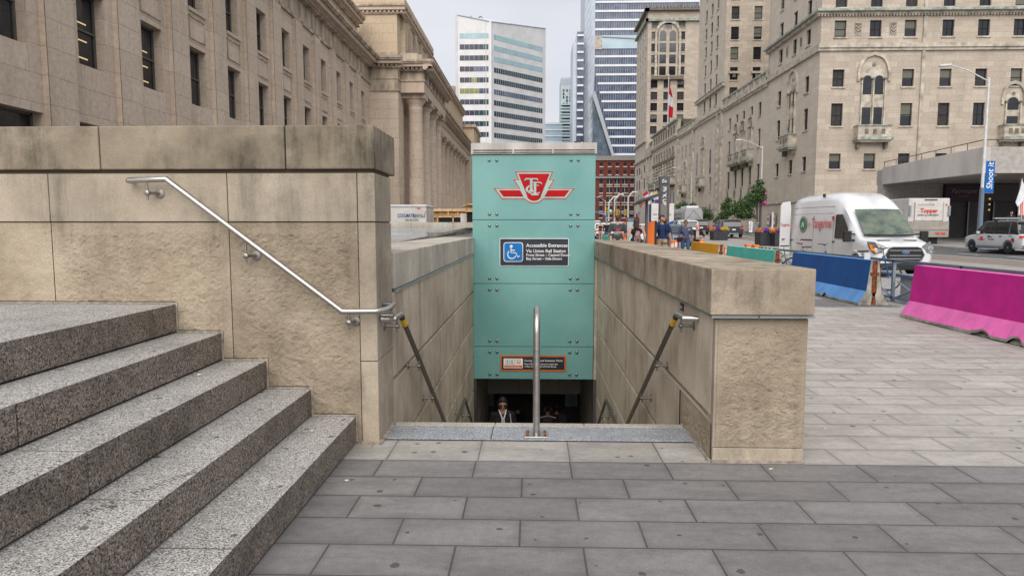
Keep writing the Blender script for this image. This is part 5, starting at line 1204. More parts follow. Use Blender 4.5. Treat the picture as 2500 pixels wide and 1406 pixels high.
# ================================================================ BARRIERS
def jersey(name, lab, X, y0, y1, up, lo, top=None, ends=True, h=.93, chips=(), w=1.0):
    b_ = thing(name, lab, 'barrier', (X, 0, 0), group='painted concrete barriers along the plaza edge')
    prof = [(-.30, .0), (-.30, .05), (-.155, .30), (-.085, h), (.085, h), (.155, .30), (.30, .05), (.30, 0)]
    prof = [(x * w, z) for x, z in prof]
    n = max(8, int((y1 - y0) / .05)); mb = MB(); rg = random.Random(int(y0 * 10))
    def off(y, k):
        if k in (0, 7, 1, 6):
            lift = .012 + .01 * noise.noise(Vector((y * 1.3, k, y0)))
            for cy_, wd, hh, side in chips:
                if abs(y - cy_) < wd and (side < 0) == (k < 4): lift += hh * (1 - (abs(y - cy_) / wd) ** 2) * (.75 + .5 * noise.noise(Vector((y * 9, 3, 1)))) * (1.0 if k in (0, 7) else .75)
            return lift
        return 0
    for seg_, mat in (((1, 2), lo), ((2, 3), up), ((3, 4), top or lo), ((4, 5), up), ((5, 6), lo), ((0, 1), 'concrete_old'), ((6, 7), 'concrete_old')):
        vs = []
        for i in range(n + 1):
            y = y0 + (y1 - y0) * i / n
            for k in seg_:
                x, z = prof[k]; dz = off(y, k); xi = x * (1 - .35 * max(0, dz - .03) / .2) if k in (0, 1, 6, 7) else x
                vs.append((xi, y, z + (dz if k not in (2, 3, 4, 5) else 0)))
        mb.add(vs, [(2*i, 2*i+1, 2*i+3, 2*i+2) for i in range(n)], mat)
    mb.add([(x, y0 + .01, z + .012 if z < .01 else z) for x, z in prof], [tuple(range(8))], 'concrete_old'); mb.add([(x, y1 - .01, z + .012 if z < .01 else z) for x, z in prof], [tuple(range(8))], 'concrete_old')
    body = mb.build('barrier_body', b_)
    for cy_, wd, hh, side in chips:
        mb = MB(); pts = []
        for i in range(14):
            y = cy_ - wd + 2 * wd * i / 13; pts.append((-.27 * w + .02, y, .015 + hh * .7 * (1 - ((y - cy_) / wd) ** 2)))
        mb.add([(-.255 * w, cy_ - wd, .01), (-.255 * w, cy_ + wd, .01)] + [(-.20 * w, p[1], p[2] + .03) for p in pts[::-1]], [tuple(range(16))], 'concrete_old'); mb.build('broken_edge', b_)
    if ends:
        for y, s in ((y0, -1), (y1, 1)):
            mb = MB(); mb.box(-.045, -.028, y - .012, y + .012, .26, h - .01, 'rust'); mb.box(.028, .045, y - .012, y + .012, .26, h - .01, 'rust'); mb.box(-.028, .028, y - .008 + .006 * (-s), y + .006, .2, h - .005, 'rust')
            mb.box(-.085, -.045, y - .01, y + .01, .62, .68, 'rust'); mb.box(.045, .085, y - .01, y + .01, .62, .68, 'rust'); mb.build('steel_key', b_)
        mb = MB(); 
        for y in (y0,): 
            mb.quad((-.05, y - .002, .03), (.05, y - .002, .03), (.022, y - .002, .26), (-.022, y - .002, .26), 'rust')
        mb.build('rust_stain', b_)
    return b_
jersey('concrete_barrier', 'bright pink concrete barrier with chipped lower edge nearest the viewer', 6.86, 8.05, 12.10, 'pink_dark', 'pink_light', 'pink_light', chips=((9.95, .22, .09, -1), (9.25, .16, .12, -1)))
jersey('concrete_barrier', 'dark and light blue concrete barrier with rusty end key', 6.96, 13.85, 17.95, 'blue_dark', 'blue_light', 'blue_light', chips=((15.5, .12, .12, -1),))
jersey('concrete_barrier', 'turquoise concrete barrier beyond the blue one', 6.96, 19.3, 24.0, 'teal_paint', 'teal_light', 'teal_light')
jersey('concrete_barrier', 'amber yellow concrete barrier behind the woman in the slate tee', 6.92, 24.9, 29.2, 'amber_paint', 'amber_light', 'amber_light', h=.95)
jersey('concrete_barrier', 'purple concrete barrier half hidden behind the walking people', 6.9, 31.5, 35.5, 'purple_paint', 'purple_paint', 'purple_paint', ends=False)
jersey('concrete_barrier', 'far pale turquoise concrete barrier by the distant walkers', 5.5, 47.5, 51.5, 'teal_paint', 'teal_light', 'teal_light', ends=False)
# galvanised fence behind
fe = thing('steel_fence', 'galvanised steel truss railing behind the painted barriers', 'fence')
FXX = 7.75
mb = MB(); mb.box(FXX - .03, FXX + .03, 8, 24.2, .85, .91, 'galvanised'); mb.build('top_rail', fe)
mb = MB(); mb.box(FXX - .03, FXX + .03, 8, 24.2, .06, .12, 'galvanised'); mb.build('bottom_rail', fe)
for k, y in enumerate([8.0, 10.1, 12.3, 14.6, 16.9, 19.2, 21.6, 24.1]):
    mb = MB(); mb.box(FXX - .03, FXX + .03, y, y + .06, .0, .9, 'blue_grey_paint' if k == 2 else 'galvanised'); mb.build('post', fe)
    if y < 24:
        mb = MB(); mb.tube([(FXX, y + .05, .10), (FXX, y + 2.2, .86)] if k % 2 else [(FXX, y + .05, .86), (FXX, y + 2.2, .10)], .024, 'galvanised', 6); mb.tube([(FXX + .02, y + 1.1, .10), (FXX + .02, y + 2.2, .45)], .02, 'galvanised', 6); mb.build('brace', fe)
for y0 in (9.0, 21.9):
    mb = MB()
    for k in range(6): mb.box(FXX - .04, FXX - .031, y0 + k * .17, y0 + k * .17 + .16, .84, .915, 'sign_red' if k % 2 else 'sign_white')
    mb.build('warning_strip', fe)
plt = MB(); plt.box(6.93, 7.05, 13.9 + .35, 13.9 + .37, .93, 1.06, 'dull_white'); tag(plt.build('small_card'), 'small white card standing on top of the blue concrete barrier', 'card')

# ================================================================ VEHICLES
def loft(mb, secs, mat, cap=True):
    """secs: list of (y, [(x,z)...]) half profiles bottom->top centre; mirrored"""
    vs = []; n = len(secs[0][1])
    for y, pr in secs:
        full = [(x, z) for x, z in pr] + [(-x, z) for x, z in pr[::-1]]
        vs += [(x, y, z) for x, z in full]
    w = 2 * n; fs = [(i*w+k, i*w+(k+1) % w, (i+1)*w+(k+1) % w, (i+1)*w+k) for i in range(len(secs)-1) for k in range(w)]
    if cap: fs += [tuple(range(w))[::-1], tuple((len(secs)-1)*w + k for k in range(w))]
    return mb.add(vs, fs, mat)
def wheel(par, x, y, r, w, side, rim='galvanised', cap='chrome'):
    mb = MB(); mb.lathe((x, y, r), (side, 0, 0), [(-w, r * .8), (-w * .9, r * .96), (-w*.7, r), (-w*.3, r), (-.02, r * .96), (0, r * .82), (.0, r * .66)], 'rubber', 28); t_ = mb.build('wheel', par, smooth=40)
    mb = MB(); mb.lathe((x, y, r), (side, 0, 0), [(-.05, r * .66), (-.005, r * .66), (-.005, r * .60), (-.04, r * .56), (-.035, r * .2), (-.0, r * .16), (.004, r * .12)], rim, 24)
    for k in range(6):
        a = k * math.pi / 3; mb.tube([(x - side * .02, y + math.cos(a) * r * .15, r + math.sin(a) * r * .15), (x - side * .02, y + math.cos(a) * r * .58, r + math.sin(a) * r * .58)], r * .05, 'dark_steel', 5)
    mb.build('rim', t_, smooth=30)
    return t_
# ---- white high-roof van, nose towards the viewer
van = thing('delivery_van', 'white high-roof van with rear door open beyond the blue barrier', 'van', (11.66, 21.45, 0), R(2.8))
def vs_(y, w, zt, zb=.34, zr=None, wr=None, belt=1.12):
    wr = wr or w * .82; zr = zr or zt
    return (y, [(w * .9, zb), (w, zb + .22), (w * 1.01, min(belt, zt * .8)), (w * .99, min(1.45, zt * .88)), ((w + wr) / 2 + .01, max(zt - .55 * (zt - 1.0), zt * .9) if zt > 1.6 else zt * .95), (wr, zt - (.14 if zt > 1.6 else .05)), (wr * .72, zt - .02), (0, zt)])
secs = [vs_(0, .78, .92), vs_(.06, .90, 1.02), vs_(.25, .98, 1.12), vs_(.55, 1.0, 1.20), vs_(.85, 1.01, 1.28, wr=.86), vs_(1.25, 1.02, 1.72, wr=.83), vs_(1.64, 1.02, 2.12, wr=.82), vs_(1.85, 1.02, 2.36, wr=.82), vs_(2.15, 1.02, 2.60, wr=.82), vs_(2.55, 1.03, 2.76, wr=.83), vs_(3.2, 1.03, 2.82, wr=.84), vs_(5.4, 1.03, 2.80, wr=.84), vs_(5.86, 1.02, 2.76, wr=.83), vs_(5.95, 1.0, 2.64, wr=.80)]
mb = MB(); loft(mb, secs, 'white_paint'); body = mb.build('body', van, smooth=42)
mb = MB()   # windscreen following the nose profile
for s in range(8):
    a, b_ = -.84 + s * .21, -.84 + (s + 1) * .21
    def wp(x, t_): y = .80 + t_ * .84; z = 1.285 + t_ * .84; k = 1 - .10 * t_; return (x * k, y + .10 * (abs(x) / .85) ** 2 - .075, z - .01 * (abs(x)/.85) ** 2 + .065)
    for t0, t1 in ((0, .5), (.5, 1)): mb.quad(wp(a, t0), wp(b_, t0), wp(b_, t1), wp(a, t1), 'windscreen')
mb.build('windscreen', van, smooth=60)
mb = MB(); mb.tube([wp(-.86, 0), wp(-.4, -.02), wp(0, -.03), wp(.4, -.02), wp(.86, 0)], .022, 'black_plastic', 6); mb.tube([wp(-.7, .03), wp(-.2, .10)], .012, 'black_plastic', 5); mb.tube([wp(.05, .03), wp(.6, .10)], .012, 'black_plastic', 5); mb.build('wiper', van)
for s in (-1, 1):
    mb = MB(); pl = [(1.42, 1.18), (2.38, 1.20), (2.42, 2.02), (1.98, 2.02), (1.52, 1.55)]
    mb.prism([(s * (1.045 - .075 * max(0, z - 1.3)), y, z) for y, z in pl], (s * .006, 0, 0), 'car_glass'); mb.build('side_window', van)
    mb = MB(); mb.box(*sorted((s * 1.15, s * 1.40)), 1.02, 1.14, 1.10, 1.46, 'black_plastic'); mb.box(*sorted((s * 1.0, s * 1.17)), 1.06, 1.12, 1.12, 1.19, 'black_plastic'); mb.box(*sorted((s * 1.0, s * 1.17)), 1.06, 1.12, 1.33, 1.38, 'black_plastic'); mb.build('mirror', van, bevel=.04, seg=3)
    mb = MB(); hp = [(.56, .98), (.70, .80), (.92, .74), (.985, .90), (1.0, 1.13), (.88, 1.12)]
    fy = lambda x: 0 if x < .78 else (.5 * (x - .78) if x < .9 else .06 + 2.1 * (x - .9))
    pts = [(s * x, fy(x) + (z - .8) * .35, z) for x, z in hp]
    mb.prism(pts, (s * .012, -.05, .0), 'lens_clear'); mb.lathe((s * .80, -.02, .92), (0, -1, 0), [(0, .085), (.03, .085), (.035, .06)], 'chrome', 14); mb.build('headlight', van)
    if s > 0: pts2 = None
    mb = MB(); pts2 = [(s * .90, .03, .80), (s * .985, .16, .86), (s * 1.0, .26, 1.06), (s * .93, .13, .97)]; mb.prism(pts2, (s * .02, -.075, .0), 'lamp_orange')
    if s < 0: mb.build('turn_signal', van)
    mb = MB(); mb.box(*sorted((s * .22, s * .62)), .40, .50, 1.15, 1.178, 'black_plastic'); mb.build('hood_vent', van)
    for y in (1.02, 4.78): wheel(van, s * 1.045, y, .37, .24, s)
    for y in (1.02, 4.78):
        mb = MB(); mb.tube([(s * 1.02, y + .43 * math.cos(a), .38 + .43 * math.sin(a)) for a in [R(k) for k in range(0, 181, 12)]], .03, 'white_paint', 6); mb.build('wheel_arch', van)
gx = [(-.60, .72), (-.52, .56), (-.40, .50), (.40, .50), (.52, .56), (.60, .72), (.50, .92), (.38, .96), (-.38, .96), (-.50, .92)]
mb = MB(); mb.prism([(x * 1.06, -.035, (z - .73) * 1.08 + .73) for x, z in gx], (0, .05, 0), 'chrome'); mb.prism([(x, -.05, z) for x, z in gx], (0, .02, 0), 'black_plastic'); g_ = mb.build('grille', van)
for z in (.60, .70, .86): mb = MB(); mb.box(-.50, .50, -.065, -.048, z - .014, z + .014, 'chrome'); mb.build('grille_bar', g_)
mb = MB(); mb.lathe((0, -.06, .80), (0, -1, 0), [(0, .12), (.015, .12)], 'chrome', 20); mb.lathe((0, -.075, .80), (0, -1, 0), [(0, .105), (.006, .105)], 'text_blue', 20)
for v in range(len(mb.v)): mb.v[v] = (mb.v[v][0], mb.v[v][1], .80 + (mb.v[v][2] - .80) * .42)
mb.build('badge', g_); text('lettering', 'Ford', .075, (-.062, -.083, .782), FACE_CAM, 'chrome', g_, shear=.3)
mb = MB(); mb.box(-.98, .98, -.06, .35, .24, .46, 'black_plastic'); mb.build('bumper', van, bevel=.06, seg=3)
mb = MB()
for z in (2.30, 2.06): mb.box(-1.006 + .06 * (z - 1.6), -.90, 2.6, 5.8, z, z + .014, 'text_grey')
for y in (2.5, 4.0, 5.9): mb.box(-1.042, -1.0, y, y + .012, .45, 2.0, 'text_grey')
mb.build('body_seam', van)
for y in (2.36, 5.72): mb = MB(); mb.tube([(-1.05, y, 1.08), (-1.075, y + .05, 1.09), (-1.05, y + .16, 1.08)], .022, 'black_plastic', 6); mb.build('door_handle', van)
mb = MB(); mb.box(-1.05, -1.04, 4.05, 5.0, 1.08, 1.12, 'black_plastic'); mb.build('door_track', van)
mb = MB(); mb.box(-.92, -.86, 3.5, 3.6, 2.66, 2.78, 'black_plastic'); mb.build('work_light', van)
mb = MB(); mb.prism([(-1.0, 5.96, .42), (-1.0, 5.96, 2.0), (-.97, 5.96, 2.5), (-.86, 5.96, 2.58), (-.80, 5.96, .42)], (0, .05, 0), 'white_paint')
dr = MB(); dr.prism([(-1.04, 5.98, .42), (-1.36, 6.20, .42), (-1.36, 6.20, 2.42), (-1.30, 6.17, 2.56), (-1.06, 5.99, 2.60), (-1.03, 5.98, 2.3)], (.01, .07, 0), 'white_paint'); d_ = dr.build('rear_door', van, bevel=.015)
mb = MB(); mb.tube([(-1.30, 6.12, 1.08), (-1.30, 6.08, 1.1), (-1.22, 6.05, 1.1)], .02, 'black_plastic', 6); mb.build('door_handle', d_)
text('lettering', 'Tangerine', .17, (-1.36, 6.17, 1.62), (R(90), 0, R(-34)), 'text_red', van, sx=.50)
text('lettering', 'Tangerine', .50, (-1.048, 4.12, 1.56), FACE_PLAZA, 'text_red', van, sx=.74, bold=.0)
mb = MB(); mb.prism([(-1.047, 2.62, 1.95), (-1.047, 2.40, 1.95), (-1.047, 2.52, 1.78)], (-.004, 0, 0), 'text_red'); mb.box(-1.052, -1.047, 4.22, 4.42, 1.67, 1.685, 'text_red'); mb.box(-1.052, -1.047, 4.31, 4.33, 1.59, 1.77, 'text_red'); mb.build('lettering', van)
mb = MB(); mb.lathe((-1.045, 4.85, 1.68), (-1, 0, 0), [(0, .30), (.004, .30)], 'text_black', 28); mb.lathe((-1.050, 4.85, 1.68), (-1, 0, 0), [(0, .215), (.004, .215)], 'sign_green', 28)
for k in range(22): a = k * math.tau / 22; mb.box(-1.054, -1.0495, 4.85 + .257 * math.cos(a) - .015, 4.85 + .257 * math.cos(a) + .015, 1.68 + .257 * math.sin(a) - .02, 1.68 + .257 * math.sin(a) + .02, 'sign_white')
for pts in ([(-.06, -.10), (-.02, .0), (-.09, .02)], [(.0, .1), (.03, -.02), (.08, -.1)], [(-.1, -.04), (-.13, -.1)], [(.03, -.02), (.1, .03)]): mb.tube([(-1.056, 4.85 - a, 1.68 + b_) for a, b_ in pts], .012, 'sign_white', 5)
mb.build('round_logo', van)

# ---- generic cars
def car(name, lab, cat, X, Y, rz, paint, L_=4.7, W_=1.92, H_=1.68, suv=True, group=None, lights='rear', z0=None, roofpaint=None, glass='car_glass', skirt='black_plastic', plate=True):
    r = thing(name, lab, cat, (X, Y, gz(Y) if z0 is None else z0), rz, group=group)
    w = W_ / 2; hb = H_ * (.60 if suv else .62); hh = hb * .96
    def cs(y, k, zt, zb=.28): return (y, [(w * k * .93, zb), (w * k, zb + .22), (w * k, zt * .72), (w * k * .975, zt - .06), (w * k * .90, zt), (0, zt + .02)])
    mb = MB(); loft(mb, [cs(0, .82, hh * .78), cs(.08, .92, hh * .86), cs(.45, .98, hh * .93), cs(1.25, 1.0, hb * .985), (2.0, cs(2, 1, hb)[1]), cs(L_ - .6, 1.0, hb * 1.0), cs(L_ - .12, .95, hb * .99), cs(L_, .88, hb * .9)], paint); mb.build('body', r, smooth=40)
    yr = L_ - (.28 if suv else .95); y1 = 1.05; y2 = 1.95
    def gs(y, wt, z, zb=hb - .03): return (y, [(w * .94, zb), (w * (.94 + wt) / 2 + .01, (zb + z) / 2), (w * wt, z - .05), (w * wt * .85, z), (0, z + .015)])
    mb = MB(); loft(mb, [gs(y1, .90, hb + .04), gs(y2 - .2, .82, H_ - .10), gs(y2 + .15, .80, H_ - .03), gs(yr - .75, .80, H_ - .02), gs(yr - .25, .80, H_ - .12), gs(yr, .86, hb + .05)], glass); mb.build('window_band', r, smooth=40)
    rp = roofpaint or paint; mb = MB(); loft(mb, [(y2 - .25, [(w * .80, H_ - .15), (w * .82, H_ - .10), (w * .66, H_ - .02), (0, H_ - .0)]), (y2 + .3, [(w * .80, H_ - .09), (w * .81, H_ - .06), (w * .68, H_ + .01), (0, H_ + .03)]), (yr - .7, [(w * .80, H_ - .09), (w * .81, H_ - .06), (w * .68, H_ + .01), (0, H_ + .03)]), (yr - .12, [(w * .78, H_ - .16), (w * .80, H_ - .11), (w * .66, H_ - .06), (0, H_ - .05)])], rp); mb.build('roof', r, smooth=40)
    for s in (-1, 1):
        mb = MB()
        for qa, qb, qr, qm in (((.93, y1 - .02, hb), (.82, y2 - .15, H_ - .10), .035, rp), ((.955, 2.75, hb), (.82, 2.7, H_ - .07), .035, 'black_plastic'), ((.955, yr - .75, hb), (.82, yr - .8, H_ - .07), .05, rp), ((.92, yr, hb), (.82, yr - .3, H_ - .12), .05, rp)):
            mb = MB(); mb.tube([(s * w * qa[0], qa[1], qa[2]), (s * w * qb[0], qb[1], qb[2])], qr, qm, 5); mb.build('pillar', r)
        mb = MB(); mb.box(*sorted((s * w * 1.0, s * (w + .20))), 1.55, 1.63, hb - .02, hb + .14, paint); mb.build('mirror', r, bevel=.03)
        rr = .37 if suv else .33
        for y in (.92, L_ - .95):
            wheel(r, s * (w + .022), y, rr, .22, s)
            mb = MB(); mb.tube([(s * w, y + (rr + .05) * math.cos(a), rr + (rr + .05) * math.sin(a)) for a in [R(k) for k in range(-6, 187, 12)]], .045, skirt, 6); mb.build('wheel_arch', r)
        mb = MB(); mb.box(*sorted((s * (w - .02), s * (w + .012))), 1.35, L_ - 1.4, .26, .44, skirt); mb.build('sill', r)
        for y in (2.3, 3.3): mb = MB(); mb.box(*sorted((s * w * .985, s * (w + .02))), y, y + .2, hb - .16, hb - .12, 'black_plastic'); mb.build('door_handle', r)
        mb = MB(); mb.box(*sorted((s * w * .50, s * w * .93)), .0, .2, hh * .66, hh * .76, 'lens_clear'); mb.build('headlight', r, bevel=.02)
        mb = MB(); mb.box(*sorted((s * w * .58, s * w * .97)), L_ - .16, L_ + .02, hb - .22, hb - .09, 'tail_red'); mb.build('tail_light', r, bevel=.02)
    mb = MB(); mb.box(-w * .5, w * .5, -.02, .06, hh * .45, hh * .72, 'black_plastic'); mb.box(-w * .8, w * .8, -.02, .2, .26, .42, skirt); mb.build('grille', r)
    mb = MB(); mb.box(-w * .86, w * .86, L_ - .2, L_ + .03, .28, .52, skirt); mb.box(-w * .45, w * .45, L_ + .03, L_ + .04, .34, .42, 'galvanised'); mb.build('rear_bumper', r)
    if plate: mb = MB(); mb.box(-.16, .16, -.04, -.02, .48, .60, 'sign_white'); mb.box(-.16, .16, L_ + .0, L_ + .02, .70, .82, 'sign_white'); mb.build('licence_plate', r)
    return r
# special constable SUV driving away along the far kerb
ps = car('police_suv', 'silver transit constable SUV with roof light bar at the far kerb', 'police car', 28.3, 43.6, math.pi, 'silver_paint', L_=5.05, W_=2.0, H_=1.92, roofpaint='dark_paint', z0=0.03, skirt='blue_grey_paint')
ps.location = (28.3, 43.6, .02)
mb = MB(); mb.box(-.75, .75, 2.25, 2.50, 2.0, 2.10, 'galvanised'); mb.box(-.66, -.6, 2.3, 2.42, 1.94, 2.0, 'black_plastic'); mb.box(.6, .66, 2.3, 2.42, 1.94, 2.0, 'black_plastic'); mb.build('light_bar', ps, bevel=.02)
FS2 = (R(90), 0, R(90))    # local +X side; reads from outside on that side
mb = MB(); 
for pts in ([(1.62, .96), (1.90, .96), (1.84, .76), (1.76, .70), (1.68, .76)], [(1.40, .82), (1.66, .82), (1.70, .76), (1.47, .76)], [(1.86, .82), (2.12, .82), (2.05, .76), (1.82, .76)]): mb.prism([(1.004, y, z) for y, z in pts], (.006, 0, 0), 'text_red')
mb.build('winged_logo', ps)
text('lettering', 'Special', .13, (1.006, 2.35, .92), FS2, 'text_black', ps); text('lettering', 'Constable', .13, (1.006, 2.35, .78), FS2, 'text_black', ps); text('lettering', '1279', .11, (1.006, 4.1, 1.0), FS2, 'text_black', ps)
mb = MB(); mb.lathe((1.0, 4.42, .78), (1, 0, 0), [(0, .14), (.006, .14)], 'text_black', 20); mb.lathe((1.007, 4.42, .78), (1, 0, 0), [(0, .11), (.003, .11)], 'text_red', 20); mb.build('round_crest', ps)
car('suv', 'dark grey SUV seen from behind near the street trees', 'car', 19.45, 70.6, math.pi, 'dark_paint', L_=4.8, W_=2.05, H_=1.74, group='cars on the street')
car('suv', 'black SUV with glowing brake light between the planter and the bus', 'car', 18.6, 79.5, math.pi, 'dark_paint', L_=4.6, group='cars on the street')
car('suv', 'white SUV under the silver bus, roof showing behind the walking woman', 'car', 14.3, 66.5, math.pi, 'white_paint', H_=1.75, group='cars on the street')
car('suv', 'slate grey car facing the viewer behind the man in the navy shirt', 'car', 10.9, 50, 0, 'blue_grey_paint', H_=1.62, group='cars on the street')
car('suv', 'pale blue car facing the viewer right of the orange slab', 'car', 9.0, 52, 0, 'silver_paint', H_=1.66, group='cars on the street')
for k, (x, y, p, lab) in enumerate(((6.6, 66, 'white_paint', 'distant white car left of the man in the grey tee'), (9.6, 74, 'silver_paint', 'distant silver car behind the woman with the patterned bag'), (7.3, 84, 'white_paint', 'farthest small white car down the street'), (11.0, 96, 'dark_paint', 'farthest small dark car down the street'))):
    car('car', lab, 'car', x, y, 0 if k % 2 else math.pi, p, suv=False, H_=1.5, group='cars on the street')
# linen step van seen from behind
tv = thing('linen_truck', 'boxy cream and grey truck lettered Topper parked by the hotel canopy', 'truck', ((aY(2218, 540, 51.2)[0] + aY(2316, 540, 51.2)[0]) / 2, 51.2, .18))
mb = MB(); mb.box(-1.5, 1.5, 0, 7, 1.75, 3.5, 'dull_white'); mb.build('box_body', tv, bevel=.06)
mb = MB(); mb.box(-1.5, 1.5, -.02, 7, .62, 1.78, 'truck_alu'); mb.box(-1.52, 1.52, -.06, 0, 1.16, 1.2, 'galvanised'); mb.build('tail_lift', tv)
mb = MB(); mb.box(-1.05, .98, -.05, .0, 1.85, 3.18, 'dull_white'); 
for z in (2.5, 2.9): mb.box(-1.05, .98, -.055, -.05, z, z + .012, 'text_grey')
for x in (-1.09, .98): mb.box(x, x + .04, -.06, 0, 1.8, 3.2, 'text_grey')
mb.build('roller_door', tv)
for x in (-1.5, 1.36): mb = MB(); mb.box(x, x + .14, -.12, -.02, 2.2, 2.95, 'galvanised'); mb.build('grab_bar', tv)
mb = MB(); mb.box(-.35, .55, -.06, 0, 3.36, 3.42, 'louvre_dark'); mb.build('marker_light', tv)
for x in (.55, .95): mb = MB(); mb.box(x, x + .3, -.07, -.02, .86, .96, 'tail_red'); mb.build('tail_light', tv)
mb = MB(); mb.box(.1, .9, .3, .36, .1, .62, 'rubber'); mb.build('mud_flap', tv)
for s in (-1, 1): wheel(tv, s * 1.4, 1.6, .45, .3, s); wheel(tv, s * 1.4, 5.6, .45, .3, s)
text('lettering', 'Topper', .44, (-.68, -.07, 2.43), FACE_CAM, 'text_red', tv, bold=.012, sx=.95); text('lettering', 'LINEN & UNIFORM', .20, (-.88, -.07, 2.18), FACE_CAM, 'text_black', tv, sx=.92)
text('lettering', "How's My Driving?   800 000 000", .09, (-.86, -.07, 3.0), FACE_CAM, 'text_black', tv); mb = MB(); mb.poly([(1.15, -.02, 3.02), (1.24, -.02, 3.1), (1.33, -.02, 3.02), (1.24, -.02, 2.93)], 'text_red'); mb.build('leaf_mark', tv)
# shredding company box truck
ct = thing('box_truck', 'white and blue box truck with green recycling emblem behind the pick up pylon', 'truck', (13.75, 72, gz(72)))
mb = MB(); mb.box(-1.2, 1.2, 0, 6.5, .95, 3.45, 'dull_white'); mb.build('box_body', ct, bevel=.04)
mb = MB(); mb.prism([(-1.2, -.02, .95), (1.2, -.02, .95), (1.2, -.02, 1.65), (.5, -.02, 1.42), (-.3, -.02, 1.4), (-1.2, -.02, 1.65)], (0, .015, 0), 'blue_dark'); mb.box(-1.215, -1.2, 0, 1.2, .95, 3.4, 'blue_dark'); mb.build('blue_swoosh', ct)
mb = MB(); mb.lathe((0.1, -.01, 2.85), (0, -1, 0), [(0, .34), (.01, .34)], 'sign_green', 20); mb.lathe((0.1, -.02, 2.85), (0, -1, 0), [(0, .22), (.01, .22)], 'sign_white', 20); mb.lathe((0.1, -.03, 2.85), (0, -1, 0), [(0, .12), (.01, .12)], 'sign_green', 3); mb.build('emblem', ct)
text('lettering', 'CRS International', .27, (-1.05, -.02, 2.2), FACE_CAM, 'text_black', ct); text('lettering', 'Electronics Recycling Services', .13, (-.9, -.02, 1.85), FACE_CAM, 'text_black', ct); text('lettering', 'We recycle right', .2, (-.75, -.04, 1.1), FACE_CAM, 'sign_white', ct, shear=.2)
for s in (-1, 1): wheel(ct, s * 1.1, 1.4, .45, .3, s)
# silver coach
cb = thing('silver_bus', 'silver shuttle bus with rounded rear and line drawing behind the walking woman', 'bus', (21.3, 90, gz(90)))
def bs(y, k): return (y, [(1.15 * k, .45), (1.27 * k, .8), (1.27 * k, 2.6), (1.1 * k, 3.05), (.7 * k, 3.2), (0, 3.24)])
mb = MB(); loft(mb, [bs(0, .9), bs(.12, .97), bs(.5, 1), bs(11, 1), bs(11.4, .93)], 'bus_silver'); mb.build('body', cb, smooth=35)
mb = MB(); mb.box(-1.285, -1.27, 1.5, 10.8, 1.5, 2.6, 'car_glass'); mb.build('side_window', cb)
mb = MB(); mb.box(-.7, .9, 1.2, 4.8, 3.2, 3.5, 'tower_white'); mb.build('roof_unit', cb, bevel=.08)
for s in (-1, 1):
    mb = MB(); mb.tube([(s * .95, -.03, 1.7), (s * .75, -.04, 2.0), (s * .45, -.04, 2.3), (s * .2, -.04, 2.55), (s * .16, -.04, 2.8), (.0, -.04, 2.9)], .018, 'text_black', 5); mb.tube([(s * (.42 + .22 * math.cos(a)), -.045, 2.1 + .18 * math.sin(a)) for a in [R(k) for k in range(180, 361, 20)]], .015, 'text_black', 5); mb.build('line_drawing', cb)
    mb = MB(); mb.box(*sorted((s * .8, s * 1.05)), -.04, .0, 1.55, 1.64, 'tail_red'); mb.build('tail_light', cb)
    wheel(cb, s * 1.2, 2.6, .48, .3, s)
mb = MB(); mb.box(-1.1, 1.1, -.05, .1, .5, .75, 'black_plastic'); mb.build('bumper', cb)

# ================================================================ PEOPLE
def remeshed(caps, balls, name, mat, parent, vox=.011, smooth=2, extra=None):
    mb = MB()
    for a, ra, b_, rb in caps:
        a = Vector(a); b_ = Vector(b_); d = (b_ - a); Ln = d.length; d.normalize() if Ln > 0 else None
        if Ln < 1e-5: continue
        prof = []; pts = []; rr = []
        for k in range(6): t_ = math.pi / 2 * k / 5; pts.append(a - d * ra * math.cos(t_)); rr.append(max(.0015, ra * math.sin(t_)))
        for k in range(1, 6): t_ = math.pi / 2 * k / 5; pts.append(b_ + d * rb * math.sin(t_)); rr.append(max(.0015, rb * math.cos(t_)))
        u = d.orthogonal().normalized(); w = d.cross(u); seg = 14; vs = []
        for p, r_ in zip(pts, rr):
            for k in range(seg): q = 2 * math.pi * k / seg; vs.append(p + (u * math.cos(q) + w * math.sin(q)) * r_)
        n = len(pts); fs = [(i*seg+k, i*seg+(k+1) % seg, (i+1)*seg+(k+1) % seg, (i+1)*seg+k) for i in range(n-1) for k in range(seg)] + [tuple(range(seg))[::-1], tuple((n-1)*seg+k for k in range(seg))]
        mb.add(vs, fs, mat)
    for c, r_ in balls: mb.ball(c, r_, mat, 16, 12)
    o = mb.build(name, parent)
    m = o.modifiers.new('r', 'REMESH'); m.mode = 'VOXEL'; m.voxel_size = vox
    s_ = o.modifiers.new('s', 'SMOOTH'); s_.iterations = smooth; s_.factor = .5
    dg = bpy.context.evaluated_depsgraph_get(); me = bpy.data.meshes.new_from_object(o.evaluated_get(dg)); o.modifiers.clear(); old = o.data; o.data = me; bpy.data.meshes.remove(old)
    me.materials.clear(); me.materials.append(MATS[mat]); me.polygons.foreach_set('use_smooth', [True] * len(me.polygons))
    return o
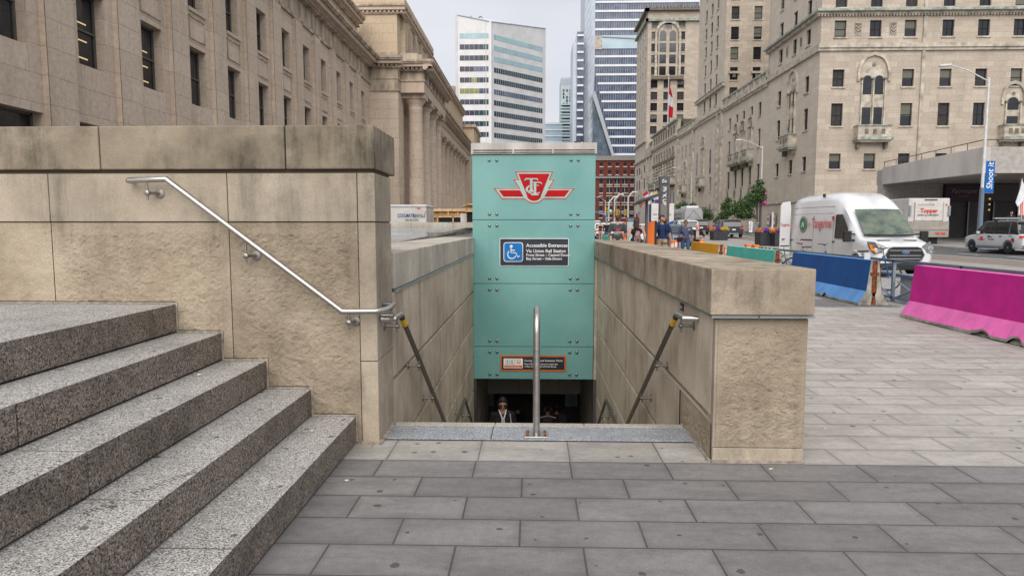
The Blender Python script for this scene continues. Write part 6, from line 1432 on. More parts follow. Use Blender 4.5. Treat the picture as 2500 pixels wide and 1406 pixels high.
def person(lab, X, Y, z0, H, rz, skin='skin_tan', hair='hair_black', hairlen=0, top='cloth_navy', sleeve=.5, bottom='cloth_jeans', legs=1.0, shoes='cloth_black', stride=.12, armL=None, armR=None,
           head_turn=0, head_nod=0, wide=1.0, sleeveless=False, sit=False, glasses=False, beard=False, vox=.012, jacket=False, lean=0):
    p = thing('person', lab, 'person', (X, Y, z0), rz, group=None); S = H / 1.75
    def V(x, y, z): return Vector((x * wide, y, z)) * S
    w = wide
    J = {}
    J['hip'] = [V(s * .085, 0, .93) for s in (-1, 1)]
    if sit: J['knee'] = [V(s * .13, -.40, .86 - .12 * (s > 0)) for s in (-1, 1)]; J['ank'] = [V(s * .13, -.28, .40 - .1 * (s > 0)) for s in (-1, 1)]
    else: J['knee'] = [V(s * .095, -s * stride * .6 - .02, .50) for s in (-1, 1)]; J['ank'] = [V(s * .10, -s * stride * (1.0 if s > 0 else 1.0) + (.03 if s > 0 else .02), .085 if s > 0 else .10) for s in (-1, 1)]
    J['sh'] = [V(s * .185, -lean * .5, 1.41) for s in (-1, 1)]
    aR = armR or [(-.235, .03, 1.13), (-.245, -.05, .88)]; aL = armL or [(.235, .03, 1.13), (.245, -.05, .88)]
    arms = [[V(*q) for q in aR], [V(*q) for q in aL]]
    hd = V(0, -lean * .8 - .01, 1.63)
    caps = []
    for i in (0, 1):
        caps += [(J['hip'][i], .085*S, J['knee'][i], .056*S), (J['knee'][i], .055*S, J['ank'][i], .037*S)]
        f = J['ank'][i]; caps += [(f + Vector((0, .02, -.04))*S, .035*S, f + Vector((0, -.15, -.055))*S, .028*S)]
        el, wr = arms[i]; caps += [(J['sh'][i], .05*S*w, el, .041*S*w), (el, .040*S*w, wr, .026*S)]
        d = (wr - el).normalized(); side = Vector((1 if i == 0 else -1, 0, 0)); sd_ = d.cross(Vector((0, 1, 0))).normalized() if abs(d.y) < .9 else Vector((1, 0, 0)); fw = d.cross(sd_).normalized()
        pc_ = wr + d * .045 * S
        caps += [(wr, .026*S, wr + d*.07*S, .027*S), (wr + d*.03*S + fw*.018*S, .018*S, wr + d*.08*S + fw*.026*S, .016*S), (wr + d*.03*S - fw*.018*S, .018*S, wr + d*.08*S - fw*.026*S, .016*S)]
        for k, (o_, ln) in enumerate(((-.030, .058), (-.010, .075), (.010, .070), (.030, .055))):
            b0 = wr + d*.085*S + fw*o_*S; b1 = b0 + d*ln*.55*S + side*.006*S; b2 = b1 + d*ln*.4*S + side*.018*S
            caps += [(b0, .0095*S, b1, .0085*S), (b1, .0085*S, b2, .007*S)]
        t0 = wr + d*.03*S - fw*.03*S; caps += [(t0, .011*S, t0 + (d*.035 - fw*.025)*S, .009*S), (t0 + (d*.035 - fw*.025)*S, .009*S, t0 + (d*.062 - fw*.028)*S, .008*S)]
    caps += [(V(-.07, 0, .95), .105*S, V(.07, 0, .95), .105*S), (V(0, 0, .98), .115*S*w, V(0, -lean*.2, 1.2), .11*S*w), (V(-.07, -lean*.4, 1.28), .105*S, V(.07, -lean*.4, 1.28), .105*S), (V(-.13, -lean*.5, 1.40), .06*S, V(.13, -lean*.5, 1.40), .06*S), (V(0, -lean*.5, 1.42), .058*S, V(0, -lean*.7, 1.52), .050*S)]
    rot = Matrix.Rotation(head_turn, 3, 'Z') @ Matrix.Rotation(head_nod, 3, 'X')
    def hp(x, y, z): return hd + rot @ (Vector((x, y, z)) * S)
    caps += [(hp(0, .012, .02), .082*S, hp(0, -.012, -.02), .076*S), (hp(0, -.035, -.075), .045*S, hp(0, -.045, -.085), .04*S), (hp(0, -.085, .0), .010*S, hp(0, -.104, -.028), .014*S),
             (hp(-.03, -.075, .028), .014*S, hp(.03, -.075, .028), .014*S), (hp(-.018, -.085, -.058), .010*S, hp(.018, -.085, -.058), .010*S)]
    for s in (-1, 1): caps += [(hp(s*.082, .0, .01), .014*S, hp(s*.088, .008, -.02), .012*S)]
    remeshed(caps, [(tuple(hp(0, .015, .045)), (.078*S, .092*S, .085*S))], 'body', skin, p, vox)
    # clothing
    c = []
    for i in (0, 1):
        sh, (el, wr) = J['sh'][i], arms[i]
        if not sleeveless: e = sh.lerp(el, min(1, sleeve * 2)) ; c += [(sh, .064*S*w, e, .058*S*w)]
        if sleeve > .5 and not sleeveless: e2 = el.lerp(wr, (sleeve - .5) * 2); c += [(el, .055*S, e2, .042*S)]
    c += [(V(-.075, 0, .98), .118*S, V(.075, 0, .98), .118*S), (V(0, 0, 1.0), .128*S*w, V(0, -lean*.2, 1.2), .122*S*w), (V(-.075, -lean*.4, 1.28), .117*S, V(.075, -lean*.4, 1.28), .117*S)]
    if not sleeveless: c += [(V(-.14, -lean*.5, 1.395), .070*S, V(.14, -lean*.5, 1.395), .070*S)]
    else: c += [(V(-.07, -lean*.5, 1.33), .085*S, V(.07, -lean*.5, 1.33), .085*S)]
    remeshed(c, [], 'jacket' if jacket else 'shirt', top, p, vox)
    c = [(V(-.07, 0, .94), .113*S, V(.07, 0, .94), .113*S)]
    for i in (0, 1):
        c += [(J['hip'][i], .098*S, J['hip'][i].lerp(J['knee'][i], min(1, legs * 2)), .072*S)]
        if legs > .5: c += [(J['knee'][i], .070*S, J['knee'][i].lerp(J['ank'][i], (legs - .5) * 2 - .03), .055*S)]
    remeshed(c, [], 'trousers' if legs > .5 else 'shorts', bottom, p, vox)
    c = []
    for i in (0, 1): f = J['ank'][i]; c += [(f + Vector((0, .025, -.042))*S, .042*S, f + Vector((0, -.15, -.055))*S, .034*S)]
    remeshed(c, [], 'shoes', shoes, p, vox)
    if hair:
        c = [(hp(0, .03, .045), .088*S, hp(0, .012, .062), .086*S)]
        if hairlen > 0: c += [(hp(s*.045, .05, .02), .055*S, hp(s*.06, .075, -.02 - hairlen), .038*S) for s in (-1, 1)] + [(hp(0, .06, 0), .07*S, hp(0, .085, -hairlen), .05*S)] + [(hp(s*.07, .01, .03), .03*S, hp(s*.085, .02, -hairlen*.7), .022*S) for s in (-1, 1)]
        else: c += [(hp(0, .05, .0), .062*S, hp(0, .055, -.03), .048*S)]
        remeshed(c, [], 'hair', hair, p, vox)
    mb = MB()
    for s in (-1, 1): mb.ball(hp(s*.031, -.082, .006), .009*S, 'text_black', 8, 6)
    mb.build('eyes', p)
    mb = MB(); mb.tube([hp(-.022, -.098, -.058), hp(0, -.101, -.060), hp(.022, -.098, -.058)], .0045*S, 'sign_red_line', 5); mb.build('mouth', p)
    if glasses:
        mb = MB()
        for s in (-1, 1): mb.lathe(hp(s*.033, -.096, .008), rot @ Vector((0, -1, 0)), [(0, .024*S), (.004, .024*S)], 'text_black', 12); mb.tube([hp(s*.055, -.09, .01), hp(s*.09, 0, .008)], .003, 'text_black', 4)
        mb.build('glasses', p)
    if beard: remeshed([(hp(-.04, -.045, -.06), .028*S, hp(.04, -.045, -.06), .028*S), (hp(0, -.06, -.09), .032*S, hp(0, -.062, -.095), .03*S)], [], 'beard', 'hair_black', p, .01)
    return p, hp, V, J, arms
BACK = math.pi
P1, *_ = person('man in a charcoal tee with red and white print, seen from behind', aY(1507, 600, 25.5)[0], 25.5, .17, 1.83, BACK, 'skin_pale', 'hair_brown', 0, 'cloth_charcoal', .42, 'cloth_khaki', .45, wide=1.22, armR=[(-.25, .0, 1.14), (-.21, -.14, .96)], armL=[(.25, .0, 1.14), (.22, -.14, .96)])
text('shirt_print', "McCARTHY'S", .075, (.24, .172, 1.19), (R(90), 0, R(180)), 'sign_white', P1, ext=.002, bold=.002); text('shirt_print', 'ROOFING', .05, (.15, .172, 1.13), (R(90), 0, R(180)), 'sign_white', P1)
mb = MB(); mb.prism([(-.08, .17, 1.36), (-.05, .17, 1.33), (0, .17, 1.34), (.05, .17, 1.33), (.08, .17, 1.36), (.075, .17, 1.28), (.03, .17, 1.27), (0, .17, 1.30), (-.03, .17, 1.27), (-.075, .17, 1.28)], (0, .006, 0), 'text_red'); mb.build('shirt_print', P1)
P2, hp2, V2, *_ = person('woman with long brown hair in a black top carrying a patterned drawstring bag', aY(1553, 600, 22.5)[0], 22.5, .17, 1.73, BACK + .15, 'skin_pale', 'hair_brown', .22, 'cloth_black', .3, 'cloth_black', 1.0, sleeveless=True, wide=1.12, head_turn=-.35, armL=[(.25, .03, 1.12), (.31, .0, .86)], armR=[(-.26, .02, 1.14), (-.27, -.08, .9)])
remeshed([((0.02, .19, 1.05), .11, (.0, .17, 1.22), .085)], [((.02, .19, 1.03), (.125, .075, .15))], 'drawstring_bag', 'cloth_pinkbag', P2, .014)
mb = MB()
for s in (-1, 1): mb.tube([(s*.03, .2, 1.3), (s*.10, .12, 1.44), (s*.13, .02, 1.49), (s*.13, -.08, 1.40)], .007, 'cloth_black', 5)
mb.build('bag_strap', P2)
P3, hp3, *_ = person('bearded young man in a navy tee and khaki shorts looking back over his shoulder', aY(1616, 600, 24.6)[0], 24.6, .17, 1.83, -.1, 'skin_tan', 'hair_black', 0, 'cloth_navy', .4, 'cloth_khaki', .42, shoes='sign_white', head_turn=.9, beard=True, glasses=False, stride=.14, armL=[(.26, .03, 1.14), (.30, -.10, .92)], armR=[(-.25, .02, 1.13), (-.24, -.02, .87)])
mb = MB()
for s in (-1, 1): mb.tube([(s*.10, .10, 1.46), (s*.105, -.06, 1.485), (s*.11, -.14, 1.36), (s*.12, -.12, 1.15), (s*.12, .0, 1.05)], .016, 'cloth_black', 6)
mb.build('bag_strap', P3); mb = MB(); mb.box(-.15, .15, .13, .27, 1.0, 1.42, 'cloth_black'); mb.build('backpack', P3, bevel=.04)
P4, *_ = person('smiling woman in a slate blue tee and jeans walking with a black handbag', aY(1673, 600, 27.8)[0], 27.8, .17, 1.68, 0, 'skin_brown', 'hair_black', 0, 'cloth_slate', .4, 'cloth_jeans', 1.0, glasses=True, head_nod=-.25, wide=1.14, armR=[(-.26, .0, 1.13), (-.12, -.18, 1.05)], armL=[(.26, .03, 1.13), (.26, -.05, .88)])
mb = MB(); mb.box(.07, .17, -.125, -.12, 1.30, 1.325, 'yellow_cloth'); mb.build('name_badge', P4)
mb = MB(); mb.box(-.33, -.19, -.12, .12, .80, 1.0, 'cloth_black'); mb.build('handbag', P4, bevel=.03)
mb = MB(); mb.tube([(-.26, .1, 1.0), (-.22, .08, 1.3), (-.15, .0, 1.5), (-.2, -.10, 1.3), (-.26, -.1, 1.0)], .01, 'cloth_black', 5); mb.build('bag_strap', P4)
P5, *_ = person('distant person in a black tank top and khaki shorts walking this way', aY(1466, 560, 56)[0], 56, .36, 1.62, 0, 'skin_pale', 'hair_brown', 0, 'cloth_black', .2, 'cloth_khaki', .42, sleeveless=True, vox=.018, armR=[(-.25, 0, 1.12), (-.1, -.2, 1.1)], armL=[(.25, 0, 1.12), (.1, -.2, 1.1)])
P6, *_ = person('distant grey-haired man in a dark jacket and jeans walking away', aY(1481, 560, 54)[0], 54, .33, 1.66, BACK, 'skin_pale', 'hair_grey', 0, 'cloth_black', 1.0, 'cloth_jeans', 1.0, vox=.018, jacket=True, wide=1.1)
P8, *_ = person('person in dark blue raising one arm, hidden behind the man in the navy tee', aY(1622, 600, 26.4)[0], 26.4, .17, 1.72, BACK, 'skin_tan', 'hair_brown', 0, 'cloth_navy', .9, 'cloth_jeans', 1.0, vox=.014, armL=[(.30, -.05, 1.44), (.20, -.1, 1.68)], armR=[(-.25, -.02, 1.12), (-.30, -.1, .9)])
P9, *_ = person('man in a black polo standing behind the silver transit SUV', aY(2468, 540, 47.5)[0], 47.5, .85, 1.78, 0, 'skin_tan', 'hair_black', 0, 'cloth_black', .45, 'cloth_black', 1.0, vox=.018, beard=True, wide=1.15, armR=[(-.28, -.02, 1.14), (-.12, -.2, 1.12)], armL=[(.28, -.02, 1.14), (.12, -.2, 1.12)])
# people down in the stairwell
P10, *_ = person('woman with dark hair and a white scarf climbing the subway stairs', aY(1226, 1000, 12.55)[0], 12.75, -3.42, 1.74, .1, 'skin_tan', 'hair_black', .27, 'cloth_black', .35, 'cloth_black', 1.0, glasses=True, head_nod=.3, stride=.12, armR=[(-.25, .0, 1.13), (-.28, -.05, .9)], armL=[(.25, .0, 1.13), (.22, -.15, .95)])
mb = MB()
for s in (-1, 1): mb.tube([(s*.07, .02, 1.49), (s*.05, -.09, 1.45), (s*.015, -.14, 1.36), (s*.03, -.145, 1.1)], .014, 'white_cloth', 6)
mb.build('scarf', P10)
mb = MB(); mb.tube([(.13, .08, 1.44), (.14, -.08, 1.42), (.18, -.13, 1.1)], .012, 'cloth_beige', 5); mb.build('bag_strap', P10)
P11, *_ = person('person in a dark cap descending the subway stairs, seen from behind', aY(1337, 1020, 15)[0], 15.0, FLZ, 1.72, BACK, 'skin_tan', 'hair_black', 0, 'maroon_fascia', .9, 'cloth_black', 1.0, vox=.016)
mb = MB(); mb.tube([(-.18, .12, 1.42), (0, .14, 1.46), (.18, .12, 1.42)], .012, 'sign_white', 5); mb.build('jacket_stripe', P11)
P12, *_ = person('dark-haired person in a grey top beside the person in the cap on the stairs', aY(1359, 1030, 15.4)[0], 15.5, FLZ, 1.62, BACK, 'skin_tan', 'hair_black', .06, 'cloth_charcoal', .9, 'cloth_black', 1.0, vox=.016)
P13, *_ = person('short dark-haired person deep in the subway passage', aY(1264, 1040, 16.3)[0], 16.3, FLZ, 1.36, BACK, 'skin_tan', 'hair_black', .03, 'cloth_black', .9, 'cloth_black', 1.0, vox=.016)
# ---- bicycles
def bicycle(name, lab, loc, rz, frame='dark_steel', fender=None, group=None):
    b_ = thing(name, lab, 'bicycle', loc, rz, group)
    for y in (-.52, .52):
        mb = MB(); mb.tube([(0, y + .33 * math.cos(a), .35 + .33 * math.sin(a)) for a in [R(k) for k in range(0, 361, 15)]], .019, 'rubber', 8, caps=False); mb.tube([(0, y + .305 * math.cos(a), .35 + .305 * math.sin(a)) for a in [R(k) for k in range(0, 361, 15)]], .008, 'galvanised', 6, caps=False)
        for k in range(12): a = R(k * 30); mb.tube([(.015 * (-1) ** k, y, .35), (0, y + .30 * math.cos(a), .35 + .30 * math.sin(a))], .002, 'galvanised', 3)
        mb.lathe((-.04, y, .35), (1, 0, 0), [(0, .025), (.08, .025)], 'galvanised', 10); mb.build('wheel', b_)
    mb = MB(); hs, st_, bb = (0, -.36, .88), (0, .17, .82), (0, .06, .30)
    for a, c_ in ((hs, bb), (st_, bb), ((0, -.34, .80), (0, .14, .72)), (bb, (0, .52, .35)), ((0, .15, .74), (0, .52, .35)), (hs, (0, -.52, .35))): mb.tube([a, c_], .018, frame, 8)
    mb.tube([st_, (0, .19, .96)], .014, 'galvanised', 6); mb.tube([hs, (0, -.33, 1.04)], .014, 'galvanised', 6); mb.build('frame', b_)
    mb = MB(); mb.tube([(-.28, -.20, 1.08), (-.22, -.30, 1.08), (0, -.33, 1.05), (.22, -.30, 1.08), (.28, -.20, 1.08)], .013, 'black_plastic', 7); mb.tube([(-.2, -.38, 1.12), (-.2, -.31, 1.09)], .006, 'black_plastic', 5); mb.build('handlebar', b_)
    mb = MB(); mb.prism([(-.07, .30, .97), (.07, .30, .97), (.03, .04, .98), (-.03, .04, .98)], (0, 0, .04), 'black_plastic'); mb.build('saddle', b_, bevel=.015)
    mb = MB(); mb.lathe((.02, .06, .30), (1, 0, 0), [(0, .09), (.01, .09)], 'dark_steel', 14); mb.tube([(.05, .06, .30), (.05, .02, .14)], .01, 'dark_steel', 5); mb.tube([(-.05, .06, .30), (-.05, .10, .46)], .01, 'dark_steel', 5); mb.build('crank', b_)
    if fender: mb = MB(); mb.box(-.07, .07, -.62, -.45, .74, .92, fender); mb.build('basket', b_, bevel=.02)
    return b_
P7, *_ = person('bald man in a dark jacket riding a bicycle beyond the amber barrier', aY(1704, 560, 33)[0], 33.2, -.02, 1.76, 0, 'skin_pale', None, 0, 'cloth_black', .95, 'cloth_black', 1.0, sit=True, vox=.015, jacket=True, armR=[(-.27, -.15, 1.2), (-.27, -.42, 1.12)], armL=[(.27, -.15, 1.2), (.27, -.42, 1.12)])
P7['pose'] = 'riding'
mb = MB(); mb.prism([(-.07, -.135, 1.42), (.07, -.135, 1.42), (.08, -.15, 1.0), (-.08, -.15, 1.0)], (0, -.01, 0), 'cloth_beige'); mb.build('shirt_front', P7)
bicycle('bicycle', 'bicycle ridden by the bald man in the dark jacket', (P7.location.x, 33.0, 0), 0)
bicycle('bicycle', 'grey bicycle standing between the turquoise and blue barriers', (8.1, 21.4, 0), R(75), group='bicycles parked behind the barriers')
bicycle('bicycle', 'blue bicycle with handlebar showing over the left end of the blue barrier', (8.35, 20.3, 0), R(80), 'blue_dark', None, group='bicycles parked behind the barriers')
bicycle('bicycle', 'blue bicycle with handlebar showing over the middle of the blue barrier', (8.4, 17.0, 0), R(95), 'blue_dark', None, group='bicycles parked behind the barriers')
rk = MB(); rk.box(7.95, 8.6, 12.2, 14.9, .52, .58, 'galvanised'); rk.box(8.0, 8.5, 12.3, 14.8, .0, .52, 'concrete'); tag(rk.build('street_ledge'), 'low grey concrete ledge with metal edge seen through the railing gap', 'ledge')
def dock(lab, x, y, h=.85, rz=0):
    d = thing('bike_dock', lab, 'bike dock', (x, y, 0), rz, group='orange bike share docks')
    mb = MB(); mb.box(-.09, .09, -.14, .14, .0, h, 'orange_paint'); mb.build('dock_post', d, bevel=.03); mb = MB(); mb.box(.091, .10, -.12, .12, .15, h - .05, 'black_plastic'); mb.box(-.06, .06, -.15, -.14, h - .3, h - .1, 'sign_white'); mb.build('dock_panel', d); mb = MB(); mb.box(-.2, .2, -.35, .35, 0, .04, 'dark_steel'); mb.build('base', d)
    return d
for k, (px, Y, h, lab) in enumerate(((1826, 24.2, .98, 'left orange dock poking above the turquoise barrier'), (1845, 23.4, .98, 'right orange dock poking above the turquoise barrier'), (1712, 31.5, 1.0, 'orange dock just behind the amber barrier'), (1773, 26.9, .80, 'orange dock between the amber and turquoise barriers'),
        (1545, 26, .98, 'orange dock behind the woman with the patterned bag'), (1606, 27.4, 1.02, 'orange dock right of the orange slab'), (1614, 28.5, 1.05, 'orange dock behind the man in khaki shorts'), (1640, 29, 1.0, 'orange dock between the two walkers'), (1648, 30, 1.0, 'orange dock left of the purple barrier'), (1533, 26, .95, 'orange dock nearest the map kiosk'))):
    dock(lab, aY(px, 600, Y)[0], Y, h)
for k, (px, Y) in enumerate(((1597, 21.5), (1603, 21.3))):
    bicycle('bicycle', ('share bicycle with curved mudguards just left of the man in the navy tee', 'second share bicycle with curved mudguards left of the man in the navy tee')[k], (aY(px, 600, Y)[0], Y, 0), R(80), 'black_plastic', 'orange_paint', group='bicycles parked behind the barriers')
bs_ = thing('bike_share_terminal', 'orange slab terminal with dark solar panel on a tall black pole', 'bike share terminal')
x0, z = aY(1578, 600, 23); x1 = aY(1601, 600, 23)[0]
mb = MB(); mb.prism([(x0, 23, .05), (x1 - .05, 23, .05), (x1 - .05, 23, 1.80), (x0, 23, 1.72)], (0, .18, 0), 'orange_paint'); mb.box(x1 - .049, x1 + .03, 23, 23.2, .05, 1.80, 'black_plastic'); mb.build('slab', bs_, bevel=.01)
xp = aY(1577, 600, 22.6)[0]; mb = MB(); mb.tube([(xp, 22.6, 0), (xp, 22.6, 2.55)], .05, 'dark_pole', 10); mb.build('pole', bs_)
mb = MB(); mb.prism([(xp - .36, 22.0, 2.42), (xp + .50, 21.9, 2.70), (xp + .50, 23.3, 2.70), (xp - .36, 23.4, 2.30)], (0, 0, .035), 'window_glass_blue'); mb.prism([(xp - .38, 21.98, 2.40), (xp + .52, 21.88, 2.68), (xp + .52, 23.32, 2.68), (xp - .38, 23.42, 2.28)], (0, 0, .02), 'dark_pole'); mb.build('solar_panel', bs_)
mk = thing('map_kiosk', 'dark topped street map kiosk with orange edge behind the walkers', 'map kiosk')
a, b_ = aY(1529, 560, 29)[0], aY(1560, 560, 29)[0]
mb = MB(); mb.box(a, b_, 29, 29.15, .2, 1.98, 'dark_pole'); mb.build('cabinet', mk); mb = MB(); mb.box(a + .03, b_ - .03, 28.97, 29, .35, 1.80, 'tower_glass_pale'); mb.box(a + .03, b_ - .03, 28.96, 28.97, .35, 1.1, 'teal_light'); mb.build('map_panel', mk)
mb = MB(); mb.box(a - .14, a - .02, 28.9, 29.2, .0, 1.78, 'orange_paint'); mb.build('orange_edge', mk); text('lettering', 'You are here', .09, (a + .06, 28.95, 1.86), FACE_CAM, 'sign_white', mk)

# ================================================================ STREET LAMPS, SIGNS
def lamp(lab, X, Y, ztop, arm, base_h=3.6, banner=None, btext=None, bz=(5, 7), z0=None, dark=True):
    z0 = gz(Y) + .1 if z0 is None else z0
    r = thing('street_lamp', lab, 'street lamp', (X, Y, z0), group='cobra head street lamps'); h = ztop - z0
    mb = MB(); mb.tube([(0, 0, base_h), (0, 0, h)], [.10, .065], 'grey_pole', 12); mb.build('pole', r, smooth=40)
    mb = MB(); mb.tube([(0, 0, 0), (0, 0, base_h)], [.17, .135], 'blue_grey_paint' if not dark else 'dark_pole', 12); mb.build('pole_base', r, smooth=40)
    mb = MB(); mb.tube([(0, 0, h - .25), (-arm * .55, 0, h + .48), (-arm * .85, 0, h + .72), (-arm, 0, h + .78)], [.045, .04, .035, .03], 'grey_pole', 8); mb.build('arm', r, smooth=60)
    mb = MB(); mb.prism([(-arm + .1, -.12, h + .74), (-arm - .25, -.17, h + .70), (-arm - .62, -.12, h + .68), (-arm - .62, .12, h + .68), (-arm - .25, .17, h + .70), (-arm + .1, .12, h + .74)], (0, 0, .13), 'grey_pole'); mb.build('lamp_head', r, bevel=.04)
    if banner:
        mb = MB(); mb.box(.16, .72, -.01, .01, bz[0] - z0, bz[1] - z0, banner); mb.tube([(.1, 0, bz[1] - z0), (.74, 0, bz[1] - z0)], .018, 'dark_steel', 5); mb.tube([(.1, 0, bz[0] - z0), (.74, 0, bz[0] - z0)], .018, 'dark_steel', 5); bn = mb.build('banner', r)
        text('lettering', btext, (bz[1]-bz[0]) * .26, (.62, -.015, bz[0] - z0 + .25), (0, R(-90), R(0)) if 0 else (R(90), R(-90), 0), 'sign_white', bn, bold=.005, shear=.15)
    return r
X, zt = aY(2415, 190, 45); lamp('tall street lamp with blue banner nearest on the right', X, 45, zt, 2.55, 4.0, 'blue_cloth', 'Shoot it', (3.75, 5.8), dark=False)
X, zt = aY(1862, 357, 86); lamp('street lamp with magenta banner beside the leafy trees', X, 86, zt, 2.7, 4.3, 'magenta_cloth', 'Save it', (4.2, 6.1))
X, zt = aY(1689, 420, 124); lamp('street lamp with orange banner above the silver bus', X, 124, zt, 2.9, 4, 'orange_paint', 'Dunk it', (2.9, 5.4))
X, zt = aY(1598.5, 450, 162); lamp('street lamp among the hotel flags', X, 162, zt, 2.9, 4)
X, zt = aY(1556, 478, 190); lamp('farthest street lamp in front of the brick warehouse', X, 190, zt, 3.6, 4, 'magenta_cloth', 'Score it', (3, 5))
for px, py, Y, lab in ((1478, 490, 150, 'small street lamp left of the traffic lights'),): X, zt = aY(px, py, Y); lamp(lab, X, Y, zt, 1.3, 3)
def signal(lab, px, Y, top, sigs):
    X = aY(px, 540, Y)[0]; zt = aY(px, top, Y)[1]; r = thing('traffic_light', lab, 'traffic light', (X, Y, .8), group='traffic lights at the far junction')
    mb = MB(); mb.tube([(0, 0, 0), (0, 0, zt - .8), (.8, 0, zt + .2), (1.6, 0, zt + .1)], .14, 'grey_pole', 8); mb.build('pole', r)
    for dx, sy in sigs:
        z = aY(px, sy, Y)[1] - .8; mb = MB(); mb.box(dx - .19, dx + .19, -.3, .1, z - .55, z + .55, 'yellow_tape'); s_ = mb.build('signal_head', r)
        for k in (-1, 0, 1): mb = MB(); mb.lathe((dx, -.3, z + k * .34), (0, -1, 0), [(0, .12), (.1, .13)], 'black_plastic', 10); mb.build('lens', s_)
    return r
signal('traffic light on a curved grey pole left of the man in the charcoal tee', 1486, 120, 495, [(-.4, 515)])
signal('traffic light pair behind the head of the man in the charcoal tee', 1500, 122, 488, [(.1, 522), (.6, 519)])
signal('traffic light on the pole nearest the hotel', 1533, 124, 482, [(-.4, 519)])
mb = MB(); mb.lathe((aY(1490.5, 515, 119)[0], 119, aY(1490, 515, 119)[1]), (0, -1, 0), [(0, .32), (.05, .32)], 'sign_green', 20); mb.lathe((aY(1490.5, 515, 119)[0], 118.94, aY(1490, 515, 119)[1]), (0, -1, 0), [(0, .2), (.02, .2)], 'sign_white', 16); tag(mb.build('round_transit_sign'), 'round green transit sign between the distant traffic lights', 'sign')
mb = MB(); X, z = aY(1463, 519, 110); mb.box(X - .4, X + .5, 110, 110.05, z - .1, z + .12, 'sign_blue'); X2, z2 = aY(1480, 527, 110); mb.box(X2 - .25, X2 + .25, 110, 110.05, z2 - .15, z2 + .15, 'sign_blue'); mb.tube([(X, 110.1, z - .05), (X2, 110.1, z - .4), (X2, 110.1, .7)], .05, 'grey_pole', 6); tag(mb.build('street_name_sign'), 'small blue street name signs on a grey pole in front of the warehouse', 'sign')
pu = thing('pick_up_pylon', 'tall dark steel pylon lettered PICK UP behind the walkers', 'sign')
a, b_ = aY(1611, 480, 32)[0], aY(1635, 480, 32)[0]; zt = aY(1620, 431, 32)[1]
mb = MB(); mb.box(a, a + .04, 32, 32.3, 0, zt, 'dark_pole'); mb.box(b_ - .10, b_, 32, 32.3, 0, zt, 'dark_pole'); mb.box(a + .04, b_ - .10, 32.05, 32.3, 0, zt, 'dark_pole'); mb.build('frame', pu)
z1 = aY(1620, 434.5, 32)[1]; z2 = aY(1620, 450, 32)[1]; z3 = aY(1620, 495, 32)[1]
for q0, q1, mt in ((z2 + .02, z1, 'sign_grey'), (z3, z2 - .02, 'sign_grey'), (.3, z3 - .04, 'dark_steel')): mb = MB(); mb.box(a + .05, b_ - .11, 32.0, 32.05, q0, q1, mt); mb.build('sign_panel', pu)
text('lettering', 'PICK UP', .235, (a + .14, 31.99, z2 - .12), (R(90), R(90), 0), 'sign_white', pu, bold=.004)
cxp = (a + b_) / 2 - .03; zc = (z1 + z2) / 2; mb = MB()
mb.lathe((cxp - .07, 32, zc + .05), (0, -1, 0), [(0, .022), (.01, .022)], 'sign_white', 10); mb.tube([(cxp - .07, 31.99, zc + .02), (cxp - .08, 31.99, zc - .09)], .022, 'sign_white', 6); mb.tube([(cxp - .07, 31.99, zc + .01), (cxp - .02, 31.99, zc + .09)], .011, 'sign_white', 5)
mb.tube([(cxp + .0, 31.99, zc - .03), (cxp + .02, 31.99, zc + .03), (cxp + .07, 31.99, zc + .03), (cxp + .09, 31.99, zc - .03), (cxp, 31.99, zc - .03)], .012, 'sign_white', 5); mb.tube([(cxp - .0, 31.99, zc - .05), (cxp + .10, 31.99, zc - .05)], .016, 'sign_white', 5); mb.build('symbol', pu)
# flags
def flag(lab, px, top, bot, Y, mats, w=1.6, lean=.9, group='flags over the hotel entrance'):
    X, zt = aY(px, top, Y); zb = aY(px, bot, Y)[1]; f = thing('flag', lab, 'flag', (X, Y, zb), group=group); h = zt - zb
    mb = MB(); mb.tube([(0, 0, h + .15), (lean * 1.4, 0, -1.2)], .05, 'grey_pole', 6); mb.build('flagpole', f)
    n = len(mats); 
    for k, mt in enumerate(mats):
        mb = MB(); 
        def q(u, v): return (-.05 - u * w * .6 + v * lean * .9 + .05, .12 * math.sin(u * 7 + v * 3), h * (1 - v) - u * h * .35 * (1 - v))
        for a_ in range(5):
            for b2 in range(4): u0, u1 = a_ / 5, (a_ + 1) / 5; v0, v1 = (k + b2 / 4) / n, (k + (b2 + 1) / 4) / n; mb.quad(q(u0, v0), q(u1, v0), q(u1, v1), q(u0, v1), mt)
        o_ = mb.build('cloth', f); o_.modifiers.new('s', 'SOLIDIFY').thickness = .01
    return f
flag('red flag with a small union corner leftmost over the hotel entrance', 1580, 466, 490, 146, ['red_cloth', 'white_cloth', 'red_cloth'])
flag('white flag between the red and rainbow flags', 1594, 468, 492, 145, ['white_cloth', 'white_cloth', 'blue_cloth'])
flag('yellow, white and purple pride flag over the hotel entrance', 1603, 466, 496, 144, ['yellow_cloth', 'white_cloth', 'purple_cloth'])
flag('large rainbow striped flag hanging lowest over the hotel entrance', 1588, 490, 518, 143, ['white_cloth', 'red_cloth', 'orange_paint', 'yellow_cloth', 'purple_cloth'], 2.4, 1.5)
flag('red and white flag hanging lowest left over the hotel entrance', 1574, 494, 520, 143, ['red_cloth', 'white_cloth', 'red_cloth'])
cf = thing('tall_flagpole', 'red and white flag hanging limp from a tall white pole on the hotel roof', 'flag'); X, zt = aY(1633, 184, 160); zb = 24
mb = MB(); mb.tube([(X, 160, zb), (X, 160, zt)], [.18, .10], 'grey_pole', 10); mb.ball((X, 160, zt), .2, 'grey_pole', 8, 6); mb.build('flagpole', cf)
zA = aY(1633, 197, 160)[1]
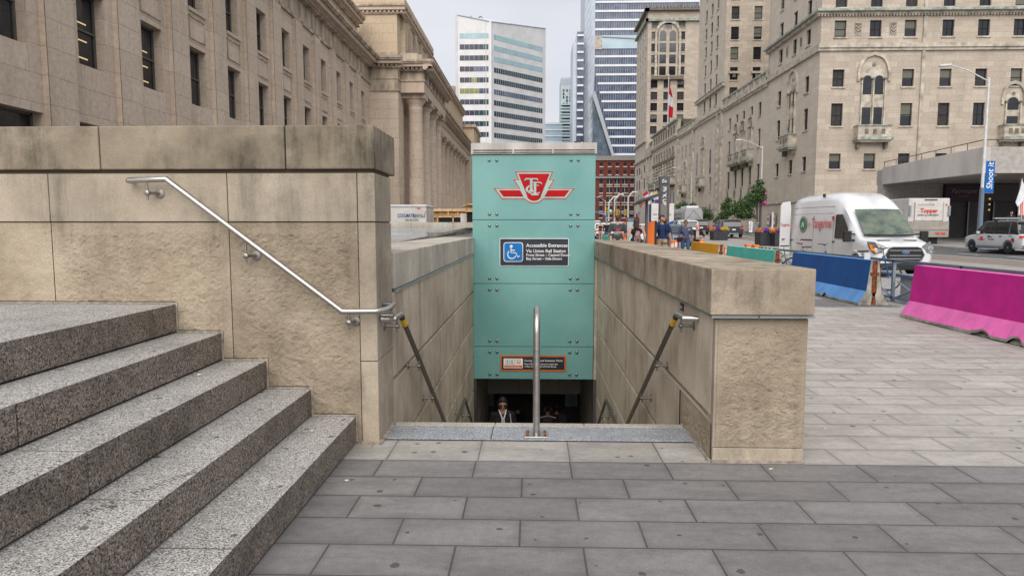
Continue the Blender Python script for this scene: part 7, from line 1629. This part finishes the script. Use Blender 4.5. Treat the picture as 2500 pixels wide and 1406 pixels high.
def fq(u, v): return (X + .1 + (v * (1 - v) * 1.2 + .02) * (u * 1.6) + u * v * .9, 160 + .25 * math.sin(u * 9 + v * 5), zA - v * 8.2 - u * 1.0 * (1 - v * .6))
for k, mt in ((0, 'red_cloth'), (1, 'white_cloth'), (2, 'red_cloth')):
    mb = MB(); bounds = [0, .38, .68, 1.0]
    for a_ in range(6):
        for b2 in range(5): v0 = bounds[k] + (bounds[k+1] - bounds[k]) * b2 / 5; v1 = bounds[k] + (bounds[k+1] - bounds[k]) * (b2 + 1) / 5; mb.quad(fq(a_/6, v0), fq((a_+1)/6, v0), fq((a_+1)/6, v1), fq(a_/6, v1), mt)
    o_ = mb.build('cloth', cf); o_.modifiers.new('s', 'SOLIDIFY').thickness = .02
# white flag in the canopy entrance
fl = thing('flag', 'white and striped flags furled in front of the canopy pillar', 'flag', (35.2, 49.6, .1)); mb = MB(); mb.tube([(.0, 0, 0), (-.25, 0, 4.9)], .03, 'lumber', 6); mb.build('flagpole', fl)
mb = MB(); mb.prism([(-.28, -.05, 4.8), (-.35, -.05, 4.2), (-.62, -.06, 3.2), (-.45, -.05, 2.9), (-.1, -.05, 3.3), (.25, -.05, 3.5), (.05, -.05, 4.1)], (0, .05, 0), 'white_cloth'); mb.build('cloth', fl); mb = MB()
for k in range(6): mb.prism([(-.35 + k * .07, .0, 3.3), (-.28 + k * .07, .0, 3.3), (-.24 + k * .07, .0, 2.3), (-.31 + k * .07, .0, 2.3)], (0, .04, 0), 'red_cloth' if k % 2 else 'white_cloth')
mb.build('striped_cloth', fl)

# ================================================================ PLANTING
def leaf_cloud(mb, rg, blobs, n, size, mats, gap=.0):
    tot = sum(b_[3] ** 2 for b_ in blobs)
    for (cx_, cy_, cz_, r_) in blobs:
        m_ = int(n * r_ ** 2 / tot)
        for k in range(m_):
            u = Vector((rg.gauss(0, 1), rg.gauss(0, 1), rg.gauss(0, 1))).normalized(); rad = r_ * (rg.random() ** .45) * (1 + .25 * noise.noise(u * 2.2 + Vector((cx_, cy_, cz_))))
            c = Vector((cx_, cy_, cz_)) + Vector((u.x * rad, u.y * rad, u.z * rad * .8)); s_ = size * rg.uniform(.6, 1.3)
            a = Vector((rg.gauss(0, 1), rg.gauss(0, 1), rg.gauss(0, .6))).normalized(); b2 = a.orthogonal().normalized(); 
            b2 = (Matrix.Rotation(rg.uniform(0, 6.28), 3, a) @ b2)
            mt = mats[0] if u.z < -.2 and rg.random() < .8 else rg.choice(mats)
            mb.add([c - a * s_ * .5, c + b2 * s_ * .28, c + a * s_ * .5, c - b2 * s_ * .28], [(0, 1, 2, 3)], mt)
def tree(lab, X, Y, h, blobs, n=2600, size=.22, seed=1, group='street trees in front of the hotel', z0=None):
    z0 = gz(Y) + .1 if z0 is None else z0; t_ = thing('street_tree', lab, 'tree', (X, Y, z0), group=group); rg = random.Random(seed)
    mb = MB(); top = h * .75; pts = [(0, 0, 0), (.05, .02, h * .25), (-.03, .05, h * .5), (.05, 0, top)]; mb.tube(pts, [.13, .10, .075, .03], 'bark', 8)
    for (x, y, z, r_) in blobs:
        s_ = Vector((0, .02, max(h * .22, z - r_ * 1.4))); e = Vector((x, y, z)); mid = s_.lerp(e, .5) + Vector((0, 0, .12)); mb.tube([s_, mid, e], [.055, .035, .012], 'bark', 6)
        for k in range(4): d = Vector((rg.uniform(-1, 1), rg.uniform(-1, 1), rg.uniform(-.3, 1))) * r_ * .8; mb.tube([mid.lerp(e, .5), e + d], [.02, .005], 'bark', 4)
    mb.build('trunk', t_, smooth=50)
    mb = MB(); leaf_cloud(mb, rg, blobs, n, size, ['leaf_dark', 'leaf_mid', 'leaf_mid', 'leaf_light'])
    mb.build('crown', t_, fix=False); return t_
X = aY(1846, 500, 86)[0]
tree('tallest leafy street tree left of the magenta banner', X, 85.5, 7, [(.0, 0, 5.2, 1.0), (-.5, 0, 4.2, 1.2), (.5, .3, 4.4, .8), (-1.5, 0, 3.4, 1.15), (-2.6, 0, 3.0, .95), (-1.2, .3, 2.3, 1.0), (-2.0, -.3, 2.2, .9), (.2, 0, 6.1, .55), (-3.3, 0, 2.5, .6)], 5200, .26, 3)
X = aY(1774, 500, 97)[0]
tree('narrow street tree left of the tallest one', X, 97, 5, [(0, 0, 3.6, .9), (.2, 0, 2.7, 1.0), (-.5, 0, 2.0, .95), (.3, .2, 4.4, .55), (-1.3, 0, 1.5, .6)], 2200, .26, 5)
X = aY(1721, 520, 108)[0]
tree('round street tree right of the silver bus', X, 108, 4.6, [(0, 0, 2.8, 1.2), (-.6, 0, 2.1, .9), (.7, 0, 2.2, .9), (.1, 0, 1.3, .7)], 1500, .26, 8)
X = aY(1668, 505, 118)[0]
tree('small street tree top showing above the silver bus', X, 118, 5.4, [(0, 0, 4.4, .9), (1.6, 0, 4.3, .7), (-.9, 0, 4.1, .7)], 900, .24, 9)
for k, (px, Y, s) in enumerate(((1462, 116, 1.1), (1472, 118, .9), (1545, 130, 1.0))):
    X = aY(px, 540, Y)[0]; mb = MB(); rg = random.Random(k); leaf_cloud(mb, rg, [(X, Y, .9 + s, s), (X + 1, Y, .8 + s * .8, s * .9)], 420, .25, ['leaf_dark', 'leaf_mid']); tag(mb.build('shrub', fix=False), ('dark low shrub at the foot of the brick warehouse', 'second low shrub beside the distant lamp posts', 'shrub patch by the far end of the hotel')[k], 'shrub')
def planter(lab, px, Y, w, h, seed, z0=None):
    X = aY(px, 570, Y)[0]; z0 = gz(Y) if z0 is None else z0; r = thing('flower_planter', lab, 'planter', (X, Y, z0), group='black flower planters along the street'); rg = random.Random(seed)
    mb = MB(); a = w / 2; b_ = a * .97
    mb.add([(-b_, -b_, 0), (b_, -b_, 0), (b_, b_, 0), (-b_, b_, 0), (-a, -a, h), (a, -a, h), (a, a, h), (-a, a, h)], [(0,1,5,4),(1,2,6,5),(2,3,7,6),(3,0,4,7),(0,3,2,1)], 'planter_black'); mb.box(-a + .04, a - .04, -a + .04, a - .04, h - .15, h - .05, 'soil'); mb.build('tub', r, bevel=.01)
    mb = MB(); leaf_cloud(mb, rg, [(x, y, h + .05, .32) for x in (-a*.7, 0, a*.7) for y in (-a*.5, a*.4)], 900, .10, ['leaf_dark', 'leaf_mid', 'leaf_light']); mb.build('foliage', r, fix=False)
    mb = MB()
    for cx_, mt in ((-a * .95, 'petal_orange'), (-a * .45, 'petal_purple'), (-a*.2, 'petal_purple'), (a * .35, 'petal_yellow'), (a * .8, 'petal_orange' if seed % 2 else 'petal_yellow')):
        for y in (-a * .8, 0): leaf_cloud(mb, rg, [(cx_, y, h + .16, .26)], 150, .085, [mt, mt])
    stuff(mb.build('flowers', r, fix=False)); return r
planter('black planter of purple and yellow flowers just left of the white van', 1871.5, 52, 1.36, 1.0, 1)
planter('black flower planter half hidden behind the open van door', 1905, 51, 1.2, 1.0, 3)
planter('black planter of purple flowers in front of the dark SUV', 1755, 62, 1.32, .85, 2)
mb = MB(); rg = random.Random(4)
lf = thing('potted_palm', 'bright green bushy plant behind the transit SUV', 'plant', (33.0, 47.5, .85))
for k in range(60):
    a = rg.uniform(0, 6.28); r_ = rg.uniform(.3, .9); up = rg.uniform(.5, 1.3); c = Vector((0, 0, .35)); e = Vector((math.cos(a) * r_, math.sin(a) * r_, up)); m_ = c.lerp(e, .6) + Vector((0, 0, .2)); s_ = Vector((-math.sin(a), math.cos(a), 0)) * .07
    mb.add([c, m_ - s_, e, m_ + s_], [(0, 1, 2, 3)], rg.choice(['leaf_mid', 'leaf_light', 'leaf_light']))
mb.build('fronds', lf, fix=False); mb = MB(); mb.lathe((0, 0, 0), (0, 0, 1), [(0, .25), (.4, .33)], 'planter_black', 16); mb.build('pot', lf)

# ================================================================ SMALL STREET THINGS
def board(lab, px, Y, w, h, txt, mat='sign_grey', tm='sign_white', size=.16):
    X = aY(px, 575, Y)[0]; r = thing('sandwich_board', lab, 'sandwich board', (X, Y, gz(Y)))
    mb = MB(); mb.prism([(-w/2, 0, 0), (w/2, 0, 0), (w/2, .12, h), (-w/2, .12, h)], (0, .03, 0), mat); mb.prism([(-w/2, .35, 0), (w/2, .35, 0), (w/2, .16, h), (-w/2, .16, h)], (0, .03, 0), mat); mb.build('board', r)
    for k, s in enumerate(txt): text('lettering', s, size, (0, .10 - .02 * k, h - .2 - k * size * 1.25), FACE_CAM, tm, r, align='CENTER')
    return r
board('dark sandwich board with white writing beside the street tree', 1842, 83, 1.0, 1.35, ['WHEN YOU', 'NEED A', 'HOTEL', 'TRY', 'THIS'], size=.2)
b_ = thing('parking_sign', 'upright white PARKING sign next to the sandwich board', 'sign', (aY(1832, 575, 82)[0], 82, gz(82))); mb = MB(); mb.box(-.22, .22, 0, .06, .15, 1.45, 'sign_white'); mb.box(-.26, .26, -.1, .16, 0, .15, 'dark_steel'); mb.build('panel', b_); text('lettering', 'PARKING', .24, (-.09, -.01, 1.36), (R(90), R(90), 0), 'text_black', b_)
b_ = thing('bike_rack', 'light metal rack beside the parking sign', 'rack', (aY(1822, 575, 82)[0], 82, gz(82))); mb = MB(); mb.tube([(-.3, 0, 0), (-.3, 0, 1.1), (.3, 0, 1.1), (.3, 0, 0)], .03, 'galvanised', 6); mb.build('frame', b_); mb = MB(); mb.tube([(-.3, 0, .5), (.3, 0, .5)], .02, 'galvanised', 6); mb.build('rail', b_)
for k, (px, lab) in enumerate(((1879, 'wall poster case nearest the magenta banner lamp'), (1893, 'wall poster case nearest the white van'))):
    Y = 76 if k else 79; 
    YY, zz_ = aX(px, 545, HX - .05); b_ = thing('poster_case', lab, 'poster', (HX - .2, YY, 2.0)); mb = MB(); mb.box(-.06, 0, -.55, .55, -.3, 1.2, 'dark_steel'); mb.build('case', b_); mb = MB(); mb.box(-.08, -.06, -.45, .45, -.2, 1.1, 'sign_white'); mb.box(-.085, -.08, -.3, .3, .3, .8, 'text_red'); mb.build('poster', b_)
mb = MB(); X = aY(1886, 540, 78)[0]; mb.lathe((X, 78, .3), (0, 0, 1), [(0, .1), (2.9, .1)], 'grey_pole', 10); tag(mb.build('steel_bollard'), 'tall pale steel post between the two wall poster cases', 'post')
b_ = thing('hoop_rail', 'stainless hoop rail behind the linen truck', 'railing', (31.6, 46.3, .14)); mb = MB(); mb.tube([(-.75, 0, 0), (-.75, 0, 1.0), (-.65, 0, 1.1), (.65, 0, 1.1), (.75, 0, 1.0), (.75, 0, 0)], .05, 'stainless', 10); mb.build('hoop', b_, smooth=40); mb = MB(); mb.tube([(-.75, 0, .45), (.75, 0, .45)], .03, 'stainless', 8); mb.build('rail', b_)
mb = MB(); mb.lathe((31.9, 49.0, .14), (0, 0, 1), [(0, .11), (1.2, .11), (1.28, .08)], 'dull_white', 14); tag(mb.build('white_bollard'), 'white bollard with black lettering at the canopy entrance', 'bollard'); 
mb = MB(); mb.box(19.2, 22.2, 71.5, 72.2, gz(72), gz(72) + .1, 'kerb_stone'); struct(mb.build('median_kerb'))
